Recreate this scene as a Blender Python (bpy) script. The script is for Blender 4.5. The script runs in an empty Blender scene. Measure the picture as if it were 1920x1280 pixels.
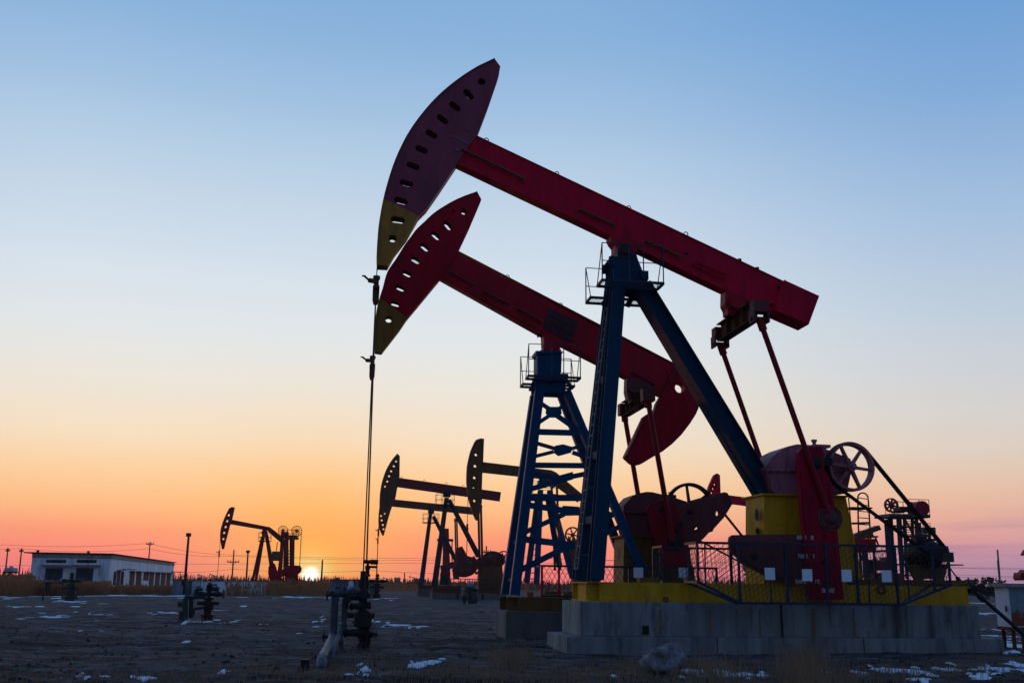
import bpy, math, random
from math import sin, cos, tan, pi, radians, sqrt, atan2
from mathutils import Vector, Matrix, noise
from mathutils.geometry import delaunay_2d_cdt
random.seed(7)
sc = bpy.context.scene
COL = sc.collection

# ------------------------------------------------------------------ camera
FPX = 1900.0                       # focal length in pixels of the 1920 px wide photograph
PITCH = math.atan((1093 - 640) / FPX)
ROLL = 0.0125
EYE = Vector((0, 0, 1.6))
F0 = Vector((0, cos(PITCH), sin(PITCH)))
R0 = Vector((1, 0, 0)); U0 = Vector((0, -sin(PITCH), cos(PITCH)))
CU = cos(ROLL) * U0 - sin(ROLL) * R0
CR = cos(ROLL) * R0 + sin(ROLL) * U0

def ray(px, py):
    return F0 * FPX + CR * (px - 960) - CU * (py - 640)
def ground(px, py, z=0.0):
    d = ray(px, py); t = (z - EYE.z) / d.z
    return EYE + d * t
def at_depth(px, py, Y):
    d = ray(px, py); return EYE + d * (Y / d.y)

cam = bpy.data.cameras.new('camera'); co = bpy.data.objects.new('camera', cam); COL.objects.link(co)
cam.sensor_width = 36; cam.lens = FPX / 1920 * 36; cam.clip_end = 20000; cam.clip_start = 0.1
m = Matrix((CR, CU, -F0)).transposed().to_4x4(); m.translation = EYE
co.matrix_world = m
sc.camera = co

class Frame:
    """plan axes u (along the beam), n (away), z; origin on the ground"""
    def __init__(s, O, tn=0.15):
        s.a = math.atan(tn); s.O = Vector((O[0], O[1], 0))
        s.u = Vector((cos(s.a), sin(s.a), 0)); s.n = Vector((-sin(s.a), cos(s.a), 0))
    def p(s, px, py, v=0.0):
        d = ray(px, py); c = EYE - s.O
        t = (v - c.dot(s.n)) / d.dot(s.n)
        P = c + d * t
        return Vector((P.dot(s.u), v, P.z))
    def sz(s, px, py, v=0.0):
        q = s.p(px, py, v); return (q.x, q.z)
    def world(s, q):
        return s.O + s.u * q[0] + s.n * q[1] + Vector((0, 0, q[2]))

def Z(ox, oy, k):
    return lambda x, y: (ox + x / k, oy + y / k)
zH = Z(660, 80, 2.909); z2 = Z(640, 480, 4); z3 = Z(1060, 420, 3.692); z4 = Z(920, 600, 4.571)
z5 = Z(920, 840, 3.2); z6 = Z(1300, 800, 2.9097); z7 = Z(640, 800, 3.764); z8 = Z(0, 920, 4.174)
z9 = Z(320, 920, 4.922); zA = Z(1340, 780, 3.556); zB = Z(1140, 860, 5.119); zC = Z(960, 860, 4.922)
zD = Z(1590, 920, 7.11); zE = Z(460, 970, 8.53); zF = Z(780, 980, 8.53); zG = Z(1140, 680, 6.4)
zW = Z(590, 1040, 6.095); zI = Z(1800, 980, 4.925); zJ = Z(1070, 440, 8); zK = Z(1330, 540, 9.843)
zL = Z(320, 1070, 11.636); zM = Z(60, 1020, 6.857)
zI1 = lambda x, y: (x, y)

# ------------------------------------------------------------------ mesh builder
def perp(d):
    a = Vector((0, 0, 1)) if abs(d.z) < 0.9 else Vector((1, 0, 0))
    s = d.cross(a).normalized(); return s, s.cross(d).normalized()
OFF = {}
class MB:
    def __init__(s): s.v = []; s.f = []; s.sm = []; s.cuts = []
    def cut(s):
        """whatever is added from here on becomes a mesh of its own"""
        if s.v and (not s.cuts or s.cuts[-1] != (len(s.v), len(s.f))): s.cuts.append((len(s.v), len(s.f)))
        return s
    def add(s, vs, fs, smooth=False):
        b = len(s.v); s.v += [Vector(x) for x in vs]; s.f += [tuple(b + i for i in f) for f in fs]
        s.sm += [smooth] * len(fs); return s
    def hexa(s, c):  # 8 corners bottom 4 then top 4
        return s.add(c, [(3, 2, 1, 0), (4, 5, 6, 7), (0, 1, 5, 4), (1, 2, 6, 5), (2, 3, 7, 6), (3, 0, 4, 7)])
    def box(s, a, b):
        x0, y0, z0 = [min(a[i], b[i]) for i in range(3)]; x1, y1, z1 = [max(a[i], b[i]) for i in range(3)]
        return s.hexa([(x0, y0, z0), (x1, y0, z0), (x1, y1, z0), (x0, y1, z0), (x0, y0, z1), (x1, y0, z1), (x1, y1, z1), (x0, y1, z1)])
    def cbox(s, c, sx, sy, sz):
        c = Vector(c); return s.box(c - Vector((sx, sy, sz)) / 2, c + Vector((sx, sy, sz)) / 2)
    def bar(s, p, q, w, h, side=(0, 1, 0), w2=None, h2=None):
        """w is measured along side, h across"""
        p = Vector(p); q = Vector(q); d = (q - p)
        if d.length < 1e-6: return s
        d.normalize(); sd = Vector(side); sd = sd - d * sd.dot(d)
        if sd.length < 1e-3: sd = perp(d)[0]
        sd.normalize(); up = d.cross(sd).normalized(); w2 = w if w2 is None else w2; h2 = h if h2 is None else h2
        c = []
        for P, W, H in ((p, w, h), (q, w2, h2)):
            for a, b in ((-1, -1), (1, -1), (1, 1), (-1, 1)): c.append(P + sd * a * W / 2 + up * b * H / 2)
        return s.hexa(c)
    def ibeam(s, p, q, w, h, side=(0, 1, 0), tf=.03, tw=.02):
        """flanges are w wide along side, beam h deep across"""
        p = Vector(p); q = Vector(q); d = (q - p).normalized(); sd = Vector(side); sd = (sd - d * sd.dot(d)).normalized(); up = d.cross(sd)
        o = up * (h / 2 - tf / 2)
        s.bar(p + o, q + o, w, tf, sd); s.bar(p - o, q - o, w, tf, sd); s.bar(p, q, tw, h - 2 * tf, sd); return s
    def tube(s, p, q, r, r2=None, n=10, caps=True):
        p = Vector(p); q = Vector(q); d = q - p
        if d.length < 1e-6: return s
        d.normalize(); a, b = perp(d); r2 = r if r2 is None else r2; vs = []
        for P, R in ((p, r), (q, r2)):
            for i in range(n):
                t = 2 * pi * i / n; vs.append(P + a * cos(t) * R + b * sin(t) * R)
        s.add(vs, [(i, (i + 1) % n, n + (i + 1) % n, n + i) for i in range(n)], True)
        if caps: s.add(vs, [tuple(range(n))[::-1], tuple(range(n, 2 * n))])
        return s
    def path(s, pts, r, n=6):
        pts = [Vector(p) for p in pts]; vs = []; a = None
        for k, P in enumerate(pts):
            d = (pts[min(k + 1, len(pts) - 1)] - pts[max(k - 1, 0)]).normalized()
            if a is None: a = perp(d)[0]
            a = (a - d * a.dot(d)).normalized(); b = d.cross(a); R = r[k] if isinstance(r, (list, tuple)) else r
            for i in range(n):
                t = 2 * pi * i / n; vs.append(P + a * cos(t) * R + b * sin(t) * R)
        fs = [(k * n + i, k * n + (i + 1) % n, (k + 1) * n + (i + 1) % n, (k + 1) * n + i) for k in range(len(pts) - 1) for i in range(n)]
        s.add(vs, fs, True); m_ = len(vs)
        s.add(vs, [tuple(range(n))[::-1], tuple(range(m_ - n, m_))]); return s
    def lathe(s, c, ax, prof, n=20, smooth=True):
        c = Vector(c); ax = Vector(ax).normalized(); a, b = perp(ax); vs = []
        for t, r in prof:
            for i in range(n):
                g = 2 * pi * i / n; vs.append(c + ax * t + (a * cos(g) + b * sin(g)) * max(r, 1e-4))
        fs = [(k * n + i, k * n + (i + 1) % n, (k + 1) * n + (i + 1) % n, (k + 1) * n + i) for k in range(len(prof) - 1) for i in range(n)]
        s.add(vs, fs, smooth); m_ = len(vs)
        s.add(vs, [tuple(range(n))[::-1], tuple(range(m_ - n, m_))]); return s
    def ring(s, c, ax, r, w, h, n=36):
        """rim: w along the axis, h radial (r = outer radius)"""
        c = Vector(c); ax = Vector(ax).normalized(); a, b = perp(ax); vs = []
        for i in range(n):
            g = 2 * pi * i / n; e = a * cos(g) + b * sin(g)
            for rr, tt in ((r, -w / 2), (r, w / 2), (r - h, w / 2), (r - h, -w / 2)): vs.append(c + e * rr + ax * tt)
        fs = []
        for i in range(n):
            j = (i + 1) % n
            for k in range(4): fs.append((i * 4 + k, j * 4 + k, j * 4 + (k + 1) % 4, i * 4 + (k + 1) % 4))
        return s.add(vs, fs, False)
    def prism(s, poly, v0, v1, holes=(), smooth=False):
        """poly in (s, z), extruded along v"""
        loops = [list(poly)] + [list(h) for h in holes]
        flat = [p for l in loops for p in l]; ed = []; k0 = 0
        for l in loops: ed += [(k0 + i, k0 + (i + 1) % len(l)) for i in range(len(l))]; k0 += len(l)
        V2, _, T2, _, _, _ = delaunay_2d_cdt([Vector((p[0], p[1])) for p in flat], ed, [], 0, 1e-6)
        def ins(c, l):
            r = False; m_ = len(l)
            for i in range(m_):
                (xa, ya), (xb, yb) = l[i][:2], l[(i + 1) % m_][:2]
                if (ya > c[1]) != (yb > c[1]) and c[0] < (xb - xa) * (c[1] - ya) / (yb - ya) + xa: r = not r
            return r
        tris = []
        for t in T2:
            c = sum((V2[i] for i in t), Vector((0, 0))) / 3
            if ins(c, loops[0]) and not any(ins(c, h) for h in loops[1:]): tris.append(tuple(t))
        if len(V2) == len(flat): flat = [tuple(p) for p in V2]
        else:
            m_ = len(V2); s.add([(p[0], v0, p[1]) for p in V2] + [(p[0], v1, p[1]) for p in V2], tris + [tuple(m_ + i for i in t[::-1]) for t in tris]); tris = []
        n = len(flat); vs = [(p[0], v0, p[1]) for p in flat] + [(p[0], v1, p[1]) for p in flat]
        s.add(vs, [tuple(t) for t in tris] + [tuple(n + i for i in t[::-1]) for t in tris])
        b = 0; sf = []
        for l in loops:
            k = len(l); sf += [(b + i, b + (i + 1) % k, n + b + (i + 1) % k, n + b + i) for i in range(k)]; b += k
        return s.add(vs, sf, smooth)
    def strip(s, pts, v0, v1, th):
        """thick sheet following a polyline in (s, z), thickness to the left of travel"""
        k = len(pts); P = [Vector((p[0], 0, p[1])) for p in pts]
        for i in range(k - 1):
            d = (P[i + 1] - P[i]).normalized(); nn = Vector((-d.z, 0, d.x)) * th
            a, b = P[i], P[i + 1]; c = [a, b, b + nn, a + nn]
            s.hexa([Vector((q.x, v0, q.z)) for q in c] + [Vector((q.x, v1, q.z)) for q in c])
        return s
    def blob(s, c, r, seed=0, amp=.25, n=10, flat=1.0):
        vs = []; c = Vector(c)
        for i in range(n + 1):
            th = pi * i / n
            for j in range(2 * n):
                ph = pi * j / n; d = Vector((sin(th) * cos(ph), sin(th) * sin(ph), cos(th)))
                k = 1 + amp * noise.noise(d * 1.7 + Vector((seed * 7.1, 0, 0))) * 1.6 + amp * .5 * noise.noise(d * 4 + Vector((seed, 3, 0)))
                vs.append(c + Vector((d.x, d.y, d.z * flat)) * r * k)
        m_ = 2 * n
        return s.add(vs, [(i * m_ + j, (i + 1) * m_ + j, (i + 1) * m_ + (j + 1) % m_, i * m_ + (j + 1) % m_) for i in range(n) for j in range(m_)], True)
    def build(s, name, mat, parent=None, label=None, bevel=0, kind=None):
        if s.cuts:
            cs = [(0, 0)] + s.cuts + [(len(s.v), len(s.f))]; first = None
            for (a, fa), (b, fb) in zip(cs, cs[1:]):
                if b == a: continue
                q = MB(); q.v = s.v[a:b]; q.f = [tuple(i - a for i in f) for f in s.f[fa:fb]]; q.sm = s.sm[fa:fb]; o = q.build(name, mat, parent, label, bevel, kind); first = first or o
            return first
        me = bpy.data.meshes.new(name); off = OFF.get(parent, Vector((0, 0, 0))) if parent else Vector((0, 0, 0))
        me.from_pydata([tuple(v - off) for v in s.v], [], s.f); me.materials.append(mat)
        me.polygons.foreach_set('use_smooth', s.sm)
        me.validate(); me.update()
        o = bpy.data.objects.new(name, me); COL.objects.link(o)
        if parent: o.parent = parent; OFF[o] = off
        if label: o['label'] = label
        if kind: o['kind'] = kind
        if bevel:
            b = o.modifiers.new('bevel', 'BEVEL'); b.width = bevel; b.segments = 2; b.limit_method = 'ANGLE'; b.harden_normals = False
        return o

def fix_normals():
    import bmesh
    for me in bpy.data.meshes:
        if me.get('keep'): continue
        bm = bmesh.new(); bm.from_mesh(me); bmesh.ops.recalc_face_normals(bm, faces=bm.faces); bm.to_mesh(me); bm.free()

def tag(o, label=None, cat=None, group=None, kind=None):
    if label: o['label'] = label
    if cat: o['category'] = cat
    if group: o['group'] = group
    if kind: o['kind'] = kind
    return o
def thing(name, label, cat, fr, at=(0, 0, 0), group=None):
    o = bpy.data.objects.new(name, None); COL.objects.link(o); o.empty_display_size = .3
    at = Vector(at); o.location = fr.world(at); o.rotation_euler = (0, 0, fr.a); OFF[o] = at
    return tag(o, label, cat, group)
WORLD = Frame((0, 0, 0), 0.0)
def copy_tree(o, parent=None):
    c = o.copy(); COL.objects.link(c)
    if parent: c.parent = parent
    for ch in list(o.children): copy_tree(ch, c)
    return c

# ------------------------------------------------------------------ materials
def lin(c):
    return tuple(((x / 255) / 12.92 if x / 255 <= .04045 else ((x / 255 + .055) / 1.055) ** 2.4) for x in c)
def mat(name, col, rough=.5, metal=0., var=.2, dirt=(.09, .06, .045), damt=.25, scale=2., bump=.15, streak=True, spec=.3, k=.74):
    if 'white' in name or name in ('old_snow', 'peeling_whitewash', 'grimy_cornice', 'dry_reed', 'faded_mauve_paint') or any(q in name for q in ('red_', 'crimson', 'maroon', 'yellow', 'navy', 'blue')): k = 1
    col = tuple(c * k for c in col); dirt = tuple(c * k for c in dirt)
    m = bpy.data.materials.new(name); m.use_nodes = True; nt = m.node_tree; N = nt.nodes; L = nt.links
    b = N['Principled BSDF']; b.inputs['Roughness'].default_value = rough; b.inputs['Metallic'].default_value = metal
    b.inputs['Specular IOR Level'].default_value = spec
    tc = N.new('ShaderNodeTexCoord'); mp = N.new('ShaderNodeMapping'); L.new(tc.outputs['Object'], mp.inputs[0])
    mp.inputs['Scale'].default_value = (1, 1, .22 if streak else 1)
    n1 = N.new('ShaderNodeTexNoise'); n1.inputs['Scale'].default_value = scale; n1.inputs['Detail'].default_value = 8; n1.inputs['Roughness'].default_value = .65
    L.new(mp.outputs[0], n1.inputs['Vector'])
    r = N.new('ShaderNodeMapRange'); r.inputs[1].default_value = .35; r.inputs[2].default_value = .7; r.inputs[3].default_value = 1 - var; r.inputs[4].default_value = 1 + var * .6
    L.new(n1.outputs[0], r.inputs[0])
    mx = N.new('ShaderNodeMix'); mx.data_type = 'RGBA'; mx.blend_type = 'MULTIPLY'; mx.inputs[0].default_value = 1
    mx.inputs[6].default_value = (*col, 1); L.new(r.outputs[0], mx.inputs[7])
    n2 = N.new('ShaderNodeTexNoise'); n2.inputs['Scale'].default_value = scale * 3.1; n2.inputs['Detail'].default_value = 10; n2.inputs['Roughness'].default_value = .7
    L.new(mp.outputs[0], n2.inputs['Vector'])
    r2 = N.new('ShaderNodeMapRange'); r2.inputs[1].default_value = .5; r2.inputs[2].default_value = .72; r2.inputs[3].default_value = 0; r2.inputs[4].default_value = damt * 2.2; r2.clamp = True
    L.new(n2.outputs[0], r2.inputs[0])
    m2 = N.new('ShaderNodeMix'); m2.data_type = 'RGBA'; L.new(r2.outputs[0], m2.inputs[0]); L.new(mx.outputs[2], m2.inputs[6]); m2.inputs[7].default_value = (*dirt, 1)
    L.new(m2.outputs[2], b.inputs['Base Color'])
    n3 = N.new('ShaderNodeTexNoise'); n3.inputs['Scale'].default_value = scale * 14; n3.inputs['Detail'].default_value = 5; L.new(tc.outputs['Object'], n3.inputs['Vector'])
    bp = N.new('ShaderNodeBump'); bp.inputs['Strength'].default_value = bump; bp.inputs['Distance'].default_value = .02; L.new(n3.outputs[0], bp.inputs['Height']); L.new(bp.outputs[0], b.inputs['Normal'])
    ra = N.new('ShaderNodeMapRange'); ra.inputs[3].default_value = rough - .08; ra.inputs[4].default_value = min(1, rough + .2); L.new(n2.outputs[0], ra.inputs[0]); L.new(ra.outputs[0], b.inputs['Roughness'])
    return m
def two_tone(m, col2, P, direction, soft=.004, dirt=None):
    """paint of a second colour on the side of point P that direction points to (object space)"""
    nt = m.node_tree; N = nt.nodes; L = nt.links
    mx = [n for n in N if n.bl_idname == 'ShaderNodeMix' and n.blend_type == 'MULTIPLY'][0]
    tc = [n for n in N if n.bl_idname == 'ShaderNodeTexCoord'][0]
    sub = N.new('ShaderNodeVectorMath'); sub.operation = 'SUBTRACT'; sub.inputs[1].default_value = P; L.new(tc.outputs['Object'], sub.inputs[0])
    dt = N.new('ShaderNodeVectorMath'); dt.operation = 'DOT_PRODUCT'; dt.inputs[1].default_value = direction; L.new(sub.outputs[0], dt.inputs[0])
    g = N.new('ShaderNodeMath'); g.operation = 'GREATER_THAN'; g.inputs[1].default_value = 0; L.new(dt.outputs['Value'], g.inputs[0])
    c = N.new('ShaderNodeMix'); c.data_type = 'RGBA'; L.new(g.outputs[0], c.inputs[0]); c.inputs[6].default_value = mx.inputs[6].default_value; c.inputs[7].default_value = (*col2, 1)
    L.new(c.outputs[2], mx.inputs[6]); return m

RED = (.68, .003, .036)
M_red = mat('crimson_paint', RED, .5, var=.2, dirt=(.18, .008, .02), damt=.3, spec=.12)
M_crank = mat('crimson_crank_paint', (.40, .004, .026), .5, var=.25, dirt=(.12, .01, .02), damt=.4, spec=.12)
M_head1 = mat('faded_maroon_paint', (.33, .042, .085), .5, var=.3, dirt=(.12, .06, .06), damt=.35)
M_head2 = mat('red_head_paint', (.44, .004, .022), .5, var=.2, dirt=(.12, .01, .02), damt=.3, spec=.12)
M_red2 = mat('dusty_red_paint', (.44, .008, .024), .5, var=.25, dirt=(.12, .02, .03), damt=.3, spec=.15)
M_mauve = mat('faded_mauve_paint', (.44, .14, .18), .5, var=.3, dirt=(.14, .02, .03), damt=.5, scale=1.6)
M_weight = mat('brown_red_paint', (.16, .035, .04), .6, var=.3, dirt=(.10, .06, .05), damt=.4)
M_pit = mat('dark_red_paint', (.28, .008, .02), .45, var=.2, dirt=(.1,.02,.02), damt=.2, spec=.15)
M_blue = mat('navy_paint', (.0015, .046, .095), .5, spec=.12, var=.25, dirt=(.012, .025, .05), damt=.25)
M_blue2 = mat('mid_blue_paint', (.001, .070, .165), .5, spec=.12, var=.25, dirt=(.02, .04, .1), damt=.2)
M_yel = mat('yellow_paint', (.68, .33, .0015), .5, var=.22, dirt=(.24, .12, .015), damt=.3)
M_yel2 = mat('ochre_paint', (.24, .13, .025), .6, var=.3, dirt=(.12, .07, .03), damt=.4)
M_brown = mat('rusty_brown_paint', (.24, .10, .035), .65, var=.3, damt=.4)
M_rust = mat('rust', (.22, .07, .03), .85, var=.35, damt=.3)
M_dark = mat('dark_steel', (.035, .03, .032), .5, .3, var=.3, damt=.2)
M_black = mat('black_rubber', (.012, .012, .013), .6, var=.2, damt=.1)
M_steel = mat('grey_steel', (.22, .23, .25), .45, .5, var=.3, damt=.3)
M_pipe = mat('pale_grey_pipe_paint', (.10, .13, .165), .5, var=.35, dirt=(.07, .05, .045), damt=.4)
M_green = mat('dark_green_paint', (.018, .07, .06), .5, var=.35, damt=.4)
M_conc = mat('concrete', (.34, .35, .335), .9, var=.42, dirt=(.10, .095, .09), damt=.5, scale=1.3, bump=.35)
M_conc2 = mat('old_brown_concrete', (.22, .20, .185), .9, var=.35, dirt=(.09, .08, .07), damt=.4, scale=1.3, bump=.35)
M_white = mat('white_paint', (.72, .75, .78), .6, var=.08, damt=.06, dirt=(.4, .4, .42))
M_sign = mat('white_enamel', (.78, .92, .98), .35, var=.06, damt=.04, dirt=(.5, .55, .6))
M_mark = mat('white_lettering', (.7, .7, .72), .6, var=.3, damt=.2)
M_wire = mat('steel_wire', (.05, .055, .07), .5, .2, var=.1, damt=0)
M_fence = mat('fence_navy_paint', (.006, .03, .07), .45, var=.2, damt=.1)
M_wood = mat('weathered_pole', (.09, .06, .05), .9, var=.3)
M_orange = mat('orange_paint', (.6, .16, .05), .5, var=.2)
SKY_STRENGTH = 1.0; SUN_E = 0.24; HAZE = 0.00012
# ------------------------------------------------------------------ shared pump-jack pieces
def slot(F, a, b, r, v, n=7):
    """obround hole between two pixel centres a, b; r in pixels"""
    A = Vector((*F.sz(*a, v), 0)); B = Vector((*F.sz(*b, v), 0)); q = F.sz(a[0] + r, a[1], v); R = abs(q[0] - A.x)
    d = (B - A); ang = atan2(d.y, d.x) if d.length > 1e-5 else 0; pts = []
    for i in range(n): t = ang + pi / 2 + pi * i / (n - 1); pts.append((A.x + cos(t) * R, A.y + sin(t) * R))
    for i in range(n): t = ang - pi / 2 + pi * i / (n - 1); pts.append((B.x + cos(t) * R, B.y + sin(t) * R))
    if d.length < 1e-5: pts = pts[:n] + pts[n + 1:-1]
    return pts
def P_(F, zf, pts, v): return [F.sz(*zf(*p), v) for p in pts]

def head(F, parent, outline, holes, t, m, front_n, label=None):
    """hollow horsehead: two holed side plates, curved front, back and end plates. outline starts at the upper tip
    and runs down the curved front first (front_n points), then up the back"""
    fr = outline[:front_n]; sm = []
    for i in range(len(fr) - 1):
        p0, p1, p2, p3 = [Vector(fr[max(0, min(len(fr) - 1, j))]) for j in (i - 1, i, i + 1, i + 2)]
        for k in range(4):
            u = k / 4; q = .5 * ((2 * p1) + (p2 - p0) * u + (2 * p0 - 5 * p1 + 4 * p2 - p3) * u * u + (3 * p1 - p0 - 3 * p2 + p3) * u ** 3) if 0 < i < len(fr) - 2 or k == 0 else p1.lerp(p2, u); sm.append(tuple(q))
    outline = sm + outline[front_n - 1:]; front_n = len(sm) + 1
    o = MB(); o.prism(outline, -t / 2, -t / 2 + .03, holes); o.prism(outline, t / 2 - .03, t / 2, holes)
    H = o.build('horsehead', m, parent, label)
    f = MB(); f.strip(outline[:front_n], -t / 2 - .03, t / 2 + .03, .035); f.build('rope_face', m, H)
    bk = MB(); bk.strip(outline[front_n - 1:] + [outline[0]], -t / 2 + .03, t / 2 - .03, .025); bk.build('back_plate', m, H)
    return H

def hexbolts(o, F, pts, v, r=.03):
    for p in pts: o.lathe(F.p(*p, v), (0, -1, 0), [(-.03, r), (.02, r)], 6, False)

def spoked_wheel(parent, name, c, ax, R, w, nsp, m, hub=.16, rim=.09, sp=.07, a0=.2):
    c = Vector(c); ax = Vector(ax).normalized(); o = MB(); o.ring(c, ax, R, w, rim, 48); 
    for gg in (-w * .25, w * .25): o.ring(c + ax * gg, ax, R + .018, w * .18, .03, 48)
    o.lathe(c, ax, [(-w * .6, hub * .7), (-w * .6, hub), (w * .6, hub), (w * .6, hub * .7)], 16, False)
    o.lathe(c, ax, [(-w * .9, hub * .45), (w * .9, hub * .45)], 12, False)
    a = Vector((1, 0, 0)); b = ax.cross(a).normalized()
    for k in range(nsp):
        g = a0 + 2 * pi * k / nsp; d = a * cos(g) + b * sin(g)
        o.bar(c + d * hub * .8, c + d * (R - rim * .9), sp * 1.3, w * .5, d.cross(ax), sp, w * .4)
    return o.build(name, m, parent)

def motor(parent, c, L, R, m, mp, pr=.2):
    """electric motor, axis along n, ribbed body, end bells, terminal box; pulley on the near end"""
    c = Vector(c); o = MB(); ax = Vector((0, 1, 0))
    o.lathe(c, ax, [(-L / 2, R * .55), (-L / 2 + .04, R * .85), (-L / 2 + .12, R), (L / 2 - .12, R), (L / 2 - .04, R * .85), (L / 2, R * .5)], 24)
    for k in range(28):
        g = 2 * pi * k / 28; d = Vector((cos(g), 0, sin(g)))
        o.bar(c + d * R + ax * (-L / 2 + .15), c + d * R + ax * (L / 2 - .15), .012, .06, d.cross(ax))
    M = o.build('motor', m, parent); t = MB(); t.cbox(c + Vector((-.12, 0, R + .05)), .26, .3, .18); t.cbox(c + Vector((0, 0, -R + .02)), R * 1.9, L * .7, .06); t.build('terminal_box', m, M)
    q = MB(); q.lathe(c, ax, [(-L / 2 - .3, .04), (-L / 2, .04)], 10); q.lathe(c, ax, [(-L / 2 - .26, pr), (-L / 2 - .24, pr), (-L / 2 - .2, pr * .9), (-L / 2 - .15, pr), (-L / 2 - .06, pr), (-L / 2 - .06, pr * .5)], 20, False); q.build('motor_pulley', mp, M)
    return M

def belt(parent, name, c1, R1, c2, R2, w, m, v):
    """open belt loop round two pulleys in the plane v"""
    c1 = Vector((c1[0], c1[1])); c2 = Vector((c2[0], c2[1])); d = c2 - c1; D = d.length; a = atan2(d.y, d.x); g = math.acos((R1 - R2) / D); pts = []
    for k in range(25): t = a + g + (2 * pi - 2 * g) * k / 24; pts.append((c1.x + R1 * cos(t), c1.y + R1 * sin(t)))
    for k in range(13): t = a - g + 2 * g * k / 12; pts.append((c2.x + R2 * cos(t), c2.y + R2 * sin(t)))
    o = MB(); n = len(pts)
    for i in range(n):
        p, q = pts[i], pts[(i + 1) % n]; 
        for vv in (-w * .3, w * .3): o.bar((p[0], v + vv, p[1]), (q[0], v + vv, q[1]), w * .4, .022, (0, 1, 0))
    return o.build(name, m, parent)

def carrier(parent, top, zc, ztop, zbot, v=0, R=.02, xb=None):
    """wire-rope bridle from the rope face to the carrier bar, clamp and polished rod down to the stuffing box"""
    x = top[0]; o = MB()
    for dv in (-.14, .14): o.path([(x, v + dv, ztop), (x, v + dv * .9, zc)], .014, 6); o.cut()
    B = o.build('bridle_rope', M_wire, parent)
    c = MB(); c.cbox((x, v, zc), .13, .40, .1); c.cbox((x, v, zc - .02), .18, .13, .16)
    c.lathe((x, v, zc), (0, 0, 1), [(-.46, .03), (-.46, .06), (-.34, .09), (-.1, .095), (.05, .07), (.22, .07), (.25, .10), (.33, .10), (.35, .04)], 10, False)
    c.bar((x - .02, v - .1, zc + .15), (x - .2, v - .3, zc + .12), .09, .1); c.build('carrier_bar', M_rust, parent)
    h = MB(); h.tube((x - .2, v - .3, zc + .12), (x - .33, v - .4, zc + .2), .03); h.cbox((x - .34, v - .42, zc + .19), .1, .05, .03); h.build('load_cell', M_dark, parent)
    r = MB(); r.tube((x, v, zc - .4), (x if xb is None else xb, v, zbot), R, n=8); r.build('polished_rod', M_dark, parent)

def painted_rows(F, parent, rows):
    """rows of small hand-painted characters, each on the plate it stands on: (x0, x1, y, n, edge, size) in z6 pixels"""
    rnd = random.Random(3)
    for (x0, x1, y, n, edge, sz) in rows:
        o = MB()
        for k in range(n):
            px = x0 + (x1 - x0) * (k + .5) / n; v = -1.383 if px > edge else -1.238
            if abs(px - edge) < 3: continue
            q = F.p(*z6(px, y), v); x = q.x - sz / 2; z0 = q.z
            for j in range(3): zz = z0 + sz * (j - 1) * .4 + rnd.uniform(-.01, .01); o.box((x + rnd.uniform(0, .2) * sz, v, zz - .009), (x + sz * rnd.uniform(.7, .95), v - .003, zz + .009))
            for j in range(2): xx = x + sz * (.25 + .4 * j + rnd.uniform(-.08, .08)); o.box((xx - .009, v - .004, z0 - sz * .5), (xx + .009, v - .008, z0 + sz * rnd.uniform(.3, .5)))
        o.build('painted_characters', M_mark, parent)

def wiremesh(o, quad, step=.11, r=.006):
    """chain-link: two sets of diagonal wires clipped to a convex polygon given as 3D points in one plane"""
    c = sum((Vector(q) for q in quad), Vector()) / len(quad); e1 = (Vector(quad[1]) - Vector(quad[0])).normalized(); nn = e1.cross(Vector(quad[2]) - Vector(quad[0])).normalized(); e2 = nn.cross(e1)
    P = [((Vector(q) - c).dot(e1), (Vector(q) - c).dot(e2)) for q in quad]
    for sgn in (1, -1):
        dx, dy = cos(pi / 3), sin(pi / 3) * sgn; nx, ny = -dy, dx
        ds = [p[0] * nx + p[1] * ny for p in P]; k = math.ceil(min(ds) / step)
        while k * step < max(ds):
            h = []
            for i in range(len(P)):
                a, b = P[i], P[(i + 1) % len(P)]; da = a[0] * nx + a[1] * ny - k * step; db = b[0] * nx + b[1] * ny - k * step
                if da * db < 0: t = da / (da - db); h.append((a[0] + (b[0] - a[0]) * t, a[1] + (b[1] - a[1]) * t))
            if len(h) == 2:
                o.tube(c + e1 * h[0][0] + e2 * h[0][1] + nn * sgn * r, c + e1 * h[1][0] + e2 * h[1][1] + nn * sgn * r, r, n=4, caps=False)
            k += 1
    return o

# ================================================================== FRONT PUMP
A0 = ground(1063, 1222); F1 = Frame(A0); F1 = Frame(A0 + F1.n * 1.3)
PJ = thing('pump_jack', 'largest and nearest red pump jack on navy legs with a maroon and yellow horsehead', 'pump jack', F1, at=(F1.sz(1200, 1120)[0], 0, 1.3), group='pump jacks of the oil field')
hp = [(777, 87), (690, 128), (585, 195), (475, 285), (380, 390), (300, 505), (235, 640), (192, 770), (165, 880), (145, 1000), (137, 1100), (135, 1170), (138, 1212),
      (195, 1216), (232, 1148), (300, 1060), (365, 945), (410, 900), (480, 800), (580, 650), (640, 560), (683, 508), (745, 345), (800, 185), (809, 130)]
hv = -.22
out1 = P_(F1, zH, hp, hv)
hs = [((707, 213), (707, 213), 21), ((624, 270), (648, 296), 18), ((547, 337), (577, 360), 18), ((480, 408), (508, 430), 18), ((418, 490), (448, 508), 18), ((363, 576), (397, 591), 18),
      ((316, 665), (352, 680), 18), ((278, 761), (317, 772), 18), ((248, 858), (288, 868), 18), ((230, 963), (271, 969), 19), ((222, 1068), (222, 1068), 22)]
holes1 = [slot(F1, zH(*a), zH(*b), r / 2.909, hv) for a, b, r in hs]
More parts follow.
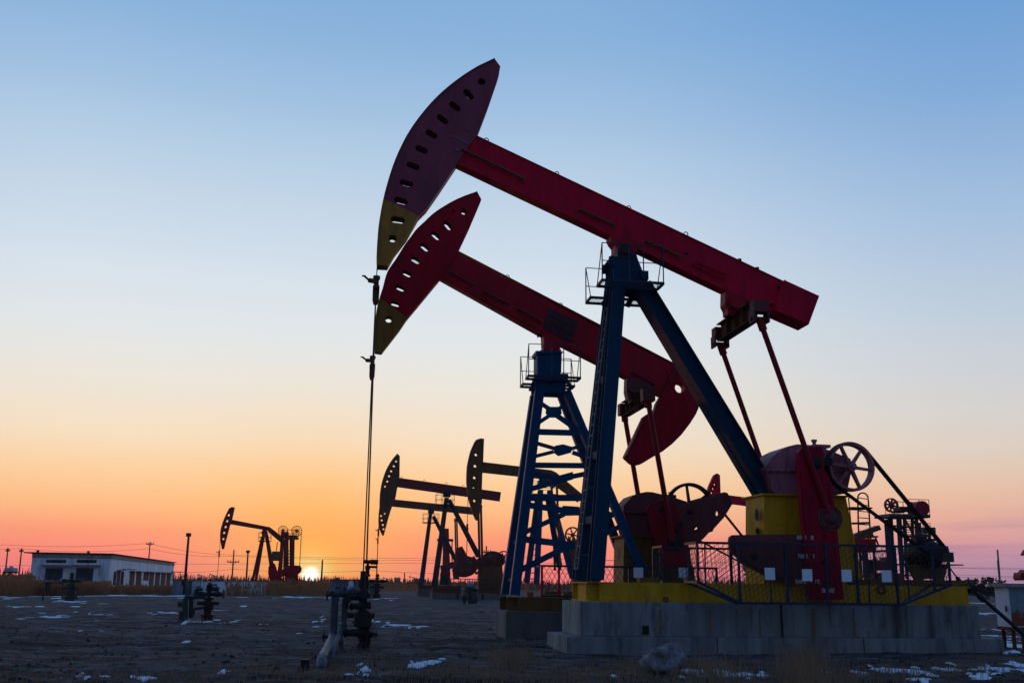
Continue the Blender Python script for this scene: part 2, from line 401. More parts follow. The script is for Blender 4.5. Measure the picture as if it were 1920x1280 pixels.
pa = F1.p(*zH(178, 852), hv); pb = F1.p(*zH(362, 945), hv); dd = (pb - pa).normalized()
two_tone(M_head1, (.50, .21, .010), pa - OFF[PJ], Vector((dd.z, 0, -dd.x)) * (1 if dd.x > 0 else -1))
H1 = head(F1, PJ, out1, holes1, .44, M_head1, 13, 'faded maroon horsehead with its lower tip painted yellow')
o = MB(); hexbolts(o, F1, [zH(573, 583)], -.225, .045); o.ring(F1.p(*zH(573, 583), -.235), (0, 1, 0), .06, .02, .02, 14)
o.bar(F1.p(*zH(550, 508), -.225), F1.p(*zH(635, 555), -.225), .02, .03); o.path([F1.p(*zH(x, y), -.23) for x, y in ((612, 470), (622, 482), (640, 482), (650, 468))], .012); o.build('hinge_pin', M_steel, H1)
# walking beam
bv = -.17
tA, tB = F1.p(*zH(650, 500), bv), F1.p(1466, 528, bv); bA, bB = F1.p(*zH(560, 648), bv), F1.p(1437, 580, bv)
tB = F1.p(1480, 534.6, bv); bB = F1.p(1452, 587, bv)
o = MB(); beam_poly = [(q.x, q.z) for q in (tA, tB, bB, bA)]; o.prism(beam_poly, -.17, .17)
cA, cB = (tA + bA) / 2, (tB + bB) / 2; bd = (cB - cA).normalized(); up1 = Vector((-bd.z, 0, bd.x)); hh = (tA - bA).length / 2
def flange(o, p, q, w, th): o.bar(Vector((p.x, 0, p.z)), Vector((q.x, 0, q.z)), w, th, (0, 1, 0))
flange(o, tA + up1 * .013, tB + up1 * .013, .42, .026); flange(o, bA - up1 * .013, bB - up1 * .013, .42, .026)
WB = o.build('walking_beam', M_red, PJ)
o = MB()
for a, b in (((600, 580), (942, 745)),):
    A, B = F1.p(*zH(*a), -.26), F1.p(*zH(*b), -.26); o.tube(A, B, .035); o.tube(B, B - up1 * .12, .03)
    for t in (.02, .5, .98): q = A.lerp(B, t); o.tube(q, q + Vector((0, .1, 0)), .03); 
    o.tube(A.lerp(B, .5), A.lerp(B, .5) - up1 * .1, .03); o.cut()
for a, b in (((1088, 393), (1152, 422)), ((1212, 452), (1275, 480))):
    A, B = F1.p(*a, -.25), F1.p(*b, -.25); o.tube(A, B, .032); o.tube(B, B - up1 * .08, .028)
    for t in (0, .5, 1): q = A.lerp(B, t); o.tube(q, q + Vector((0, .08, 0)), .03)
    o.cut()
o.build('hand_bar', M_brown, WB)
o = MB(); A, B, C_, D = [F1.p(*z3(*q), -.25) for q in ((895, 252), (1112, 345), (1108, 385), (880, 278))]
o.bar(A, B, .05, .03); o.bar(D, C_, .05, .03)
for t in (0, .3, .68, 1): o.bar(A.lerp(B, t), D.lerp(C_, t), .05, .03)
o.build('bracket_frame', M_red, WB)
o = MB(); o.lathe(F1.p(*z3(838, 207), -.172), (0, -1, 0), [(-.01, .055), (.004, .055)], 16); o.build('lifting_hole', M_black, WB)
o = MB()
for x, y in ((911, 265), (1043, 328), (1178, 392), (1285, 441)):
    c = F1.p(x, y, 0) ; o.path([c + bd * (.07 * cos(t)) + up1 * (.10 * sin(t)) for t in [pi * k / 8 for k in range(9)]], .014); o.cut()
for x, y in ((1387, 490), (1420, 506)): c = F1.p(x, y, 0); o.cbox(c, .09, .06, .16); o.cut()
o.build('lifting_loop', M_dark, WB)
o = MB()
for px in (1010, 1330):
    a, b = F1.p(px, 305 + (px - 995) * .4746 + 2, -.171), F1.p(px - 24, 359 + (px - 960) * .473 - 9, -.171); o.bar(a, b, .012, .03, (0, 1, 0)); o.cut()
o.build('weld_seam', M_red2, WB)
# beam tail box
o = MB(); q = P_(F1, z3, [(1520, 388), (1758, 497), (1685, 695), (1447, 592)], -.36); o.prism(q, -.36, .36)
o.bar(Vector((q[0][0], 0, q[0][1])), Vector((q[3][0], 0, q[3][1])), .78, .03)
TB = o.build('tail_weight_box', M_red, WB, 'heavier square box closing the tail of the beam'); 
o = MB(); hexbolts(o, F1, [z3(1473, 440)], -.19, .05); o.cut(); hexbolts(o, F1, [z3(1425, 558)], -.19, .05); o.build('clamp_bolt', M_dark, WB)
# centre bearing and saddle
o = MB(); q = P_(F1, zJ, [(560, 60), (690, 95), (960, 150), (1010, 210), (945, 300), (930, 320), (640, 320), (640, 190), (590, 130)], 0); o.prism(q, -.25, .25); o.build('saddle', M_red2, PJ)
o = MB(); q = P_(F1, zJ, [(705, 180), (905, 180), (910, 325), (700, 325)], -.42); o.prism(q, -.42, .42)
c = F1.p(*zJ(805, 215), -.42); o.lathe(c, (0, 1, 0), [(-.05, .06), (-.05, .13), (0, .17), (.84, .17), (.89, .13), (.89, .06)], 18, False); o.build('centre_bearing', M_dark, PJ)
# ------------ samson post
tf_n, tf_f = F1.p(1161, 500, -.3), F1.p(1152, 500, .3)
bf_n, bf_f = F1.p(1116.5, 1087, -.95), F1.p(1087, 1087, .95)
mn = F1.p(1146.5, 745, -.68)
def leg(a, b, side, name='leg', w=.36, h=.36, m=M_blue, label=None, tf=.03):
    o = MB(); o.ibeam(a, b, w, h, side, tf, .02); return o.build(name, m, PJ, label)
leg(tf_n, bf_n, (1, 0, 0), label='near front leg'); leg(tf_f, bf_f, (1, 0, 0), label='far front leg')
# plates closing the channel of the front legs, and cross beams between them
o = MB()
for t in (.12, .38, .62, .82):
    a, b = tf_n.lerp(bf_n, t), tf_f.lerp(bf_f, t); o.ibeam(a + Vector((0, .16, 0)), b - Vector((0, .16, 0)), .2, .2, (0, 0, 1), .02, .015); o.cut()
o.build('cross_beam', M_blue, PJ)
rt_n, rt_f = F1.p(1204, 535, -.27), F1.p(1196, 535, .27); rb_n, rb_f = F1.p(1441, 922, -.27), F1.p(1427, 922, .27)
leg(rt_n, rb_n, (0, 1, 0), w=.34, h=.44, label='near rear leg'); leg(rt_f, rb_f, (0, 1, 0), w=.34, h=.44, label='far rear leg')
o = MB()
for t in (.12, .34, .56, .8): a, b = rt_n.lerp(rb_n, t), rt_f.lerp(rb_f, t); o.cbox((a + b) / 2, .2, .16, .2); o.cut()
o.build('spacer', M_blue, PJ)
o = MB(); q = P_(F1, zJ, [(570, 330), (950, 335), (975, 440), (1090, 640), (1120, 720), (1040, 850), (830, 790), (820, 870), (610, 890), (640, 700), (620, 470), (560, 470)], -.36)
o.prism(q, -.4, -.37); o.prism(q, .37, .4); o.box((q[0][0] + .05, -.42, q[0][1]), (q[1][0] - .02, .42, q[1][1] - .06))
q2 = P_(F1, zJ, [(690, 345), (930, 345), (960, 440), (1040, 640), (840, 760), (660, 720)], 0); o.prism(q2, -.37, .37)
o.build('post_head', M_blue, PJ)
# ladder on the far front leg
o = MB(); la, lb = F1.p(*z3(300, 545), .28), F1.p(*z5(540, 718), .60)
w0, w1 = .17, .17; la = F1.p(1150, 580, .16); lb = F1.p(1095, 1066, .5)
sv = Vector((.0, 1, 0)); off = Vector((-.21, 0, 0))
for s_ in (-1, 1): o.tube(la + off + sv * s_ * .2, lb + off + sv * s_ * .2, .02, n=6)
n_ = 24
for k in range(n_ + 1): c = (la + off).lerp(lb + off, k / n_); o.tube(c - sv * .2, c + sv * .2, .014, n=5)
for t in (.1, .4, .7, .95): c = (la + off).lerp(lb + off, t); o.tube(c + sv * .2, c + sv * .2 + Vector((.22, 0, 0)), .015, n=5); o.tube(c - sv * .2, c - sv * .2 + Vector((.22, 0, 0)), .015, n=5)
o.build('ladder', M_steel, PJ)
# platforms at the post head
def platform(F, parent, corners_px, zf, vo, vi, rails, m=M_fence, rv=None):
    """corners: left/right pixels on the outer edge at vo; deck between vo and vi"""
    a = F.p(*zf(*corners_px[0]), vo); b = F.p(*zf(*corners_px[1]), vo); zz = (a.z + b.z) / 2; x0, x1 = a.x, b.x
    o = MB()
    for v in (vo, vi): o.bar((x0, v, zz), (x1, v, zz), .05, .07)
    for x in (x0, x1): o.bar((x, vo, zz), (x, vi, zz), .05, .07)
    k = 0
    st = .09; y0, y1 = min(vo, vi), max(vo, vi); W = x1 - x0
    for sg in (1, -1):
        t = -1.0
        while t < W + 1.0:
            p = Vector((x0 + t, y0)); q = Vector((x0 + t + (y1 - y0) * sg, y1)); ts = [(x0 - p.x) / (q.x - p.x), (x1 - p.x) / (q.x - p.x)]; lo, hi = max(0, min(ts)), min(1, max(ts))
            if hi > lo: P = p.lerp(q, lo); Q = p.lerp(q, hi); o.bar((P.x, P.y, zz), (Q.x, Q.y, zz), .006, .006)
            t += st * 1.4
    D = o.build('platform', m, parent)
    r = MB(); 
    for (h_, xa, xb) in rails: r.tube((xa, vo, zz + h_), (xb, vo, zz + h_), .014, n=5)
    H = max(q[0] for q in rails)
    for x in (x0, x0 + .75, x1 - .55, x1): r.tube((x, vo, zz), (x, vo, zz + H), .018, n=5)
    for x in (x0, x1): r.tube((x, vi, zz), (x, vo, zz + H), .014, n=5); r.tube((x, vi, zz), (x, vi, zz + H * .0 + .05), .014, n=5)
    r.build('railing', m, D); return D, x0, x1, zz
for vo, vi, cs in ((-1.02, -.42, ((475, 665), (1395, 742))), (1.02, .42, ((230, 1015), (1060, 1075)))):
    a = F1.p(*zJ(*cs[0]), vo); b = F1.p(*zJ(*cs[1]), vo)
    rails = [(.55, a.x, b.x), (1.05, a.x, b.x)] if vo < 0 else [(.5, a.x, b.x), (1.05, a.x, b.x)]
    platform(F1, PJ, cs, zJ, vo, vi, rails)
o = MB(); br = [F1.p(*zJ(640, 870), -.1), F1.p(*zJ(480, 1060), .7), F1.p(*zJ(1080, 640), -.2), F1.p(*zJ(840, 1080), .6)]
o.bar(br[0], F1.p(*zJ(470, 1040), .9), .08, .1); o.bar(br[2], F1.p(*zJ(850, 1070), .9), .08, .14); o.bar(F1.p(*zJ(1080, 600), -.3), F1.p(*zJ(1120, 640), -.9), .08, .1); o.cbox(F1.p(*zJ(1100, 620), -.5), .2, .2, .25)
o.bar(F1.p(*zJ(700, 400), 0), F1.p(*zJ(600, 460), -.6), .1, .12)
o.build('platform_bracket', M_blue, PJ)
# ------------ equaliser and pitmans
ev = 1.5
eN, eF = F1.p(*zK(890, 440), -ev), F1.p(*zK(220, 930), ev)
ea = F1.p(*zK(860, 370), -ev); eb = F1.p(*zK(220, 830), ev); ec = (eN + eF) / 2; 
cx_, cz_ = ec.x, ec.z + .12
o = MB(); o.ibeam((cx_, -ev + .15, cz_), (cx_, ev - .15, cz_), .30, .52, (1, 0, 0), .03, .03)
for v in (-.6, 0, .6): o.box((cx_ - .14, v - .015, cz_ - .23), (cx_ + .14, v + .015, cz_ + .23))
EQ = o.build('equalizer', M_rust, PJ)
o = MB()
for v in (-ev, ev):
    o.cbox((cx_, v, cz_ + .02), .38, .34, .32); o.cbox((cx_ - .2, v, cz_ - .25), .05, .34, .34); o.cbox((cx_ + .2, v, cz_ - .25), .05, .34, .34); o.tube((cx_ - .26, v, cz_ - .3), (cx_ + .26, v, cz_ - .3), .06); o.cut()
o.build('pitman_yoke', M_weight, EQ)
o = MB(); q = P_(F1, zK, [(250, 90), (620, 180), (640, 300), (560, 400), (420, 520), (300, 520), (290, 420), (245, 330)], 0); o.prism(q, -.2, .2)
c = F1.p(*zK(420, 300), 0); o.lathe(c - Vector((0, .34, 0)), (0, 1, 0), [(0, .12), (0, .2), (.68, .2), (.68, .12)], 18, False)
for k in range(6): o.lathe(c - Vector((0, .36, 0)) + Vector((cos(k * pi / 3) * .15, 0, sin(k * pi / 3) * .15)), (0, 1, 0), [(0, .022), (.03, .022)], 6, False)
o.box((c.x - .1, -.2, c.z - .1), (cx_ + .15, .2, cz_ + .2)); o.build('tail_bearing', M_red2, EQ)
pin_px = z6(745, 495); pN = F1.p(*pin_px, -ev + .05)
o = MB(); o.tube((cx_, -ev, cz_ - .3), (pN.x, pN.y, pN.z), .075, .075, 14); o.tube((cx_, -ev, cz_ - .3), Vector((cx_, -ev, cz_ - .3)).lerp(pN, .06), .11, n=14); o.build('pitman', M_pit, PJ, 'near pitman arm')
o = MB(); fb = F1.p(1435, 882, ev); pF = Vector((pN.x, ev, pN.z)); o.tube((cx_, ev, cz_ - .3), pF, .075, n=14); o.tube((cx_, ev, cz_ - .3), Vector((cx_, ev, cz_ - .3)).lerp(pF, .06), .11, n=14); o.build('pitman', M_pit, PJ, 'far pitman arm')
# ------------ cranks with weights
cpts = [(575, 240), (572, 140), (590, 118), (640, 108), (700, 107), (713, 150), (716, 235), (742, 275), (768, 400), (785, 560), (800, 700), (822, 942), (650, 942), (628, 800), (605, 600)]
wpts = [(203, 620), (206, 600), (222, 588), (540, 584), (650, 590), (665, 700), (655, 830), (540, 852), (430, 826), (300, 758), (218, 685), (206, 655)]
cp = P_(F1, z6, cpts, -1.38); wp = P_(F1, z6, wpts, -1.28)
for sg in (-1, 1):
    o = MB(); o.prism(cp, sg * 1.2, sg * 1.38)
    e = .07; inner = P_(F1, z6, [(735, 300), (752, 300), (782, 560), (804, 920), (780, 920), (764, 560)], -1.38); o.prism(inner, sg * 1.38, sg * 1.42)
    inner = P_(F1, z6, [(585, 240), (600, 240), (635, 600), (668, 925), (652, 925), (615, 600)], -1.38); o.prism(inner, sg * 1.38, sg * 1.42)
    CK = o.build('crank', M_crank, PJ, ('near' if sg < 0 else 'far') + ' crank arm hanging down', bevel=.015)
    o = MB(); o.prism(wp, sg * 1.08, sg * 1.2); o.prism(P_(F1, z6, [(230, 605), (540, 600), (600, 640), (600, 800), (530, 830), (440, 808), (310, 745), (230, 670)], -1.28), sg * 1.2, sg * 1.235)
    if sg < 0: o.build('counterweight', M_weight, CK, 'brown counterweight plate', bevel=.02)
    c = F1.p(*z6(744, 498), -1.38); c.y = sg * 1.38
    o = MB(); o.lathe(c, (0, sg, 0), [(-.2, .34), (.03, .34), (.03, .27), (.06, .26)], 28, False)
    o.lathe(c, (0, sg, 0), [(0, .17), (.10, .17), (.12, .13), (.16, .09)], 20, False)
    for k in range(4): a = pi / 4 + k * pi / 2; o.lathe(c + Vector((cos(a) * .26, sg * .05, sin(a) * .26)), (0, sg, 0), [(0, .035), (.06, .035)], 8, False)
    o.build('crank_pin', M_weight, CK)
    c = F1.p(*z6(672, 195), -1.38); c.y = sg * 1.38
    o = MB(); o.lathe(c, (0, sg, 0), [(-.1, .16), (.03, .16), (.04, .1)], 20, False)
    for (x, y, r) in ((590, 195, .08), (723, 845, .07), (336, 706, .09), (700, 735, .05)):
        if sg > 0 and x < 600: continue
        d = F1.p(*z6(x, y), -1.3); d.y = sg * (1.24 if x < 600 else 1.38); o.cut(); o.lathe(d, (0, sg, 0), [(-.02, r), (.03, r), (.05, r * .6)], 12, False)
    o.build('crank_bolt', M_dark, CK)
    if sg < 0: painted_rows(F1, CK, [(565, 655, 602, 6, 606, .1), (573, 662, 703, 6, 614, .1), (553, 690, 842, 8, 634, .1), (700, 772, 890, 5, 0, .1)])
# ------------ gearbox
gp = [(340, 380), (335, 345), (350, 318), (385, 270), (440, 225), (490, 200), (550, 186), (640, 192), (700, 205), (760, 225), (820, 248), (905, 282), (918, 330), (905, 400), (880, 516), (400, 516), (380, 480), (362, 420)]
g1 = P_(F1, zA, gp, -.62); o = MB(); o.prism(g1, -.62, .62); GB = o.build('gearbox', M_mauve, PJ, 'faded mauve gearbox with peeling paint', bevel=.06)
o = MB(); q = P_(F1, zA, [(330, 352), (500, 352), (560, 345), (905, 345), (905, 372), (560, 372), (500, 366), (332, 366)], -.62); o.prism(q, -.7, .7)
for k in range(12): 
    a = F1.p(*zA(345 + k * 50, 346), -.67); o.lathe(a, (0, 0, 1), [(-.12, .025), (.04, .025)], 6, False)
q = P_(F1, zA, [(500, 300), (570, 300), (570, 362), (500, 362)], -.62); o.prism(q, -.68, -.6)
for x, y in ((585, 300), (680, 320)): o.lathe(F1.p(*zA(x, y), -.62), (0, -1, 0), [(0, .26), (.12, .26), (.12, .2), (.16, .2)], 20, False)
o.build('housing_flange', M_mauve, GB)
o = MB(); o.lathe(F1.p(*zA(690, 318), -.6), (0, -1, 0), [(0, .13), (.62, .13)], 16, False); c = F1.p(*zA(690, 318), -.6); o.lathe((c.x, .6, c.z), (0, 1, 0), [(0, .13), (.62, .13)], 16, False); o.build('output_shaft', M_dark, GB)
o = MB(); o.cbox(F1.p(*zA(690, 205), 0), .5, .5, .08); o.lathe(F1.p(*zA(665, 205), -.35), (0, 0, 1), [(0, .05), (.12, .05), (.15, .08), (.2, .08)], 10, False); o.build('inspection_cover', M_mauve, GB)
wc = F1.p(*zA(903, 338), -.92); R1_ = abs(F1.p(*zA(1056, 338), -.92).x - wc.x) - .02
PW = spoked_wheel(PJ, 'belt_wheel', wc, (0, 1, 0), R1_, .26, 6, M_mauve, .12, .06, .06, a0=.12)
o = MB(); o.lathe(wc, (0, 1, 0), [(-.12, .06), (.35, .06)], 12); o.build('input_shaft', M_dark, GB)
mc = F1.p(*zD(1232, 835), -.92); mc2 = Vector((mc.x, 0, mc.z))
motor(PJ, (mc.x, -.08, mc.z), 1.25, .33, M_dark, M_black, .2)
belt(PJ, 'drive_belt', (wc.x, wc.z), R1_ + .02, (mc.x, mc.z), .21, .22, M_black, -.9)
# pedestal
o = MB()
v0 = -.55; tl, tr, br_, bl = [F1.p(*z6(*q), v0) for q in ((385, 372), (832, 378), (930, 862), (385, 862))]
c = [Vector((q.x, v, q.z)) for v in (v0, .75) for q in (bl, br_, tr, tl)]
o.hexa([c[0], c[1], c[5], c[4], c[3], c[2], c[6], c[7]])
PD = o.build('pedestal', M_yel, PJ, bevel=.01)
o = MB(); o.box((tl.x - .08, v0 - .1, tl.z), (tr.x + .05, .85, tl.z + .04)); 
for f in (.33, .66): a = tl.lerp(bl, f); o.box((a.x + .02, v0 - .012, a.z - .02), (tr.x + (br_.x - tr.x) * f - .05, v0 - .003, a.z - .012))
for x in (500, 585, 845): 
    a = F1.p(*z6(x, 385), v0); b = F1.p(*z6(x + (0 if x < 800 else 40), 855), v0); o.bar(a - Vector((0, .02, 0)), b - Vector((0, .02, 0)), .04, .02)
o.build('cap_plate', M_yel, PD)
o = MB(); 
for (x, ya, yb) in ((374, 445, 515), (376, 548, 590)):
    a = F1.p(*z6(x, ya), -.3); b = F1.p(*z6(x, yb), -.3); zz0, zz1 = b.z, a.z; xx = min(tl.x, bl.x) - .012
    ring = [(-.3 + cos(t) * .13, sin(t) * .16) for t in [pi * k / 8 for k in range(9)]]
    pts = [(xx, -.0 + p[0], zz1 - .16 + p[1]) for p in ring] + [(xx, p[0], zz0 + .16 - (-p[1])) for p in [(-.3 + cos(t) * .13, sin(t) * .16) for t in [pi + pi * k / 8 for k in range(9)]]]
    o.add(pts, [tuple(range(len(pts)))]); o.add([(p[0] + .003, p[1], p[2]) for p in pts], [tuple(range(len(pts)))[::-1]])
o.build('inspection_hole', M_black, PD)
# access ladder with hoops behind the pedestal
o = MB(); la = [F1.p(*zD(*q), .45) for q in ((130, 90), (145, 800), (270, 110), (312, 800))]
o.tube(la[0], la[1], .022, n=6); o.tube(la[2], la[3], .022, n=6)
c = (la[0] + la[2]) / 2; r = (la[2] - la[0]).length / 2; o.path([c + Vector((cos(t) * r, 0, sin(t) * r)) for t in [pi * k / 10 for k in range(11)]], .022)
for k in range(9): t = k / 8; o.tube(la[0].lerp(la[1], t), la[2].lerp(la[3], t), .014, n=5)
for y in (425, 440): a = F1.p(*zD(50, y), .2); b = F1.p(*zD(290, y - 8), .45); o.tube(a, b, .016, n=5)
a = F1.p(*zD(0, 225), .3); o.box((a.x - .1, -.1, a.z - .04), (F1.p(*zD(230, 225), .3).x, .6, a.z)); o.build('access_ladder', M_brown, PJ)
# skid
skv = -.95; st = F1.p(1101, 1090, skv); sb = F1.p(1101, 1127, skv); se = F1.p(1822, 1130, skv)
z_t, z_b = st.z, 1.22
z_b = sb.z
o = MB(); hh_ = z_t - z_b; zc = (z_t + z_b) / 2
for v in (-.80, .80): o.ibeam((st.x, v, zc), (se.x, v, zc), .30, hh_, (0, 1, 0), .035, .03)
o.box((st.x + .3, -.955, z_b + .035), (se.x - .15, -.945, z_t - .035)); o.box((st.x + .3, .945, z_b + .035), (se.x - .15, .955, z_t - .035))
o.ibeam((st.x + .12, -.64, zc), (st.x + .12, .64, zc), .24, hh_ - .01, (1, 0, 0), .03, .03)
for x in (1180, 1300, 1450, 1600, 1750): q = F1.p(x, 1110, -.9); o.bar((q.x, -.78, zc), (q.x, .78, zc), .2, hh_ * .8)
SK = o.build('skid_frame', M_yel, PJ, bevel=.006)
o = MB(); a = F1.p(*z6(1080, 850), -.6); b = F1.p(*z6(1485, 850), -.6); o.box((a.x - 1.2, -.6, z_t), (b.x, .6, z_t + .16)); 
for v in (-.4, .4):
    t0, t1, b0, b1 = [F1.p(*zD(*q), v) for q in ((795, 1000), (1310, 1020), (900, 1200), (1255, 1200))]
    zt = z_t + .16; o.box((t0.x, v - .06, t0.z - .04), (t1.x, v + .06, t0.z + .02)); o.prism([(t0.x, t0.z - .04), (t1.x, t0.z - .04), (b1.x + .03, zt), (b1.x - .15, zt), ((t0.x + t1.x) / 2, t0.z - .32), (b0.x + .15, zt), (b0.x - .03, zt)], v - .05, v + .05)
o.box((t0.x, -.45, t0.z + .02), (t1.x, .45, t0.z + .05)); o.build('motor_mount', M_yel2, PJ, bevel=.006)
o = MB(); 
for x in (1250, 1300): q = F1.p(*(x, 1100), -.8)
q = F1.p(*z6(1025, 885), -.97); o.ring(q, (0, 1, 0), .13, .05, .05, 14); q = F1.p(*z5(1050, 907), -.96); o.cut(); o.ring(q, (0, 1, 0), .07, .05, .04, 14)
o.build('lifting_eye', M_brown, SK)
o = MB(); q0, q1 = F1.p(*z5(890, 790), -.8), F1.p(*z5(1010, 806), -.8); o.box((q0.x, -.9, z_t), (q1.x, -.6, z_t + .12)); o.cut(); q0, q1 = F1.p(*zB(745, 1150), -.8), F1.p(*zB(830, 1190), -.8); o.box((q0.x, -.9, z_t), (q1.x, -.6, z_t + .12)); o.build('foot_block', M_yel2, SK)
o = MB(); q = F1.p(*(1440, 945), 0)
# brake lever / guide rods
pass
# bridle and rod
rx = F1.p(706, 540, 0); zc_ = F1.p(706, 540, 0).z
top = F1.p(*zH(136, 1100), 0)
wh = F1.p(688, 1052, 0)
carrier(PJ, (rx.x - .01, rx.z), rx.z, F1.p(706, 450, 0).z, wh.z, xb=F1.p(687.5, 1052, 0).x, R=.020)

# concrete foundation of the front pump
FD = thing('concrete_foundation', 'stepped pale concrete foundation with rust streaks under the nearest pump jack', 'foundation', F1, at=(F1.sz(1450, 1200)[0], 0, 0), group='pump foundations')
a = F1.p(1063, 1222, -1.3); b = F1.p(1885, 1226, -1.3); stp = F1.p(1063, 1193, -1.3); zt1 = stp.z
x0, x1 = a.x, b.x; jx = [x0] + [F1.p(x, 1205, -1.3).x for x in (1345, 1620)] + [x1]
o = MB(); vo_ = 0
for i in range(3): o.box((jx[i] + (.012 if i else 0), -1.3, -.35), (jx[i + 1] - (.012 if i < 2 else 0), 1.3, zt1))
S1 = o.build('step_block', M_conc, FD, bevel=.015)
ux0, ux1 = F1.p(1088, 1150, -1.12).x, F1.p(1837, 1160, -1.12).x; ujx = F1.p(1466, 1160, -1.12).x
def stain_conc():
    m = mat('rust_streaked_concrete', (.34, .35, .335), .9, var=.42, dirt=(.10, .095, .09), damt=.5, scale=1.3, bump=.35)
    nt = m.node_tree; N = nt.nodes; L = nt.links; b = N['Principled BSDF']; src = b.inputs['Base Color'].links[0].from_socket
    tc = [n for n in N if n.bl_idname == 'ShaderNodeTexCoord'][0]; sp = N.new('ShaderNodeSeparateXYZ'); L.new(tc.outputs['Object'], sp.inputs[0])
    nz = N.new('ShaderNodeTexNoise'); nz.inputs['Scale'].default_value = 9; L.new(tc.outputs['Object'], nz.inputs['Vector'])
    wob = N.new('ShaderNodeMath'); wob.operation = 'MULTIPLY_ADD'; L.new(nz.outputs[0], wob.inputs[0]); wob.inputs[1].default_value = .05; L.new(sp.outputs['X'], wob.inputs[2])
    cur = src
    for (px, w, colr, amt, zlo) in ((1238, .05, (.24, .10, .02), .95, 0), (1331, .05, (.20, .10, .03), .8, 0), (1381, .035, (.13, .08, .04), .5, 0), (1424, .05, (.15, .09, .04), .8, 0), (1524, .09, (.19, .10, .03), .95, 0), (1600, .07, (.18, .09, .03), .9, 0), (1698, .05, (.1, .07, .05), .8, 0), (1783, .05, (.13, .08, .05), .6, 0), (1680, .20, (.04, .04, .042), .85, 0), (1745, .16, (.04, .04, .042), .8, 0), (1155, .05, (.1, .08, .06), .5, 0)):
        q = F1.p(px, 1155, -1.12); xx = q.x - OFF[FD].x + .025
        s = N.new('ShaderNodeMath'); s.operation = 'SUBTRACT'; L.new(wob.outputs[0], s.inputs[0]); s.inputs[1].default_value = xx
        ab = N.new('ShaderNodeMath'); ab.operation = 'ABSOLUTE'; L.new(s.outputs[0], ab.inputs[0])
        r = N.new('ShaderNodeMapRange'); r.inputs[1].default_value = 0; r.inputs[2].default_value = w; r.inputs[3].default_value = amt; r.inputs[4].default_value = 0; L.new(ab.outputs[0], r.inputs[0])
        rz = N.new('ShaderNodeMapRange'); zt_ = F1.p(px, 1143, -1.12).z; rz.inputs[1].default_value = zt_ + (.35 if w > .1 else .0); rz.inputs[2].default_value = zt_ - .06 + (.35 if w > .1 else 0); L.new(sp.outputs['Z'], rz.inputs[0])
        k = N.new('ShaderNodeMath'); k.operation = 'MULTIPLY'; L.new(r.outputs[0], k.inputs[0]); L.new(rz.outputs[0], k.inputs[1])
        mx = N.new('ShaderNodeMix'); mx.data_type = 'RGBA'; L.new(k.outputs[0], mx.inputs[0]); L.new(cur, mx.inputs[6]); mx.inputs[7].default_value = (*colr, 1); cur = mx.outputs[2]
    L.new(cur, b.inputs['Base Color']); return m
M_cstain = stain_conc()
o = MB(); o.box((ux0, -1.12, zt1), (ujx - .03, 1.12, z_b)); o.box((ujx + .03, -1.12, zt1), (ux1, 1.12, z_b - .0)); o.box((ujx - .04, -1.0, zt1), (ujx + .04, 1.0, z_b - .1))
o.build('upper_block', M_cstain, FD, bevel=.02)
q0, q1 = F1.p(*z5(910, 1062), -1.12), F1.p(*z5(948, 1116), -1.12); o = MB(); o.box((q0.x, -1.15, q1.z), (q1.x, -1.122, q0.z)); o.build('cable_box', M_black, FD)
o = MB()
for px in (1238, 1331, 1381, 1424, 1524, 1600, 1698, 1783): q = F1.p(px, 1143, -1.12); o.tube((q.x, -1.15, q.z), (q.x, -1.1, q.z), .018); o.cut()
o.build('form_tie', M_rust, FD)

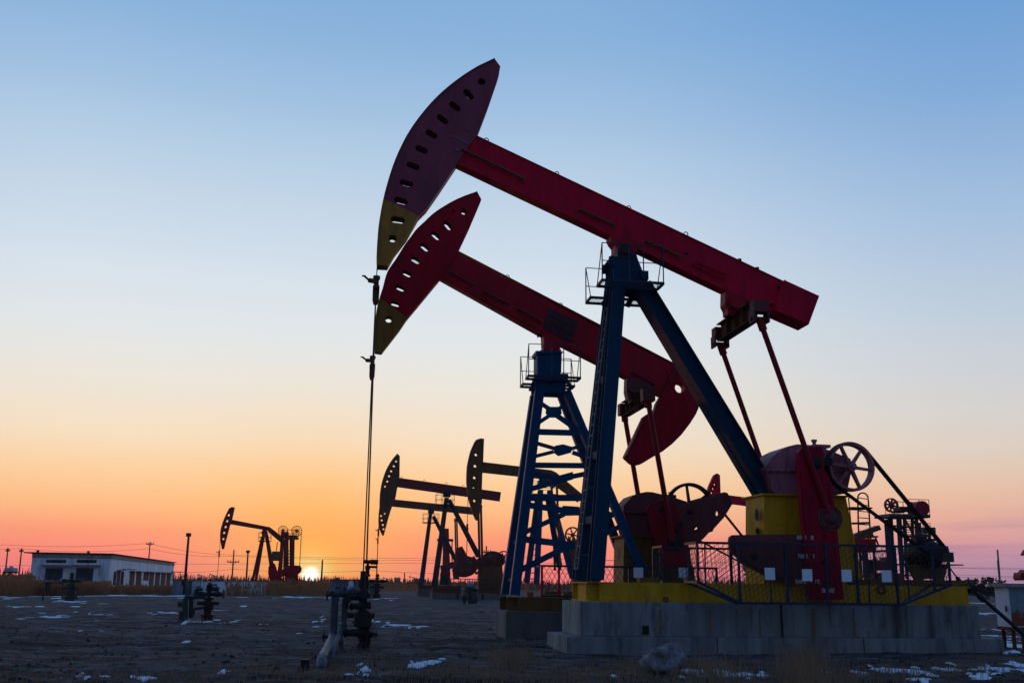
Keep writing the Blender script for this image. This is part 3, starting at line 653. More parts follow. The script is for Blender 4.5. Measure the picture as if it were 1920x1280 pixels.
# safety fence round the cranks
def cage(name, label, sg):
    T = thing(name, label, 'fence', F1, at=(F1.sz(1540, 1130, -1.9)[0], sg * 1.5, 1.2), group='fences beside the cranks')
    v = sg * 1.9; vi = sg * .97
    P = lambda px, py: F1.p(px, py, -1.9)
    a, b = P(1307, 1017), P(1776, 1025); zt = (a.z + b.z) / 2; xa, xb = a.x, b.x
    c, d = P(1388, 1131), P(1690, 1132); zb = (c.z + d.z) / 2; e, f = P(1307, 1093), P(1778, 1094); ze = (e.z + f.z) / 2
    low = lambda x: ze + (zb - ze) * (x - xa) / (c.x - xa) if x < c.x else (zb if x < d.x else zb + (ze - zb) * (x - d.x) / (xb - d.x))
    o = MB(); W = .06
    o.bar((xa, v, zt), (xb, v, zt), W, W); pl = [(xa, v, ze), (c.x, v, zb), (d.x, v, zb), (xb, v, ze)]
    for i in range(3): o.bar(pl[i], pl[i + 1], W, W)
    for x in (xa, xb): o.bar((x, v, zt), (x, vi, zt), W, W); o.bar((x, v, ze), (x, vi, ze - .0), W, W)
    o.bar((xa, vi, ze), (c.x, v + -sg * .15, zb - .02), W, W); o.bar((xb, vi, ze), (d.x, v + -sg * .15, zb - .02), W, W)
    R = o.build('rail', M_fence, T)
    for px in (1307, 1386, 1475, 1550, 1607, 1681, 1751, 1776):
        x = P(px, 1080).x if px not in (1307, 1776) else (xa if px == 1307 else xb); o = MB(); o.bar((x, v, low(x) + .03), (x, v, zt - .03), .055 if px not in (1475,) else .07, .055, (1, 0, 0)); o.build('post', M_fence, T)
    for px in (1323, 1444, 1513, 1628, 1702):
        x = P(px, 1080).x; o = MB(); o.bar((x, v + sg * .0, low(x) + .03), (x, v, zt - .03 if px in (1323, 1702) else low(x) + .62), .03, .03, (1, 0, 0)); o.build('post', M_fence, T)
    o = MB(); m_ = -sg * .02
    wiremesh(o, [(xa, v + m_, ze), (c.x, v + m_, zb), (d.x, v + m_, zb), (xb, v + m_, ze), (xb, v + m_, zt), (xa, v + m_, zt)])
    wiremesh(o, [(xa, v, ze), (xa, vi, ze), (xa, vi, zt), (xa, v, zt)]); wiremesh(o, [(xb, v, ze), (xb, vi, ze), (xb, vi, zt), (xb, v, zt)])
    o.build('chain_link', M_wire, T)
    if sg < 0:
        for px, py in ((1443, 1075), (1513, 1077.5), (1587, 1078.5), (1662, 1079.5)):
            q = F1.p(px, py, -1.93); o = MB(); o.cbox((q.x, -1.945, q.z), .265, .006, .29); o.build('sign_board', M_sign, T)
        q = F1.p(1780, 1044, -1.9); o = MB(); o.cbox((q.x, -1.85, q.z), .13, .3, .24); o.box((q.x - .05, -2.006, q.z - .1), (q.x + .05, -2.0, q.z + .1)); o.build('junction_box', M_green, T)
    return T
cage('safety_fence', 'navy mesh safety fence with four white boards in front of the nearest crank', -1)
cage('safety_fence', 'navy mesh safety fence behind the yellow pedestal, on the far side of the nearest pump', 1)
# ================================================================== SECOND PUMP
A0 = ground(948, 1196); F2 = Frame(A0); F2 = Frame(A0 + F2.n * 1.15)
PJ2 = thing('pump_jack', 'second large red pump jack on a mid-blue lattice tower behind the nearest one', 'pump jack', F2, at=(F2.sz(1070, 1130)[0], 0, 1.2), group='pump jacks of the oil field')
hv = -.2
zz = lambda zf, pts: [F2.sz(*zf(*p), hv) for p in pts]
out2 = zz(zH, [(683, 812), (625, 832), (560, 860), (495, 897), (440, 935), (392, 980), (350, 1020), (320, 1060), (290, 1100), (240, 1180)]) + zz(z2, [(345, 120), (310, 240), (285, 320), (262, 420), (250, 560), (250, 640), (252, 714), (302, 722), (440, 545), (490, 470), (615, 320), (735, 175), (860, 0)]) + zz(zH, [(640, 1010), (706, 855)])
hs = [(zH, (551, 918), (551, 918), 9), (zH, (610, 922), (610, 922), 17), (zH, (514, 985), (532, 1008), 15), (zH, (446, 1042), (467, 1062), 15), (zH, (386, 1106), (407, 1124), 15), (zH, (334, 1178), (357, 1192), 15),
      (z2, (542, 17), (572, 34), 19), (z2, (477, 124), (508, 140), 19), (z2, (427, 233), (458, 247), 19), (z2, (388, 352), (420, 362), 19), (z2, (355, 474), (355, 474), 26)]
holes = [slot(F2, zf(*a), zf(*b), r / (2.909 if zf is zH else 4), hv) for zf, a, b, r in hs]
pa = F2.p(*z2(297, 318), hv); pb = F2.p(*z2(490, 460), hv); dd = (pb - pa).normalized()
two_tone(M_head2, (.27, .135, .02), pa - OFF[PJ2], Vector((dd.z, 0, -dd.x)) * (1 if dd.x > 0 else -1))
head(F2, PJ2, out2, holes, .40, M_head2, 17, 'red horsehead with its lower tip painted ochre')
# beam
top = [z2(860, -28), z2(1840, 490), (1168, 638), (1262, 684.5)]; bot = [(1255, 750), z4(935, 380), (1015, 628), z2(700, 145)]
bp = [F2.sz(*q, -.16) for q in top + bot]; o = MB(); o.prism(bp, -.16, .16)
tA, tB = F2.p(*top[0], 0), F2.p(*top[3], 0); bA, bB = F2.p(*bot[3], 0), F2.p(*bot[0], 0); bd = (tB - tA).normalized(); up2 = Vector((-bd.z, 0, bd.x))
flange(o, tA + up2 * .012, tB + up2 * .012, .38, .026); flange(o, bA - up2 * .012, bB - up2 * .012, .38, .026)
WB2 = o.build('walking_beam', M_red2, PJ2)
o = MB(); q = P_(F2, z2, [(1545, 385), (1775, 490), (1735, 650), (1700, 640), (1515, 545)], -.17); o.prism(q, -.185, .185)
for x in (1600, 1665, 1725): a, b = F2.p(*z2(x, 385 + (x - 1545) * .46), -.19), F2.p(*z2(x - 30, 555 + (x - 1515) * .42), -.19); o.bar(a, b, .03, .03)
for t in (.3, .7): a, b = F2.p(*z2(1560, 400 + 150 * t), -.19), F2.p(*z2(1745, 495 + 150 * t), -.19); o.bar(a, b, .03, .03)
o.build('saddle_plate', mat('dark_plum_paint', (.10, .03, .045), .6, var=.3), WB2)
o = MB()
for (zf, a, b) in ((z2, (815, 115), (990, 215)), (z2, (1070, 265), (1260, 360)), (z2, (1325, 395), (1500, 490)), (z3, (460, 1020), (620, 1110))):
    A, B = F2.p(*zf(*a), -.22), F2.p(*zf(*b), -.22); o.tube(A, B, .03); 
    for t in (0, .5, 1): q = A.lerp(B, t); o.tube(q, q + Vector((0, .08, 0)), .03); o.tube(q, q - up2 * .1, .02)
    o.cut()
o.build('hand_bar', M_weight, WB2)
o = MB()
for (zf, x, y) in ((z2, 1242, 165), (z2, 1640, 375), (z3, 672, 945)):
    c = F2.p(*zf(x, y), 0); o.path([c + bd * (.08 * cos(t)) + up2 * (.11 * sin(t)) for t in [pi * k / 8 for k in range(9)]], .014); o.cut()
for (zf, a, b) in ((zH, (630, 1168), (708, 1205)), (z2, (1385, 235), (1495, 290)), (z3, (110, 645), (215, 695)), (z3, (465, 835), (570, 885)), (z2, (1800, 455), (1880, 495))):
    A, B = F2.p(*zf(*a), 0), F2.p(*zf(*b), 0); o.path([A - up2 * .12, A, B, B - up2 * .12], .012); o.cut()
o.build('lifting_loop', M_dark, WB2)
# tail counterweight plate
tw = P_(F2, zG, [(640, -40), (790, 25), (905, 90), (1010, 250), (1070, 420), (1085, 530), (1050, 610), (980, 720), (880, 850), (770, 960), (655, 1050), (540, 1115), (400, 1200), (345, 1212), (290, 1195), (215, 1125), (440, 650), (505, 605), (560, 625), (600, 480), (660, 380), (740, 215)], -.19)
hl = F2.p(*zG(862, 300), -.19); hp_ = [(hl.x + .17 * cos(t), hl.z + .17 * sin(t)) for t in [2 * pi * k / 16 for k in range(16)]]
o = MB(); o.prism(tw, -.19, -.15, [hp_]); o.prism(tw, .15, .19, [hp_]); hl2 = [(hl.x + .17 * cos(t), hl.z + .17 * sin(t)) for t in [2 * pi * k / 16 for k in range(17)]]
o.strip(tw + [tw[0]], -.15, .15, .03); o.strip(hl2[::-1], -.15, .15, .02)
TW2 = o.build('tail_counterweight', M_head2, PJ2, 'curved tail counterweight plate with a round hole')
o = MB(); a, b = F2.p(*zG(640, 400), -.24), F2.p(*zG(800, 80), -.24); o.bar(a, b, .09, .07); o.cut(); a, b = F2.p(*zG(225, 1110), -.2), F2.p(*zG(450, 650), -.2); o.bar(a, b, .08, .06); o.build('edge_rib', M_pit, TW2)
# saddle bearing
o = MB(); q = P_(F2, z4, [(440, 110), (560, 170), (620, 215), (575, 262), (470, 262), (445, 225)], 0); o.prism(q, -.28, .28); c = F2.p(*z4(525, 215), -.36); o.lathe(c, (0, 1, 0), [(0, .12), (0, .2), (.72, .2), (.72, .12)], 18, False); o.box((c.x - .28, -.33, c.z - .28), (c.x + .28, .33, c.z - .05)); o.build('centre_bearing', M_red2, PJ2)
o = MB(); 
for x, y in ((430, 132), (600, 225), (575, 250)): c = F2.p(*z4(x, y), -.1); o.tube(c - Vector((.14, 0, -.05)), c + Vector((.12, 0, -.04)), .03); o.tube(c - Vector((.1, 0, .07)), c + Vector((-.1, 0, .1)), .03)
o.build('clamp_bolt', M_dark, PJ2)
# lattice tower
q = P_(F2, z4, [(400, 275), (610, 270), (605, 450), (400, 455)], -.35); o = MB(); o.prism(q, -.35, .35); q2 = P_(F2, z4, [(388, 262), (622, 268), (618, 280), (392, 292)], -.4); o.prism(q2, -.4, .4)
q = P_(F2, z4, [(400, 455), (665, 458), (650, 490), (640, 620), (380, 620), (385, 500)], -.4); zf_ = F2.p(*z4(512, 540), -.4); o.prism(q, -.40, -.36, [[(zf_.x + .1 * cos(t), zf_.z + .05 * sin(t)) for t in [2 * pi * k / 10 for k in range(10)]]]); o.prism(q, .36, .40)
o.box((q[0][0], -.42, q[0][1] - .06), (q[1][0], .42, q[0][1])); o.box((q[4][0] + .04, -.36, q[4][1]), (q[3][0] - .04, .36, q[4][1] + .05))
o.build('tower_head', M_blue2, PJ2)
vb = -.95; vt = -.42
LT, LB = F2.p(*z4(425, 600), vt), F2.p(*z5(147, 880), vb)
RT, RB = F2.p(*z4(655, 600), vt), F2.p(*z5(822, 515), -.8)
# extend the rear leg to the skid level behind the near pump
ext = (RB - RT).normalized(); RB2 = RT + ext * ((RT.z - 1.95) / -ext.z if ext.z else 1)
def mir(p): return Vector((p[0], -p[1], p[2]))
def leg2(a, b, lab, w=.30):
    o = MB(); side = Vector((0, 1, 0)); d = (b - a).normalized(); x = d.cross(side)
    o.bar(a, b, w * .9, .03, (1, 0, 0)) ; o.bar(a + Vector((-.0, .14, 0)) + Vector((-w * .45, 0, 0)), b + Vector((0, .14, 0)) + Vector((-w * .45, 0, 0)), .03, .25, (1, 0, 0)); return o.build('leg', M_blue2, PJ2, lab)
leg2(LT, LB, 'near front leg', .31); leg2(mir(LT), mir(LB), 'far front leg', .31); leg2(RT, RB2, 'near rear leg', .27); leg2(mir(RT), mir(RB2), 'far rear leg', .27)
Lp = lambda zf, x, y: F2.p(*zf(x, y), vt + (vb - vt) * max(0, min(1, (zf(x, y)[1] - 731) / 380)))
br = [(z4, (440, 715), (500, 755), .16), (z4, (640, 715), (590, 755), .16), (z4, (415, 875), (505, 815), .16), (z4, (570, 815), (750, 940), .2),
      (z4, (400, 955), (770, 965), .24), (z4, (390, 1050), (560, 1100), .14), (z4, (780, 1075), (690, 1100), .14), (z4, (380, 1165), (540, 1125), .14), (z4, (700, 1130), (850, 1180), .16), (z4, (370, 1240), (880, 1245), .22),
      (zC, (190, 125), (440, 180), .2), (zC, (175, 275), (480, 190), .22), (zC, (560, 160), (760, 120), .2), (zC, (160, 358), (830, 358), .26), (zC, (155, 425), (490, 475), .24), (zC, (120, 675), (480, 510), .2),
      (zC, (620, 500), (900, 560), .2), (zC, (115, 740), (540, 790), .26), (zC, (85, 1020), (520, 805), .24), (z5, (600, 560), (790, 460), .2), (z5, (560, 370), (740, 400), .22)]
o = MB(); o2 = MB()
for zf, a, b, w in br:
    A, B = Lp(zf, *a), Lp(zf, *b); 
    for (ob, f) in ((o, lambda p: p), (o2, mir)):
        ob.cut()
        a_, b_ = f(A), f(B); ob.bar(a_, b_, .02, w * .76, (0, 1, 0)); d = (b_ - a_).normalized(); up = Vector((-d.z, 0, d.x)); sg = -1 if a_.y < 0 else 1
        ob.bar(a_ - up * w * .34 * (1 if up.z > 0 else -1) - Vector((0, sg * .05, 0)), b_ - up * w * .34 * (1 if up.z > 0 else -1) - Vector((0, sg * .05, 0)), .09, .02, (0, 1, 0))
o.build('cross_brace', M_blue2, PJ2)
o = MB(); o2 = MB()
for zf, pl in ((z4, [(495, 742), (600, 742), (610, 800), (575, 835), (510, 835), (470, 800), (475, 760)]), (z4, [(550, 1075), (620, 1062), (700, 1085), (690, 1135), (580, 1165), (540, 1135)]), (zC, [(430, 165), (440, 150), (558, 118), (575, 165), (560, 190), (440, 225)]), (zC, [(470, 430), (620, 440), (640, 520), (480, 525), (440, 500)]), (zC, [(500, 775), (600, 755), (640, 800), (560, 835), (480, 820)])):
    cc = zf(*pl[0]); v = vt + (vb - vt) * max(0, min(1, (cc[1] - 731) / 380)) - .02; q = P_(F2, zf, pl, v); o.prism(q, v - .012, v + .012); o2.prism(q, -v - .012, -v + .012); o.cut(); o2.cut()
o.build('gusset_plate', M_blue2, PJ2)
o = MB()
for t in (.15, .35, .55, .75, .93):
    for a, b in ((LT, LB), (RT, RB2)): c = a.lerp(b, t); o.bar(c + Vector((.03, .18, 0)), mir(c) + Vector((.03, -.18, 0)), .12, .1); o.cut()
o.build('cross_beam', M_blue2, PJ2)
for vo, vi, cs in ((-1.0, -.45, (z4(325, 480), z4(770, 490))), (1.0, .45, (z4(255, 572), z4(690, 590)))):
    a = F2.p(*cs[0], vo); b = F2.p(*cs[1], vo); platform(F2, PJ2, cs, zI1, vo, vi, [(.55, a.x, b.x), (1.05, a.x, b.x)])
o = MB(); o.bar(F2.p(*z4(400, 500), 0), F2.p(*z4(340, 600), .95), .08, .12); o.bar(F2.p(*z4(620, 470), 0), F2.p(*z4(690, 580), .9), .08, .12); o.build('platform_bracket', M_blue2, PJ2)
# equaliser, pitmans
ev = 1.45; e1 = F2.p(*zG(560, 400), -ev); e2 = F2.p(*zG(120, 590), ev); cx_, cz_ = (e1.x + e2.x) / 2, (e1.z + e2.z) / 2 + .05
o = MB(); o.ibeam((cx_, -ev + .1, cz_), (cx_, ev - .1, cz_), .28, .5, (1, 0, 0), .03, .03)
for v in (-.7, -.25, .25, .7): o.box((cx_ - .14, v - .015, cz_ - .22), (cx_ + .14, v + .015, cz_ + .22))
for k in range(5): o.tube((cx_ - .16, -.5 - k * .1, cz_ - .4), (cx_ - .16, -.5 - k * .1, cz_ - .2), .02)
EQ2 = o.build('equalizer', M_rust, PJ2)
o = MB()
for v in (-ev, ev): o.cbox((cx_, v, cz_), .4, .34, .4); o.cut()
o.build('pitman_yoke', M_weight, EQ2)
o = MB(); q = P_(F2, zG, [(210, 200), (400, 200), (560, 320), (420, 380), (230, 450), (205, 350)], 0); o.prism(q, -.2, .2); c = F2.p(*zG(290, 310), 0); o.lathe(c - Vector((0, .3, 0)), (0, 1, 0), [(0, .1), (0, .2), (.6, .2), (.6, .1)], 16, False); o.box((c.x - .1, -.2, cz_), (cx_ + .12, .2, c.z)); o.build('tail_bearing', M_weight, EQ2)
pn = F2.p(*zB(620, 790), -ev); o = MB(); o.tube((cx_, -ev, cz_ - .15), (pn.x, -ev, pn.z), .085, n=12); o.tube((cx_, -ev, cz_ - .15), (cx_ + .02, -ev, cz_ - .4), .12, n=12); o.build('pitman', M_pit, PJ2, 'near pitman arm')
o = MB(); o.tube((cx_, ev, cz_ - .15), (pn.x, ev, pn.z), .085, n=12); o.tube((cx_, ev, cz_ - .15), (cx_ + .02, ev, cz_ - .4), .12, n=12); o.build('pitman', M_pit, PJ2, 'far pitman arm')
# gearbox, crank, weight
q = P_(F2, zB, [(150, 500), (150, 450), (180, 415), (240, 350), (300, 328), (370, 314), (430, 318), (540, 345), (640, 370), (760, 410), (800, 500), (760, 745), (210, 745), (175, 600)], -.6)
o = MB(); o.prism(q, -.6, .6); GB2 = o.build('gearbox', M_weight, PJ2, bevel=.05)
o = MB(); q = P_(F2, zB, [(140, 500), (560, 500), (560, 522), (140, 522)], -.6); o.prism(q, -.68, .68)
for k in range(6): o.lathe(F2.p(*zB(170 + k * 45, 500), -.64), (0, 0, 1), [(0, .025), (.05, .025)], 6, False)
o.cbox(F2.p(*zB(600, 360), 0), .3, .3, .1); o.lathe(F2.p(*zB(605, 360), -.4), (0, 0, 1), [(0, .04), (.1, .04), (.1, .09), (.14, .09)], 10); o.build('housing_flange', M_weight, GB2)
ck = [(370, 470), (400, 440), (560, 370), (640, 440), (760, 820), (815, 1070), (560, 1030), (520, 950), (430, 700)]
cw = [(630, 470), (720, 440), (880, 385), (1120, 316), (1150, 322), (1175, 360), (1180, 380), (1200, 430), (1120, 560), (1020, 670), (1010, 695), (975, 705), (930, 755), (880, 800), (830, 810), (770, 790), (720, 760), (690, 640)]
h1 = F2.p(*zB(850, 668), -1.2); h2_ = F2.p(*zB(1055, 520), -1.2)
for sg in (-1, 1):
    o = MB(); o.prism(P_(F2, zB, ck, -1.3), sg * 1.15, sg * 1.32); CK = o.build('crank', M_pit, PJ2, ('near' if sg < 0 else 'far') + ' crank arm', bevel=.015)
    o = MB(); o.prism(P_(F2, zB, cw, -1.2), sg * 1.0, sg * 1.15, [[(h.x + r * cos(t), h.z + 1.3 * r * sin(t)) for t in [2 * pi * k / 10 for k in range(10)]] for h, r in ((h1, .09), (h2_, .07))]); o.build('counterweight', M_weight, CK, bevel=.015)
    o = MB(); c = F2.p(*zB(645, 800), -1.3); c.y = sg * 1.32; o.lathe(c, (0, sg, 0), [(-.05, .28), (.04, .28), (.05, .16), (.14, .14)], 20, False)
    for x, y in ((510, 490), (805, 505), (690, 630), (665, 685), (715, 805)): d = F2.p(*zB(x, y), -1.3); d.y = sg * (1.15 if x > 760 else 1.32); o.lathe(d, (0, sg, 0), [(-.02, .1), (.04, .1), (.05, .05)], 12, False)
    o.build('crank_pin', M_dark, CK)
wc = F2.p(*zB(785, 470), .6); spoked_wheel(PJ2, 'belt_wheel', wc, (0, 1, 0), .80, .22, 6, M_dark, .12, .07, .07, a0=1.45)
m2c = F2.p(1430, 1060, .3); motor(PJ2, (m2c.x, .9, m2c.z), 1.1, .3, M_dark, M_black, .18); belt(PJ2, 'drive_belt', (wc.x, wc.z), .82, (m2c.x, m2c.z), .19, .2, M_black, .6)
# pedestal and skid
o = MB(); tl, tr, bl, br_ = [F2.p(*zB(*q), -.55) for q in ((155, 745), (760, 745), (145, 1190), (830, 1190))]
c = [Vector((q.x, v, q.z)) for v in (-.55, .7) for q in (bl, br_, tr, tl)]; o.hexa([c[0], c[1], c[5], c[4], c[3], c[2], c[6], c[7]])
PD2 = o.build('pedestal', M_yel2, PJ2); o = MB(); o.box((tl.x - .1, -.65, tl.z), (tr.x + .1, .8, tl.z + .05)); o.build('cap_plate', M_yel2, PD2)
o = MB(); pts = [(tl.x - .006 - (tl.x - bl.x) * .35, .1 + .13 * cos(t), tl.z - .62 + .34 * sin(t)) for t in [2 * pi * k / 16 for k in range(16)]]; o.add(pts, [tuple(range(16))]); o.add([(p[0] - .003, p[1], p[2]) for p in pts], [tuple(range(16))[::-1]]); o.build('inspection_hole', M_black, PD2)
sL, sT = F2.p(970, 1119, -.9), F2.p(970, 1145, -.9); zt2, zb2 = sL.z, sT.z; xe = F2.p(1480, 1100, -.9).x; zc = (zt2 + zb2) / 2
o = MB()
for v in (-.8, .8): o.ibeam((sL.x - .3, v, zc), (xe, v, zc), .3, zt2 - zb2, (0, 1, 0), .03, .03)
o.box((sL.x, -.955, zb2 + .03), (xe, -.945, zt2 - .03))
for x in (sL.x, xe - .2): o.bar((x, -.64, zc), (x, .64, zc), .2, (zt2 - zb2) * .9, (1, 0, 0))
o.build('skid_frame', M_yel2, PJ2)
o = MB(); 
for x in (993, 1060): q = F2.p(x, 1112, -.8); o.cbox((q.x, -.8, zt2 + .08), .2, .22, .16); o.cut()
o.build('anchor_block', M_orange, PJ2)
q = F2.p(*z2(225, 830), 0); rod2 = F2.p(681.5, 1065, 0)
carrier(PJ2, (F2.p(698, 690, 0).x, 0), F2.p(697, 686, 0).z, F2.p(703, 560, 0).z, rod2.z - .3, xb=rod2.x)
FD2 = thing('concrete_foundation', 'brownish concrete block under the second, lattice-towered pump jack', 'foundation', F2, at=(F2.sz(1050, 1170)[0], 0, 0), group='pump foundations')
o = MB(); a = F2.p(948, 1196, -1.15); z_ = zb2; o.box((a.x, -1.15, -.3), (xe + .3, 1.15, z_)); o.build('upper_block', M_conc2, FD2, bevel=.02)
# fence of the second pump
T = thing('safety_fence', 'navy mesh fence with two white boards and end posts painted red for sunset light by the second pump', 'fence', F2, at=(F2.sz(1150, 1110, -1.75)[0], -1.75, zb2), group='fences beside the cranks')
v = -1.75; a, b = F2.p(1016, 1060, v), F2.p(1345, 1062, v); c = F2.p(1016, 1117, v); zt_, zb_ = a.z, c.z
o = MB(); o.bar((a.x, v, zt_), (b.x, v, zt_), .06, .06); o.bar((a.x, v, zb_), (b.x, v, zb_), .06, .06); o.bar((a.x, v, zt_), (a.x, v + .8, zt_), .05, .05); o.bar((a.x, v, zb_), (a.x, v + .8, zb_), .05, .05); o.build('rail', M_fence, T)
for px in (1016, 1048, 1110, 1180, 1240, 1300, 1344):
    x = F2.p(px, 1090, v).x; o = MB(); o.bar((x, v, zb_), (x, v, zt_), .06, .06, (1, 0, 0)); o.build('post', M_red if px < 1050 else M_fence, T, 'fence post with red sunset light painted on' if px < 1050 else None)  # end posts get the red sunset light as crimson colour
o = MB(); wiremesh(o, [(a.x, v + .02, zb_), (b.x, v + .02, zb_), (b.x, v + .02, zt_), (a.x, v + .02, zt_)], .14, .007); o.build('chain_link', M_wire, T)
for px, py in ((1197, 1073), (1281, 1073)): q = F2.p(px, py, v - .04); o = MB(); o.cbox((q.x, v - .045, q.z), .30, .006, .30); o.build('sign_board', M_sign, T)

# ================================================================== FARTHER PUMPS
def mirror_v(F, a, v): q = a.copy(); q.y = v; return q
def far_pump(name, label, px0, Y, zf, spec, mats, tn=.15, W=1.0):
    A = at_depth(*px0, Y); F = Frame(A, tn); T = thing(name, label, 'pump jack', F, at=(0, 0, .9), group='pump jacks of the oil field')
    mh, mb, ml, mg, mp, mskid = mats; t = spec.get('t', .4) * W
    P = lambda pts, v=0, z_=zf: [F.sz(*z_(*p), v) for p in pts]
    H = spec['head']; hs_ = []
    for (x, y, r) in spec['holes']:
        hs_.append(slot(F, zf(x, y), zf(x, y), r, -t / 2))
    ol = P(H, -t / 2); head(F, T, ol, hs_, t, mh, spec['fn'])
    o = MB(); bm_ = P(spec['beam'], -.14 * W); o.prism(bm_, -.14 * W, .14 * W)
    B = o.build('walking_beam', mb, T)
    o = MB(); n = len(spec['beam']) // 2
    for i in range(n - 1):
        for (p, q) in ((spec['beam'][i], spec['beam'][i + 1]), (spec['beam'][-1 - i], spec['beam'][-2 - i])):
            a, b = F.p(*zf(*p), 0), F.p(*zf(*q), 0); o.bar(Vector((a.x, 0, a.z)), Vector((b.x, 0, b.z)), .36 * W, .04, (0, 1, 0))
    o.build('flange', mb, B)
    o = MB()
    for x, y in spec.get('loops', []): c = F.p(*zf(x, y), 0); o.path([c + Vector((.12 * cos(g), 0, .16 * sin(g))) for g in [pi * k / 6 for k in range(7)]], .02, 4)
    if o.v: o.build('lifting_loop', M_dark, B)
    for (a, b, w, v0, v1, *zz_) in spec['legs']:
        z_ = zz_[0] if zz_ else zf; p, q = F.p(*z_(*a), v0), F.p(*z_(*b), v1); o = MB(); o.ibeam(p, q, w, w, (1, 0, 0), .03, .04); o.build('leg', ml, T)
    o = MB(); c = F.p(*zf(*spec['apex']), 0); o.cbox(c, .7 * W, .8 * W, .35); o.lathe(c + Vector((0, -.5, .25)), (0, 1, 0), [(0, .2), (1.0, .2)], 12, False); o.cbox(c + Vector((0, 0, .35)), .5, .5, .3); o.build('centre_bearing', ml, T)
    if 'plat' in spec:
        (x0, y0), (x1, y1), hgt = spec['plat']; a, b = F.p(*zf(x0, y0), -.8), F.p(*zf(x1, y1), -.8); o = MB(); z0 = (a.z + b.z) / 2
        o.box((a.x, -.9, z0 - .03), (b.x, .9, z0 + .03)); D = o.build('platform', ml, T); o = MB(); h_ = 1.05
        for v in (-.9, .9):
            for hh in (.5, h_): o.tube((a.x, v, z0 + hh), (b.x, v, z0 + hh), .02, n=4)
            for x in (a.x, a.x + .6, b.x - .6, b.x): o.tube((x, v, z0), (x, v, z0 + h_), .022, n=4)
        for hh in (.5, h_):
            for x in (a.x, b.x): o.tube((x, -.9, z0 + hh), (x, .9, z0 + hh), .02, n=4)
        o.build('railing', ml, D)
    for key, nm, vv in (('gear', 'gearbox', .5), ('ped', 'pedestal', .55)):
        if key in spec:
            z_ = spec.get('zg', zf); q = [F.sz(*z_(*p), -vv) for p in spec[key]]; o = MB(); o.prism(q, -vv, vv); o.build(nm, mg if key == 'gear' else mp, T, bevel=.04)
    z_ = spec.get('zg', zf)
    for j, (pl, v0, v1) in enumerate(spec.get('cranks', [])):
        for sg in (1, -1):
            q = [F.sz(*z_(*p), -abs(v0)) for p in pl]; o = MB(); o.prism(q, sg * v0, sg * v1); o.build('crank' if j % 2 == 0 else 'counterweight', mg, T, bevel=.02)
    for (x, y, r) in spec.get('wheels', []):
        c = F.p(*z_(x, y), -.75); R = abs(F.p(*z_(x + r, y), -.75).x - c.x); spoked_wheel(T, 'belt_wheel', c, (0, 1, 0), R, .2, 6, mg, .15, .1, .09)
    for (a, b, za_, w) in spec.get('pit', []):
        for v in (-1.1, 1.1):
            p, q = F.p(*za_(*a), v * .999 if v < 0 else v), F.p(*za_(*b), v)
            if v > 0: p, q = Vector((pp.x, 1.1, pp.z)), Vector((qq.x, 1.1, qq.z))
            pp, qq = p, q; o = MB(); o.tube(p, q, w, n=8); o.build('pitman', mg, T)
    if spec.get('pit'): o = MB(); o.bar((pp.x, -1.1, pp.z), (pp.x, 1.1, pp.z), .3, .3, (1, 0, 0)); o.build('equalizer', mg, T)
    if 'skid' in spec:
        (x0, y0), (x1, y1) = spec['skid']; a, b = F.p(*zf(x0, y0), -.9), F.p(*zf(x1, y0), -.9); c = F.p(*zf(x0, y1), -.9); o = MB()
        for v in (-.75, .75): o.ibeam((a.x, v, (a.z + c.z) / 2), (b.x, v, (a.z + c.z) / 2), .3, a.z - c.z, (0, 1, 0), .05, .05)
        for x in (a.x + .1, (a.x + b.x) / 2, b.x - .1): o.bar((x, -.6, (a.z + c.z) / 2), (x, .6, (a.z + c.z) / 2), .2, (a.z - c.z) * .8, (1, 0, 0))
        o.build('skid_frame', mskid, T)
    if 'rod' in spec:
        (x, yt, yc, yb) = spec['rod']; q = F.p(*zf(x, yc), 0); carrier(T, (q.x, 0), q.z, F.p(*zf(x, yt), 0).z, F.p(*zf(x, yb), 0).z, R=.03)
    return F, T
def far_base(F, zf, spec, label, m=M_conc2, split=1):
    (x0, y0), (x1, y1) = spec; a, b = F.p(*zf(x0, y0), -1.1), F.p(*zf(x1, y0), -1.1)
    T = thing('concrete_foundation', label, 'foundation', F, at=((a.x + b.x) / 2, 0, 0), group='pump foundations')
    w = (b.x - a.x) / split
    for k in range(split): o = MB(); o.box((a.x + k * w + (.15 if k else 0), -1.1, -.3), (a.x + (k + 1) * w, 1.1, a.z)); o.build('block', m, T, bevel=.04)
    return T
M_fh = mat('far_dark_brown_paint', (.24, .095, .05), .6, var=.3); M_fb = mat('far_maroon_paint', (.24, .03, .035), .6, var=.2); M_fl = mat('far_navy_paint', (.03, .04, .055), .6, var=.2)
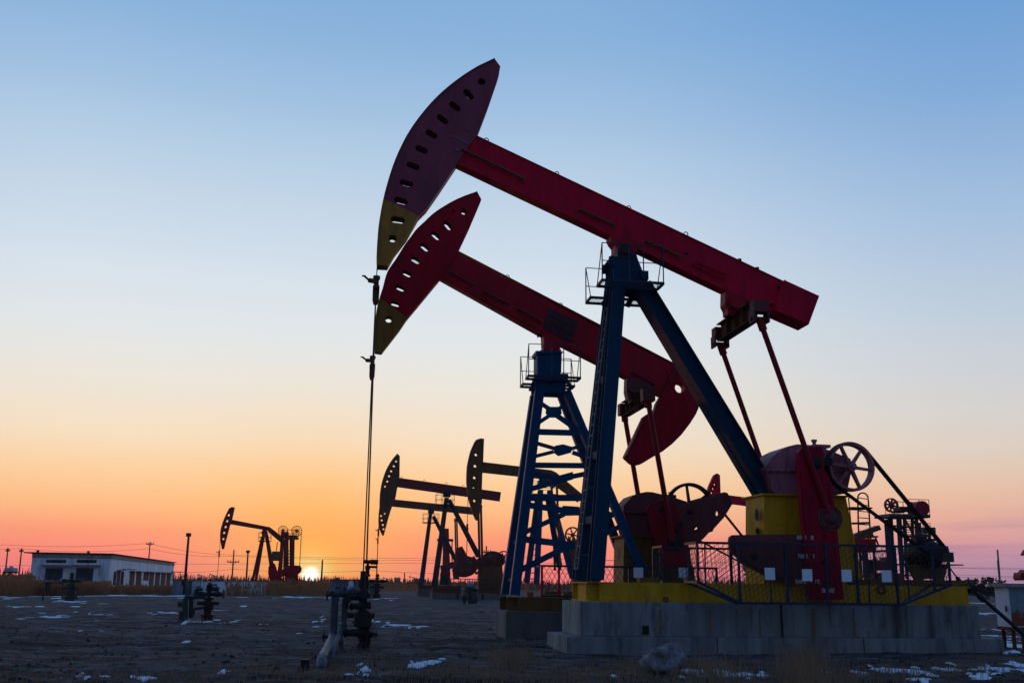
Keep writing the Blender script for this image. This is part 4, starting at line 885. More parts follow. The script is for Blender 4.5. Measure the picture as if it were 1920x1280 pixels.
# front one of the pair
SA = dict(head=[(395, 187), (370, 215), (345, 250), (322, 290), (305, 330), (290, 375), (280, 420), (273, 470), (270, 520), (270, 570), (272, 615), (292, 622), (325, 585), (355, 535), (380, 480), (395, 430), (411, 360), (413, 205)],
          holes=[(387, 242, 1.9), (371, 276, 2), (352, 311, 2), (337, 346, 2), (325, 384, 2), (310, 420, 2), (306, 460, 1.9), (303, 500, 1.9), (303, 536, 1.9)], fn=11,
          beam=[(398, 360), (1127, 462), (1118, 524), (392, 422)], loops=[(425, 362), (585, 383), (740, 403), (860, 420)],
          legs=[((745, 500), (665, 1135), .34, -.3, -.9), ((740, 500), (648, 1125), .34, .3, .9), ((760, 515), (975, 915), .38, -.25, -.3), ((758, 515), (965, 915), .38, .25, .3)], apex=(745, 482), plat=((672, 545), (798, 548), 60), zg=zF,
          gear=[(1070, 560), (1100, 500), (1140, 470), (1200, 445), (1260, 448), (1320, 465), (1400, 510), (1425, 560), (1420, 640), (1380, 690), (1070, 690)],
          ped=[(1010, 690), (1380, 690), (1415, 1062), (995, 1062)],
          cranks=[([(1090, 520), (1130, 620), (1000, 720), (880, 830), (760, 850), (720, 760), (800, 680), (960, 600)], 1.0, 1.15), ([(670, 395), (735, 370), (820, 525), (950, 560), (1000, 640), (960, 780), (880, 840), (790, 868), (660, 850), (600, 760), (640, 640)], .85, 1.0)],
          wheels=[(1400, 545, 98)], pit=[((985, 560), (996, 990), z7, .12)], skid=((645, 1138), (1165, 1172)), rod=(262, 560, 740, 1100))
FA, TA = far_pump('pump_jack', 'middle-distance pump jack with maroon beam, nearer of two overlapping left of lattice tower', z7(660, 1215), 104, z7, SA, (M_fh, M_fb, M_fl, M_weight, M_brown, M_brown))
far_base(FA, z7, ((640, 1172), (1165, 1215)), 'low split concrete blocks under the nearer pump of the overlapping pair', split=3)
SB = dict(head=[(385, 345), (350, 365), (325, 395), (305, 440), (290, 490), (275, 540), (266, 590), (262, 640), (263, 690), (272, 730), (290, 765), (300, 765), (312, 720), (330, 650), (355, 570), (380, 515), (395, 430), (395, 360)],
          holes=[(300, 580, 1.8), (305, 610, 1.8), (280, 627, 1.9), (285, 658, 1.9), (293, 690, 1.9), (298, 720, 1.8)], fn=11,
          beam=[(362, 512), (925, 568), (935, 618), (355, 560)], legs=[((632, 610), (570, 1120), .34, -.3, -.9), ((628, 610), (556, 1115), .34, .3, .9), ((652, 630), (815, 945), .36, -.25, -.3), ((648, 630), (806, 945), .36, .25, .3)], apex=(633, 600), plat=((580, 672), (688, 676), 60), zg=zF,
          gear=[(395, 680), (500, 640), (620, 610), (625, 700), (535, 745), (530, 850), (385, 850), (405, 770)], ped=[(395, 850), (515, 850), (530, 985), (370, 985)], cranks=[([(600, 690), (640, 640), (700, 760), (690, 900), (620, 900)], .9, 1.05)],
          pit=[((815, 650), (822, 925), z7, .1)], skid=((540, 1118), (900, 1142)), rod=(258, 700, 800, 1110))
o = MB()
for v in (-1.3,):
    a, b, c = FA.p(*zF(560, 893), v), FA.p(*zF(1480, 900), v), FA.p(*zF(560, 1040), v); o.bar(a, b, .07, .07)
    for k in range(9): p = a.lerp(b, k / 8); o.bar(p, (p.x, p.y, c.z), .06, .06, (1, 0, 0))
    o.bar((a.x, v, (a.z + c.z) / 2), (b.x, v, (a.z + c.z) / 2), .05, .05)
o.build('guard_rail', M_fl, TA)
o = MB()
for (x, y, r) in ((705, 480, .16), (870, 640, .35), (740, 780, .22), (965, 800, .14), (1000, 780, .12), (850, 760, .2), (1180, 560, .45), (1300, 540, .3), (1250, 620, .3), (925, 545, .12), (1140, 480, .15)):
    c = FA.p(*zF(x, y), -1.15 if x < 1050 else -.5); o.lathe(c, (0, -1, 0), [(0, r), (.12, r), (.12, r * .6), (.25, r * .5)], 12, False); o.cut()
o.build('bearing_boss', M_brown, TA)
o = MB(); o.tube(FA.p(*zF(1450, 640), .4), FA.p(*zF(1470, 1050), .4), .05); o.tube(FA.p(*zF(1490, 640), .4), FA.p(*zF(1510, 1050), .4), .05)
for k in range(8): o.tube(FA.p(*zF(1450 + k * 3, 660 + k * 50), .4), FA.p(*zF(1490 + k * 3, 658 + k * 50), .4), .04)
o.build('ladder', M_brown, TA)
FB, TB_ = far_pump('pump_jack', 'middle-distance pump jack with dark brown beam, farther of two overlapping left of lattice tower', z7(560, 1200), 124, z7, SB, (M_fh, M_fh, M_fl, M_weight, M_green, M_brown))
far_base(FB, z7, ((538, 1142), (900, 1192)), 'pale concrete block under the farther pump of the overlapping pair', m=M_conc2)
# bent-beam ochre pump seen through the lattice tower
SC = dict(head=[(980, 80), (950, 92), (930, 130), (915, 165), (905, 200), (895, 245), (888, 290), (885, 370), (887, 415), (890, 450), (897, 490), (905, 530), (917, 570), (930, 610), (950, 655), (970, 660), (978, 600), (993, 530), (992, 440), (996, 330), (1002, 235), (1008, 83)],
          holes=[(951, 195, 2.8), (945, 275, 2.9), (940, 357, 2.8), (935, 430, 2.0), (940, 520, 2.6)], fn=15, t=.45,
          beam=[z_ for z_ in ((995, 250), (1285, 282), (1350, 292), (1480, 308), (1515, 325), (1545, 360), (1700, 480), (1670, 530), (1600, 480), (1525, 425), (1470, 385), (1410, 365), (1275, 350), (990, 320))],
          legs=[((262, 290), (228, 1150), .42, -.3, -.9, zC), ((240, 350), (135, 1140), .42, .3, .9, zC), ((345, 290), (560, 1100), .42, -.3, -.8, zC), ((335, 380), (440, 1000), .42, .3, .8, zC)], apex=(1418, 395), plat=(z7(0, 0), z7(0, 0), 0), zg=zC,
          gear=[(560, 880), (620, 800), (720, 790), (800, 860), (790, 980), (580, 980)], ped=[(580, 980), (790, 980), (820, 1220), (560, 1220)], cranks=[([(640, 830), (560, 700), (520, 900), (560, 960), (680, 940)], .8, 1.0)],
          wheels=[(560, 700, 70)], skid=((1440, 1160), (1640, 1190)), rod=(889, 420, 715, 1000), pit=[((1520, 400), (1545, 1010), z7, .1)])
SC['beam'] = [(995, 250), (1480, 308), (1515, 325), (1700, 480), (1670, 530), (1470, 385), (1410, 365), (990, 320)]
del SC['plat']
FC, TC_ = far_pump('pump_jack', 'ochre-brown pump jack with bent beam, seen through the lattice tower', zC(200, 1230), 84, z7, SC, (M_brown, M_brown, M_blue2, M_brown, M_yel2, M_yel2))
o = MB()
for y in range(390, 1120, 55): a, b = FC.p(*zC(222 - (y - 390) * .11, y), -.6), FC.p(*zC(250 - (y - 390) * .04, y), -.6); o.bar(a, b, .06, .08)
o.tube(FC.p(*zC(222, 390), -.6), FC.p(*zC(142, 1120), -.6), .04, n=5); o.build('ladder', M_blue2, TC_); o = MB()
a, b = FC.p(*zC(190, 322), -.8), FC.p(*zC(410, 305), -.8); o.box((a.x, -.9, a.z - .03), (b.x, .9, a.z + .03)); o.cut()
for x in (a.x, b.x):
    for v in (-.9, .9): o.tube((x, v, a.z), (x, v, a.z + 1.05), .025, n=4)
for hh in (.5, 1.05):
    for v in (-.9, .9): o.tube((a.x, v, a.z + hh), (b.x, v, a.z + hh), .02, n=4)
o.build('platform', M_blue2, TC_)
far_base(FC, z7, ((1400, 1185), (1700, 1222)), 'low concrete block under the ochre-brown pump jack behind the lattice tower')
# pump by the sun
SE = dict(head=[(560, 147), (540, 160), (527, 182), (515, 205), (499, 240), (485, 275), (472, 315), (462, 350), (457, 390), (456, 420), (460, 470), (473, 535), (490, 535), (505, 470), (527, 390), (545, 320), (565, 265), (590, 150)],
          holes=[(535, 222, 2.3), (520, 277, 2.3), (506, 331, 2.3), (492, 385, 2.3), (485, 442, 2.2)], fn=12, t=.4,
          beam=[(558, 265), (915, 335), (960, 368), (1060, 450), (1020, 478), (930, 400), (890, 362), (550, 305)], legs=[((858, 400), (775, 893), .34, -.3, -.8), ((846, 420), (742, 888), .3, .3, .8), ((885, 400), (942, 700), .36, -.3, -.5), ((880, 400), (925, 700), .3, .3, .5)],
          apex=(866, 385), plat=((808, 462), (918, 464), 60),
          gear=[(1060, 760), (1060, 705), (1130, 683), (1195, 688), (1207, 715), (1200, 745), (1172, 768)], ped=[(1060, 760), (1172, 768), (1178, 862), (1050, 862)],
          cranks=[([(1090, 690), (1130, 700), (1050, 775), (960, 820), (915, 800), (930, 765), (1000, 745)], .9, 1.05), ([(903, 700), (935, 665), (955, 670), (978, 740), (1000, 800), (960, 830), (915, 822), (900, 760)], .75, .9)],
          skid=((740, 880), (1210, 893)), rod=(448, 440, 575, 880), pit=[((1035, 440), (990, 780), z9, .12)])
FE, TE = far_pump('pump_jack', 'dark maroon pump jack with a bent beam, silhouetted beside the setting sun', z9(770, 905), 128, z9, SE, (M_fb, M_fb, M_fb, M_red2, M_pit, M_brown))
far_base(FE, z9, ((738, 893), (1215, 925)), 'concrete block hidden in the reeds under the pump jack beside the sun')
# red pump behind the counterweight
SG = dict(head=[(1050, 137), (1025, 150), (1005, 185), (990, 220), (972, 260), (960, 300), (950, 340), (945, 380), (945, 440), (955, 500), (968, 560), (985, 620), (1000, 625), (1030, 540), (1060, 440), (1082, 330), (1075, 155)],
          holes=[(1042, 203, 1.5), (1028, 244, 2.2), (1012, 285, 2.2), (998, 325, 2.2), (988, 366, 2.2), (980, 405, 2.2), (974, 450, 2)], fn=12,
          beam=[(1060, 338), (1165, 352), (1700, 420), (2150, 480), (2140, 560), (1700, 500), (1195, 432), (1055, 415)], legs=[((1560, 480), (1480, 1150), .4, -.3, -.9), ((1550, 480), (1465, 1150), .4, .3, .9), ((1580, 480), (1850, 1010), .4, -.3, -.5), ((1570, 480), (1835, 1010), .4, .3, .5)],
          apex=(1565, 480), gear=[(1850, 850), (1880, 800), (1960, 790), (2060, 830), (2060, 950), (1850, 950)], ped=[(1850, 950), (2060, 950), (2080, 1170), (1840, 1170)], skid=((1460, 1160), (2250, 1190)), pit=[((2080, 560), (2100, 900), zB, .1)])
FG, TG = far_pump('pump_jack', 'bright red horsehead and beam showing between the crank weight and the yellow pedestal', zB(1500, 1230), 96, zB, SG, (M_red, M_red, M_blue, M_red2, M_weight, M_yel2))
far_base(FG, zB, ((1450, 1185), (2260, 1225)), 'distant concrete block under the bright red pump jack')
# ================================================================== SURROUNDINGS
def gh(x, y):
    d = sqrt(x * x + y * y)
    if d < 4 or d > 140: return 0.0
    k = min(1, (d - 4) / 8) * min(1, (140 - d) / 60)
    h = .08 * noise.noise(Vector((x * .16, y * .22, 1))) + .06 * noise.noise(Vector((x * .5, y * .7, 5))) + .05 * noise.noise(Vector((x * 1.7, y * 2.1, 9)))
    # wheel ruts running across
    for (c, a, w) in ((17.2, -.06, .22), (18.9, -.05, .22), (27, .05, .3), (29, .05, .3), (38, -.03, .35), (40.5, -.03, .35)):
        t = y - c - a * x - .5 * noise.noise(Vector((x * .12, c, 0)))
        h -= .05 * math.exp(-(t / w) ** 2) - .03 * math.exp(-((abs(t) - w * 1.6) / w) ** 2)
    return (h - .02) * k
def axis(segs):
    out = []
    for a, b, st in segs:
        n = max(1, int(round((b - a) / st))); out += [a + (b - a) * i / n for i in range(n)]
    return out + [segs[-1][1]]
xs = axis([(-6000, -400, 700), (-400, -60, 20), (-60, -24, 1.2), (-24, 24, .24), (24, 60, 1.2), (60, 400, 20), (400, 6000, 700)])
ys = axis([(-200, -20, 30), (-20, 5, 3), (5, 14, .5), (14, 34, .17), (34, 60, .5), (60, 140, 2), (140, 600, 40), (600, 9000, 700)])
vs = [(x, y, gh(x, y)) for y in ys for x in xs]; nx = len(xs)
me = bpy.data.meshes.new('ground'); me.from_pydata(vs, [], [(j * nx + i, j * nx + i + 1, (j + 1) * nx + i + 1, (j + 1) * nx + i) for j in range(len(ys) - 1) for i in range(nx - 1)])
me.polygons.foreach_set('use_smooth', [True] * len(me.polygons)); me['keep'] = 1
G = bpy.data.objects.new('ground', me); COL.objects.link(G); G['kind'] = 'structure'; G['label'] = 'bare frozen brown dirt of the oil field with ruts'
mg = bpy.data.materials.new('frozen_dirt'); mg.use_nodes = True; nt = mg.node_tree; N = nt.nodes; L = nt.links; b = N['Principled BSDF']; b.inputs['Roughness'].default_value = .95; b.inputs['Specular IOR Level'].default_value = .2
tc = N.new('ShaderNodeTexCoord')
def nz(scale, det=8, rough=.6, sx=1, sy=1):
    mp = N.new('ShaderNodeMapping'); mp.inputs['Scale'].default_value = (sx, sy, 1); L.new(tc.outputs['Object'], mp.inputs[0])
    n = N.new('ShaderNodeTexNoise'); n.inputs['Scale'].default_value = scale; n.inputs['Detail'].default_value = det; n.inputs['Roughness'].default_value = rough; L.new(mp.outputs[0], n.inputs['Vector']); return n.outputs[0]
def ramp(src, a, b_, c0=0, c1=1):
    r = N.new('ShaderNodeMapRange'); r.inputs[1].default_value = a; r.inputs[2].default_value = b_; r.inputs[3].default_value = c0; r.inputs[4].default_value = c1; L.new(src, r.inputs[0]); return r.outputs[0]
def mixc(f, A, B_, bt='MIX'):
    m = N.new('ShaderNodeMix'); m.data_type = 'RGBA'; m.blend_type = bt
    if isinstance(f, float): m.inputs[0].default_value = f
    else: L.new(f, m.inputs[0])
    for i, c in ((6, A), (7, B_)):
        if isinstance(c, tuple): m.inputs[i].default_value = (*c, 1)
        else: L.new(c, m.inputs[i])
    return m.outputs[2]
c = mixc(ramp(nz(.30, 7, .65, .7, 1.6), .42, .58), (.056, .036, .028), (.135, .110, .104))
c = mixc(ramp(nz(1.3, 9, .72, .8, 1.7), .50, .60), c, (.22, .205, .22))
c = mixc(ramp(nz(.6, 9, .75, .8, 2), .50, .62), c, (.032, .022, .017))
c = mixc(ramp(nz(7, 9, .75), .5, .75), c, (.014, .011, .011))
c = mixc(ramp(nz(24, 4, .6), .62, .74), c, (.11, .10, .10))
L.new(c, b.inputs['Base Color'])
bp = N.new('ShaderNodeBump'); bp.inputs['Strength'].default_value = 1; bp.inputs['Distance'].default_value = .08; L.new(nz(9, 10, .7), bp.inputs['Height'])
bp2 = N.new('ShaderNodeBump'); bp2.inputs['Strength'].default_value = .9; bp2.inputs['Distance'].default_value = .3; L.new(nz(2.2, 8, .65, 1, 1.5), bp2.inputs['Height']); L.new(bp.outputs[0], bp2.inputs['Normal']); L.new(bp2.outputs[0], b.inputs['Normal'])
me.materials.append(mg)

# clods and pebbles
rnd = random.Random(11); o = MB()
for k in range(5200):
    y = 13.5 + 26 * rnd.random() ** 1.5; x = rnd.uniform(-.58, .58) * y
    q = x * cos(F1.a) + y * sin(F1.a)
    lx = (Vector((x, y, 0)) - F1.O).dot(F1.u); lv = (Vector((x, y, 0)) - F1.O).dot(F1.n)
    if x0 - .1 < lx < x1 + .1 and abs(lv) < 1.4: continue
    r = .012 + .05 * rnd.random() ** 4; c = Vector((x, y, gh(x, y) + r * .2)); vs_ = []
    for d in ((1, 0, 0), (-1, 0, 0), (0, 1, 0), (0, -1, 0), (0, 0, .7), (0, 0, -.6)):
        vs_.append(c + Vector([a * r * rnd.uniform(.6, 1.4) for a in d]) + Vector((rnd.uniform(-.3, .3) * r, rnd.uniform(-.3, .3) * r, 0)))
    o.add(vs_, [(0, 2, 4), (2, 1, 4), (1, 3, 4), (3, 0, 4), (2, 0, 5), (1, 2, 5), (3, 1, 5), (0, 3, 5)])
tag(o.build('gravel', mat('clod', (.05, .042, .042), .95, var=.4, streak=False)), 'small clods and pebbles scattered over the dirt', 'gravel', kind='stuff')

# snow
M_snow = mat('old_snow', (.80, .90, .97), .8, var=.12, damt=.12, dirt=(.3, .28, .28), scale=4, streak=False, bump=.4)
def snow_patch(o, px, py, w, h, sd):
    c = ground(px, py); a = ground(px - w / 2, py); b_ = ground(px + w / 2, py); n_, f_ = ground(px, py + h / 2), ground(px, py - h / 2)
    rx = (b_ - a).length / 2; ry = (n_ - f_).length / 2; rnd = random.Random(sd); n = 40; e_ = 1 if py > 1200 else .45; rings = [(0, .035 * e_), (.5, .03 * e_), (.82, .018 * e_), (1, -.03)]; vs = []
    for rr, hh in rings:
        for i in range(n):
            t = 2 * pi * i / n; k = 1 + .75 * noise.noise(Vector((cos(t) * 1.3, sin(t) * 1.3, sd * 3.7))) + .4 * noise.noise(Vector((cos(t) * 4, sin(t) * 4, sd * 1.7)))
            x = c.x + cos(t) * rx * rr * k + .35 * ry * rr * sin(t) * rnd.uniform(-.1, .1); y = c.y + sin(t) * ry * rr * k; vs.append((x, y, gh(x, y) + hh))
    m_ = len(rings); o.add(vs, [(k * n + i, k * n + (i + 1) % n, (k + 1) * n + (i + 1) % n, (k + 1) * n + i) for k in range(m_ - 1) for i in range(n)], True)
o = MB(); S = [(20, 1120, 60, 3), (95, 1118, 70, 3), (230, 1116, 190, 5), (300, 1112, 60, 3), (335, 1116, 40, 4), (140, 1127, 38, 4), (40, 1137, 42, 2.5), (75, 1136, 20, 2), (140, 1136, 18, 2), (196, 1131, 30, 1.5), (175, 1149, 50, 2.5), (100, 1156, 70, 3), (120, 1155, 40, 3.5), (35, 1160, 28, 2.2), (75, 1149, 24, 1.5), (188, 1160, 30, 2), (315, 1148, 52, 2.2), (280, 1148, 16, 1.5), (418, 1143, 36, 2), (373, 1167, 42, 6), (406, 1160, 18, 3), (416, 1168, 8, 4), (437, 1164, 14, 5), (445, 1162, 6, 3), (150, 1182, 8, 3), (197, 1180, 20, 2), (492, 1170, 8, 3), (500, 1168, 6, 2), (590, 1165, 10, 5), (608, 1160, 12, 7), (592, 1171, 16, 5), (165, 1268, 36, 9), (204, 1271, 18, 4), (240, 1269, 30, 5), (275, 1273, 42, 5), (118, 1269, 8, 3), (417, 1264, 14, 4), (433, 1260, 10, 3), (455, 1119, 20, 2), (560, 1119, 60, 2), (610, 1119, 40, 2), (640, 1120, 26, 2), (455, 1135, 14, 2), (730, 1121, 44, 4), (708, 1166, 18, 7), (727, 1168, 10, 4), (750, 1172, 44, 2.5), (790, 1173, 44, 2.5), (685, 1252, 22, 11), (650, 1266, 22, 6), (684, 1267, 12, 6), (715, 1270, 10, 4), (783, 1248, 32, 8), (815, 1241, 30, 6), (800, 1243, 40, 4), (830, 1234, 16, 2), (1308, 1258, 50, 14), (1352, 1259, 30, 16), (1385, 1262, 60, 5), (1430, 1262, 30, 3), (1545, 1258, 30, 3), (1610, 1260, 24, 8), (1650, 1256, 46, 9), (1700, 1258, 66, 9), (1775, 1256, 28, 12), (1822, 1258, 14, 4), (1855, 1253, 24, 7), (1868, 1258, 40, 6), (1900, 1256, 30, 11), (1915, 1248, 40, 8), (1725, 1276, 46, 9), (1840, 1273, 42, 5), (1870, 1271, 24, 3), (1868, 1190, 66, 13), (1845, 1149, 60, 3), (1900, 1208, 60, 9), (1905, 1222, 50, 4), (1850, 1131, 40, 2), (560, 1186, 12, 2), (350, 1203, 20, 2), (1150, 1265, 12, 4), (1120, 1262, 8, 3), (855, 1167, 20, 2)]
for i, (px, py, w, h) in enumerate(S): 
    snow_patch(o, px, py, w * .9, h * (.8 if py > 1200 else .34), i)
    if w > 35 or h > 6:
        for k in range(4): snow_patch(o, px + random.uniform(-.75, .75) * w, py + random.uniform(-1, 1) * h, w * random.uniform(.08, .25), h * random.uniform(.2, .4), 100 + i * 5 + k)
tag(o.build('snow', M_snow), 'thin leftover snow lying in patches on the dirt', 'snow', kind='stuff')

# reeds and weeds
def blades(name, label, pts, m, hmin, hmax, w, lean=.25, seg=2, plume=0):
    rnd = random.Random(len(pts)); vs = []; fs = []
    for (x, y, z, s_) in pts:
        h = rnd.uniform(hmin, hmax) * s_; a = rnd.uniform(0, 2 * pi); ln = rnd.uniform(0, lean) * h; b_ = rnd.uniform(0, 2 * pi); dx, dy = cos(a) * w / 2, sin(a) * w / 2; i0 = len(vs)
        for k in range(seg + 1):
            t = k / seg; ww = (1 - t * .8); cx, cy = x + cos(b_) * ln * t * t, y + sin(b_) * ln * t * t
            vs += [(cx - dx * ww, cy - dy * ww, z + h * t), (cx + dx * ww, cy + dy * ww, z + h * t)]
        fs += [(i0 + 2 * k, i0 + 2 * k + 1, i0 + 2 * k + 3, i0 + 2 * k + 2) for k in range(seg)]
        if plume and rnd.random() < .35:
            i0 = len(vs); t = rnd.uniform(.1, .22) * plume; vs += [(cx, cy, z + h - t), (cx - dx * 3.4, cy - dy * 3.4, z + h), (cx + cos(b_) * t * .5, cy, z + h + t), (cx + dx * 3.4, cy + dy * 3.4, z + h)]; fs.append((i0, i0 + 1, i0 + 2, i0 + 3))
    me = bpy.data.meshes.new(name); me.from_pydata(vs, [], fs); me.materials.append(m); me['keep'] = 1
    o = bpy.data.objects.new(name, me); COL.objects.link(o); tag(o, label, name.replace('_', ' '), kind='stuff'); return o
def straw(name, col, tr=.25):
    m = mat(name, col, .8, var=.4, damt=.3, dirt=(.05, .03, .02), scale=.6, streak=False); nt = m.node_tree
    b = nt.nodes['Principled BSDF']; t = nt.nodes.new('ShaderNodeBsdfTranslucent'); t.inputs[0].default_value = (*[c * 1.0 for c in col], 1); mx = nt.nodes.new('ShaderNodeMixShader'); mx.inputs[0].default_value = tr
    out = [n for n in nt.nodes if n.bl_idname == 'ShaderNodeOutputMaterial'][0]; nt.links.new(b.outputs[0], mx.inputs[1]); nt.links.new(t.outputs[0], mx.inputs[2]); nt.links.new(mx.outputs[0], out.inputs[0]); return m
M_reed = straw('dry_reed', (.32, .145, .062), .5); M_weed = straw('dry_weed', (.36, .235, .14), .2)
rnd = random.Random(5); pts = []
def reedzone(x0p, x1p, ynear, yfar, n, s0=1.0, thin=None):
    """between two pixel columns, from ground row ynear to yfar"""
    for k in range(n):
        px = rnd.uniform(x0p, x1p); t = rnd.random() ** 1.3; dn, df = ground(px, ynear(px)).y, ground(px, yfar(px)).y; Y = dn + (df - dn) * t; q = at_depth(px, 1100, Y)
        if noise.noise(Vector((q.x * .06, q.y * .05, 3))) < -.25 and rnd.random() < .6: continue
        s = s0 * (1 + .35 * noise.noise(Vector((q.x * .25, q.y * .12, 8)))); pts.append((q.x, Y, 0, s))
reedzone(-60, 64, lambda p: 1117 + .0 * p, lambda p: 1099, 4200, .85)
reedzone(60, 205, lambda p: 1116, lambda p: 1110.5, 4200, .58)
reedzone(205, 330, lambda p: 1115 - (p - 205) * .012, lambda p: 1112.5 - (p - 205) * .02, 1300, .42)
reedzone(425, 620, lambda p: 1116, lambda p: 1100, 7000, .72)
reedzone(480, 640, lambda p: 1112, lambda p: 1097, 2400, .7)
reedzone(600, 1000, lambda p: 1108 + (p - 600) * .004, lambda p: 1099, 8000, .8)
reedzone(1000, 1420, lambda p: 1112, lambda p: 1103, 2500, .8)
reedzone(1600, 2000, lambda p: 1115, lambda p: 1106, 3500, .8)
blades('reeds', 'band of dry orange-brown reeds along the far edge of the dirt', pts, M_reed, 1.0, 2.0, .055, .25, 3, 1.3)
pts = []
def weedpatch(px, py, w, h, n, s=1):
    for k in range(int(n * 1.6)):
        a = rnd.gauss(0, .38); b_ = rnd.gauss(0, .38); q = ground(px + a * w, min(1320, py + b_ * h)); pts.append((q.x, q.y, gh(q.x, q.y) - .01, s * rnd.uniform(.5, 1.2)))
for px, py, w, h, n, s in ((1330, 1262, 90, 30, 420, 1.5), (1390, 1275, 220, 14, 380, 1), (1510, 1268, 70, 40, 520, 2.3), (1560, 1275, 160, 20, 360, 1.2), (960, 1238, 70, 22, 330, 1.3), (900, 1268, 200, 24, 420, .9), (1130, 1262, 200, 20, 500, .9), (1200, 1248, 120, 14, 260, 1), (1650, 1272, 300, 16, 480, .9), (1800, 1262, 200, 10, 220, .8), (700, 1240, 140, 30, 260, .7), (560, 1262, 200, 26, 380, .7), (380, 1272, 260, 16, 350, .6), (120, 1272, 260, 14, 300, .6), (660, 1205, 90, 18, 130, .7), (1480, 1245, 500, 14, 300, .6), (250, 1232, 400, 18, 260, .45), (450, 1215, 300, 12, 200, .45), (1000, 1275, 500, 14, 500, .8), (370, 1168, 60, 8, 120, .8), (1860, 1240, 120, 14, 160, .7), (540, 1168, 160, 8, 120, .7)):
    weedpatch(px, py, w, h, n, s)
blades('dry_grass', 'sparse dry grass and weeds in the foreground dirt', pts, M_weed, .09, .32, .013, .6, 3)
# distant scrub line along the horizon
rnd = random.Random(9); pts = []
for k in range(6500):
    px = rnd.uniform(-100, 2050); Y = rnd.uniform(240, 420); q = at_depth(px, 1100, Y); s = 1 + .9 * noise.noise(Vector((q.x * .02, 0, 4))); pts.append((q.x, Y, 0, max(.35, s)))
blades('distant_scrub', 'low hazy line of scrub along the horizon', pts, straw('scrub', (.07, .05, .05)), 1.4, 3.2, .5, .2, 2)
# dark bushes at right horizon
def bush(label, px, Y, w, h, m, n=260, sd=1):
    A = at_depth(px, 1100, Y); F = Frame(A, 0); T = thing('bush', label, 'bush', F, group='bushes on the horizon'); r = random.Random(sd); o = MB(); st = MB()
    for k in range(5): a = r.uniform(-.4, .4); st.tube((0, 0, 0), (a * w, r.uniform(-.3, .3), h * .7), .06, .02, 5)
    st.build('trunk', M_wood, T); vs = []; fs = []
    for k in range(n):
        t = r.uniform(0, 2 * pi); q = r.random() ** .5; x = cos(t) * q * w / 2; z = h * (.25 + .7 * r.random() * (1 - .6 * (2 * x / w) ** 2)); y = r.uniform(-.8, .8) * w * .3; s_ = r.uniform(.08, .2) * h * .6; a = Vector((r.uniform(-1, 1), r.uniform(-1, 1), r.uniform(-1, 1))).normalized() * s_; b_ = Vector((r.uniform(-1, 1), r.uniform(-1, 1), r.uniform(-1, 1))).normalized() * s_; c = Vector((x, y, z)); i = len(vs); vs += [c - a, c + b_, c + a, c - b_]; fs.append((i, i + 1, i + 2, i + 3))
    me = bpy.data.meshes.new('foliage'); me.from_pydata([tuple(v) for v in vs], [], fs); me.materials.append(m); me['keep'] = 1; o = bpy.data.objects.new('foliage', me); COL.objects.link(o); o.parent = T
M_bush = straw('dark_bush', (.03, .045, .05), .1)
for i, (lab, px, w, h) in enumerate((('dark bush just right of the end of the yellow skid', 1834, 7, 3), ('dark bush left of the rusty cabinet', 1852, 8, 3.6), ('low dark bush against the left edge of the rusty cabinet', 1866, 6, 2.8))): bush(lab, px, 170, w, h, M_bush, sd=i + 2)

# ------------------------------------------------ the old building
C = ground(201, 1110.5); Yc = C.y
FBd = Frame(C, 0.02)
hB = FBd.p(*z8(835, 492), 0).z
Wd = -FBd.p(*z8(290, 490), 0).x
# far end: right end of the receding wall
E = at_depth(327, 1053, 1); d = ray(327, 1054); k = (hB - 1.6) / d.z; E = EYE + d * k
lr = (E - C); lr.z = 0; Lr = lr.length; al = atan2(lr.y, lr.x)
FR = Frame(C, 0); FR.a = al; FR.u = Vector((cos(al), sin(al), 0)); FR.n = Vector((-sin(al), cos(al), 0))
BD = thing('abandoned_building', 'long low white building with peeling walls, two blue doors and narrow brown doors', 'building', FR)
M_wall = mat('peeling_whitewash', (.86, .90, .94), .9, var=.18, damt=.4, dirt=(.20, .14, .11), scale=.5, bump=.3)
M_roof = mat('dark_roof_edge', (.10, .05, .05), .8); M_door = mat('blue_steel_door', (.02, .055, .09), .6, var=.3); M_hole = mat('dark_opening', (.02, .02, .025), .9); M_bdoor = mat('brown_wooden_door', (.15, .075, .065), .8, var=.3, damt=.5); M_cor = mat('grimy_cornice', (.38, .34, .32), .9, var=.3, damt=.5)
o = MB(); o.box((0, 0, -.3), (Lr, Wd, hB - .1)); WL = o.build('wall', M_wall, BD)
o = MB(); o.box((-.25, -.25, hB - .05), (Lr + 1.0, Wd + .9, hB + .07)); o.build('roof', M_roof, BD)
o = MB(); o.box((-.06, -.06, hB - .55), (Lr + .03, -.003, hB - .11)); o.box((-.06, -.06, hB - .55), (-.003, Wd + .03, hB - .11)); o.build('cornice', M_cor, BD)
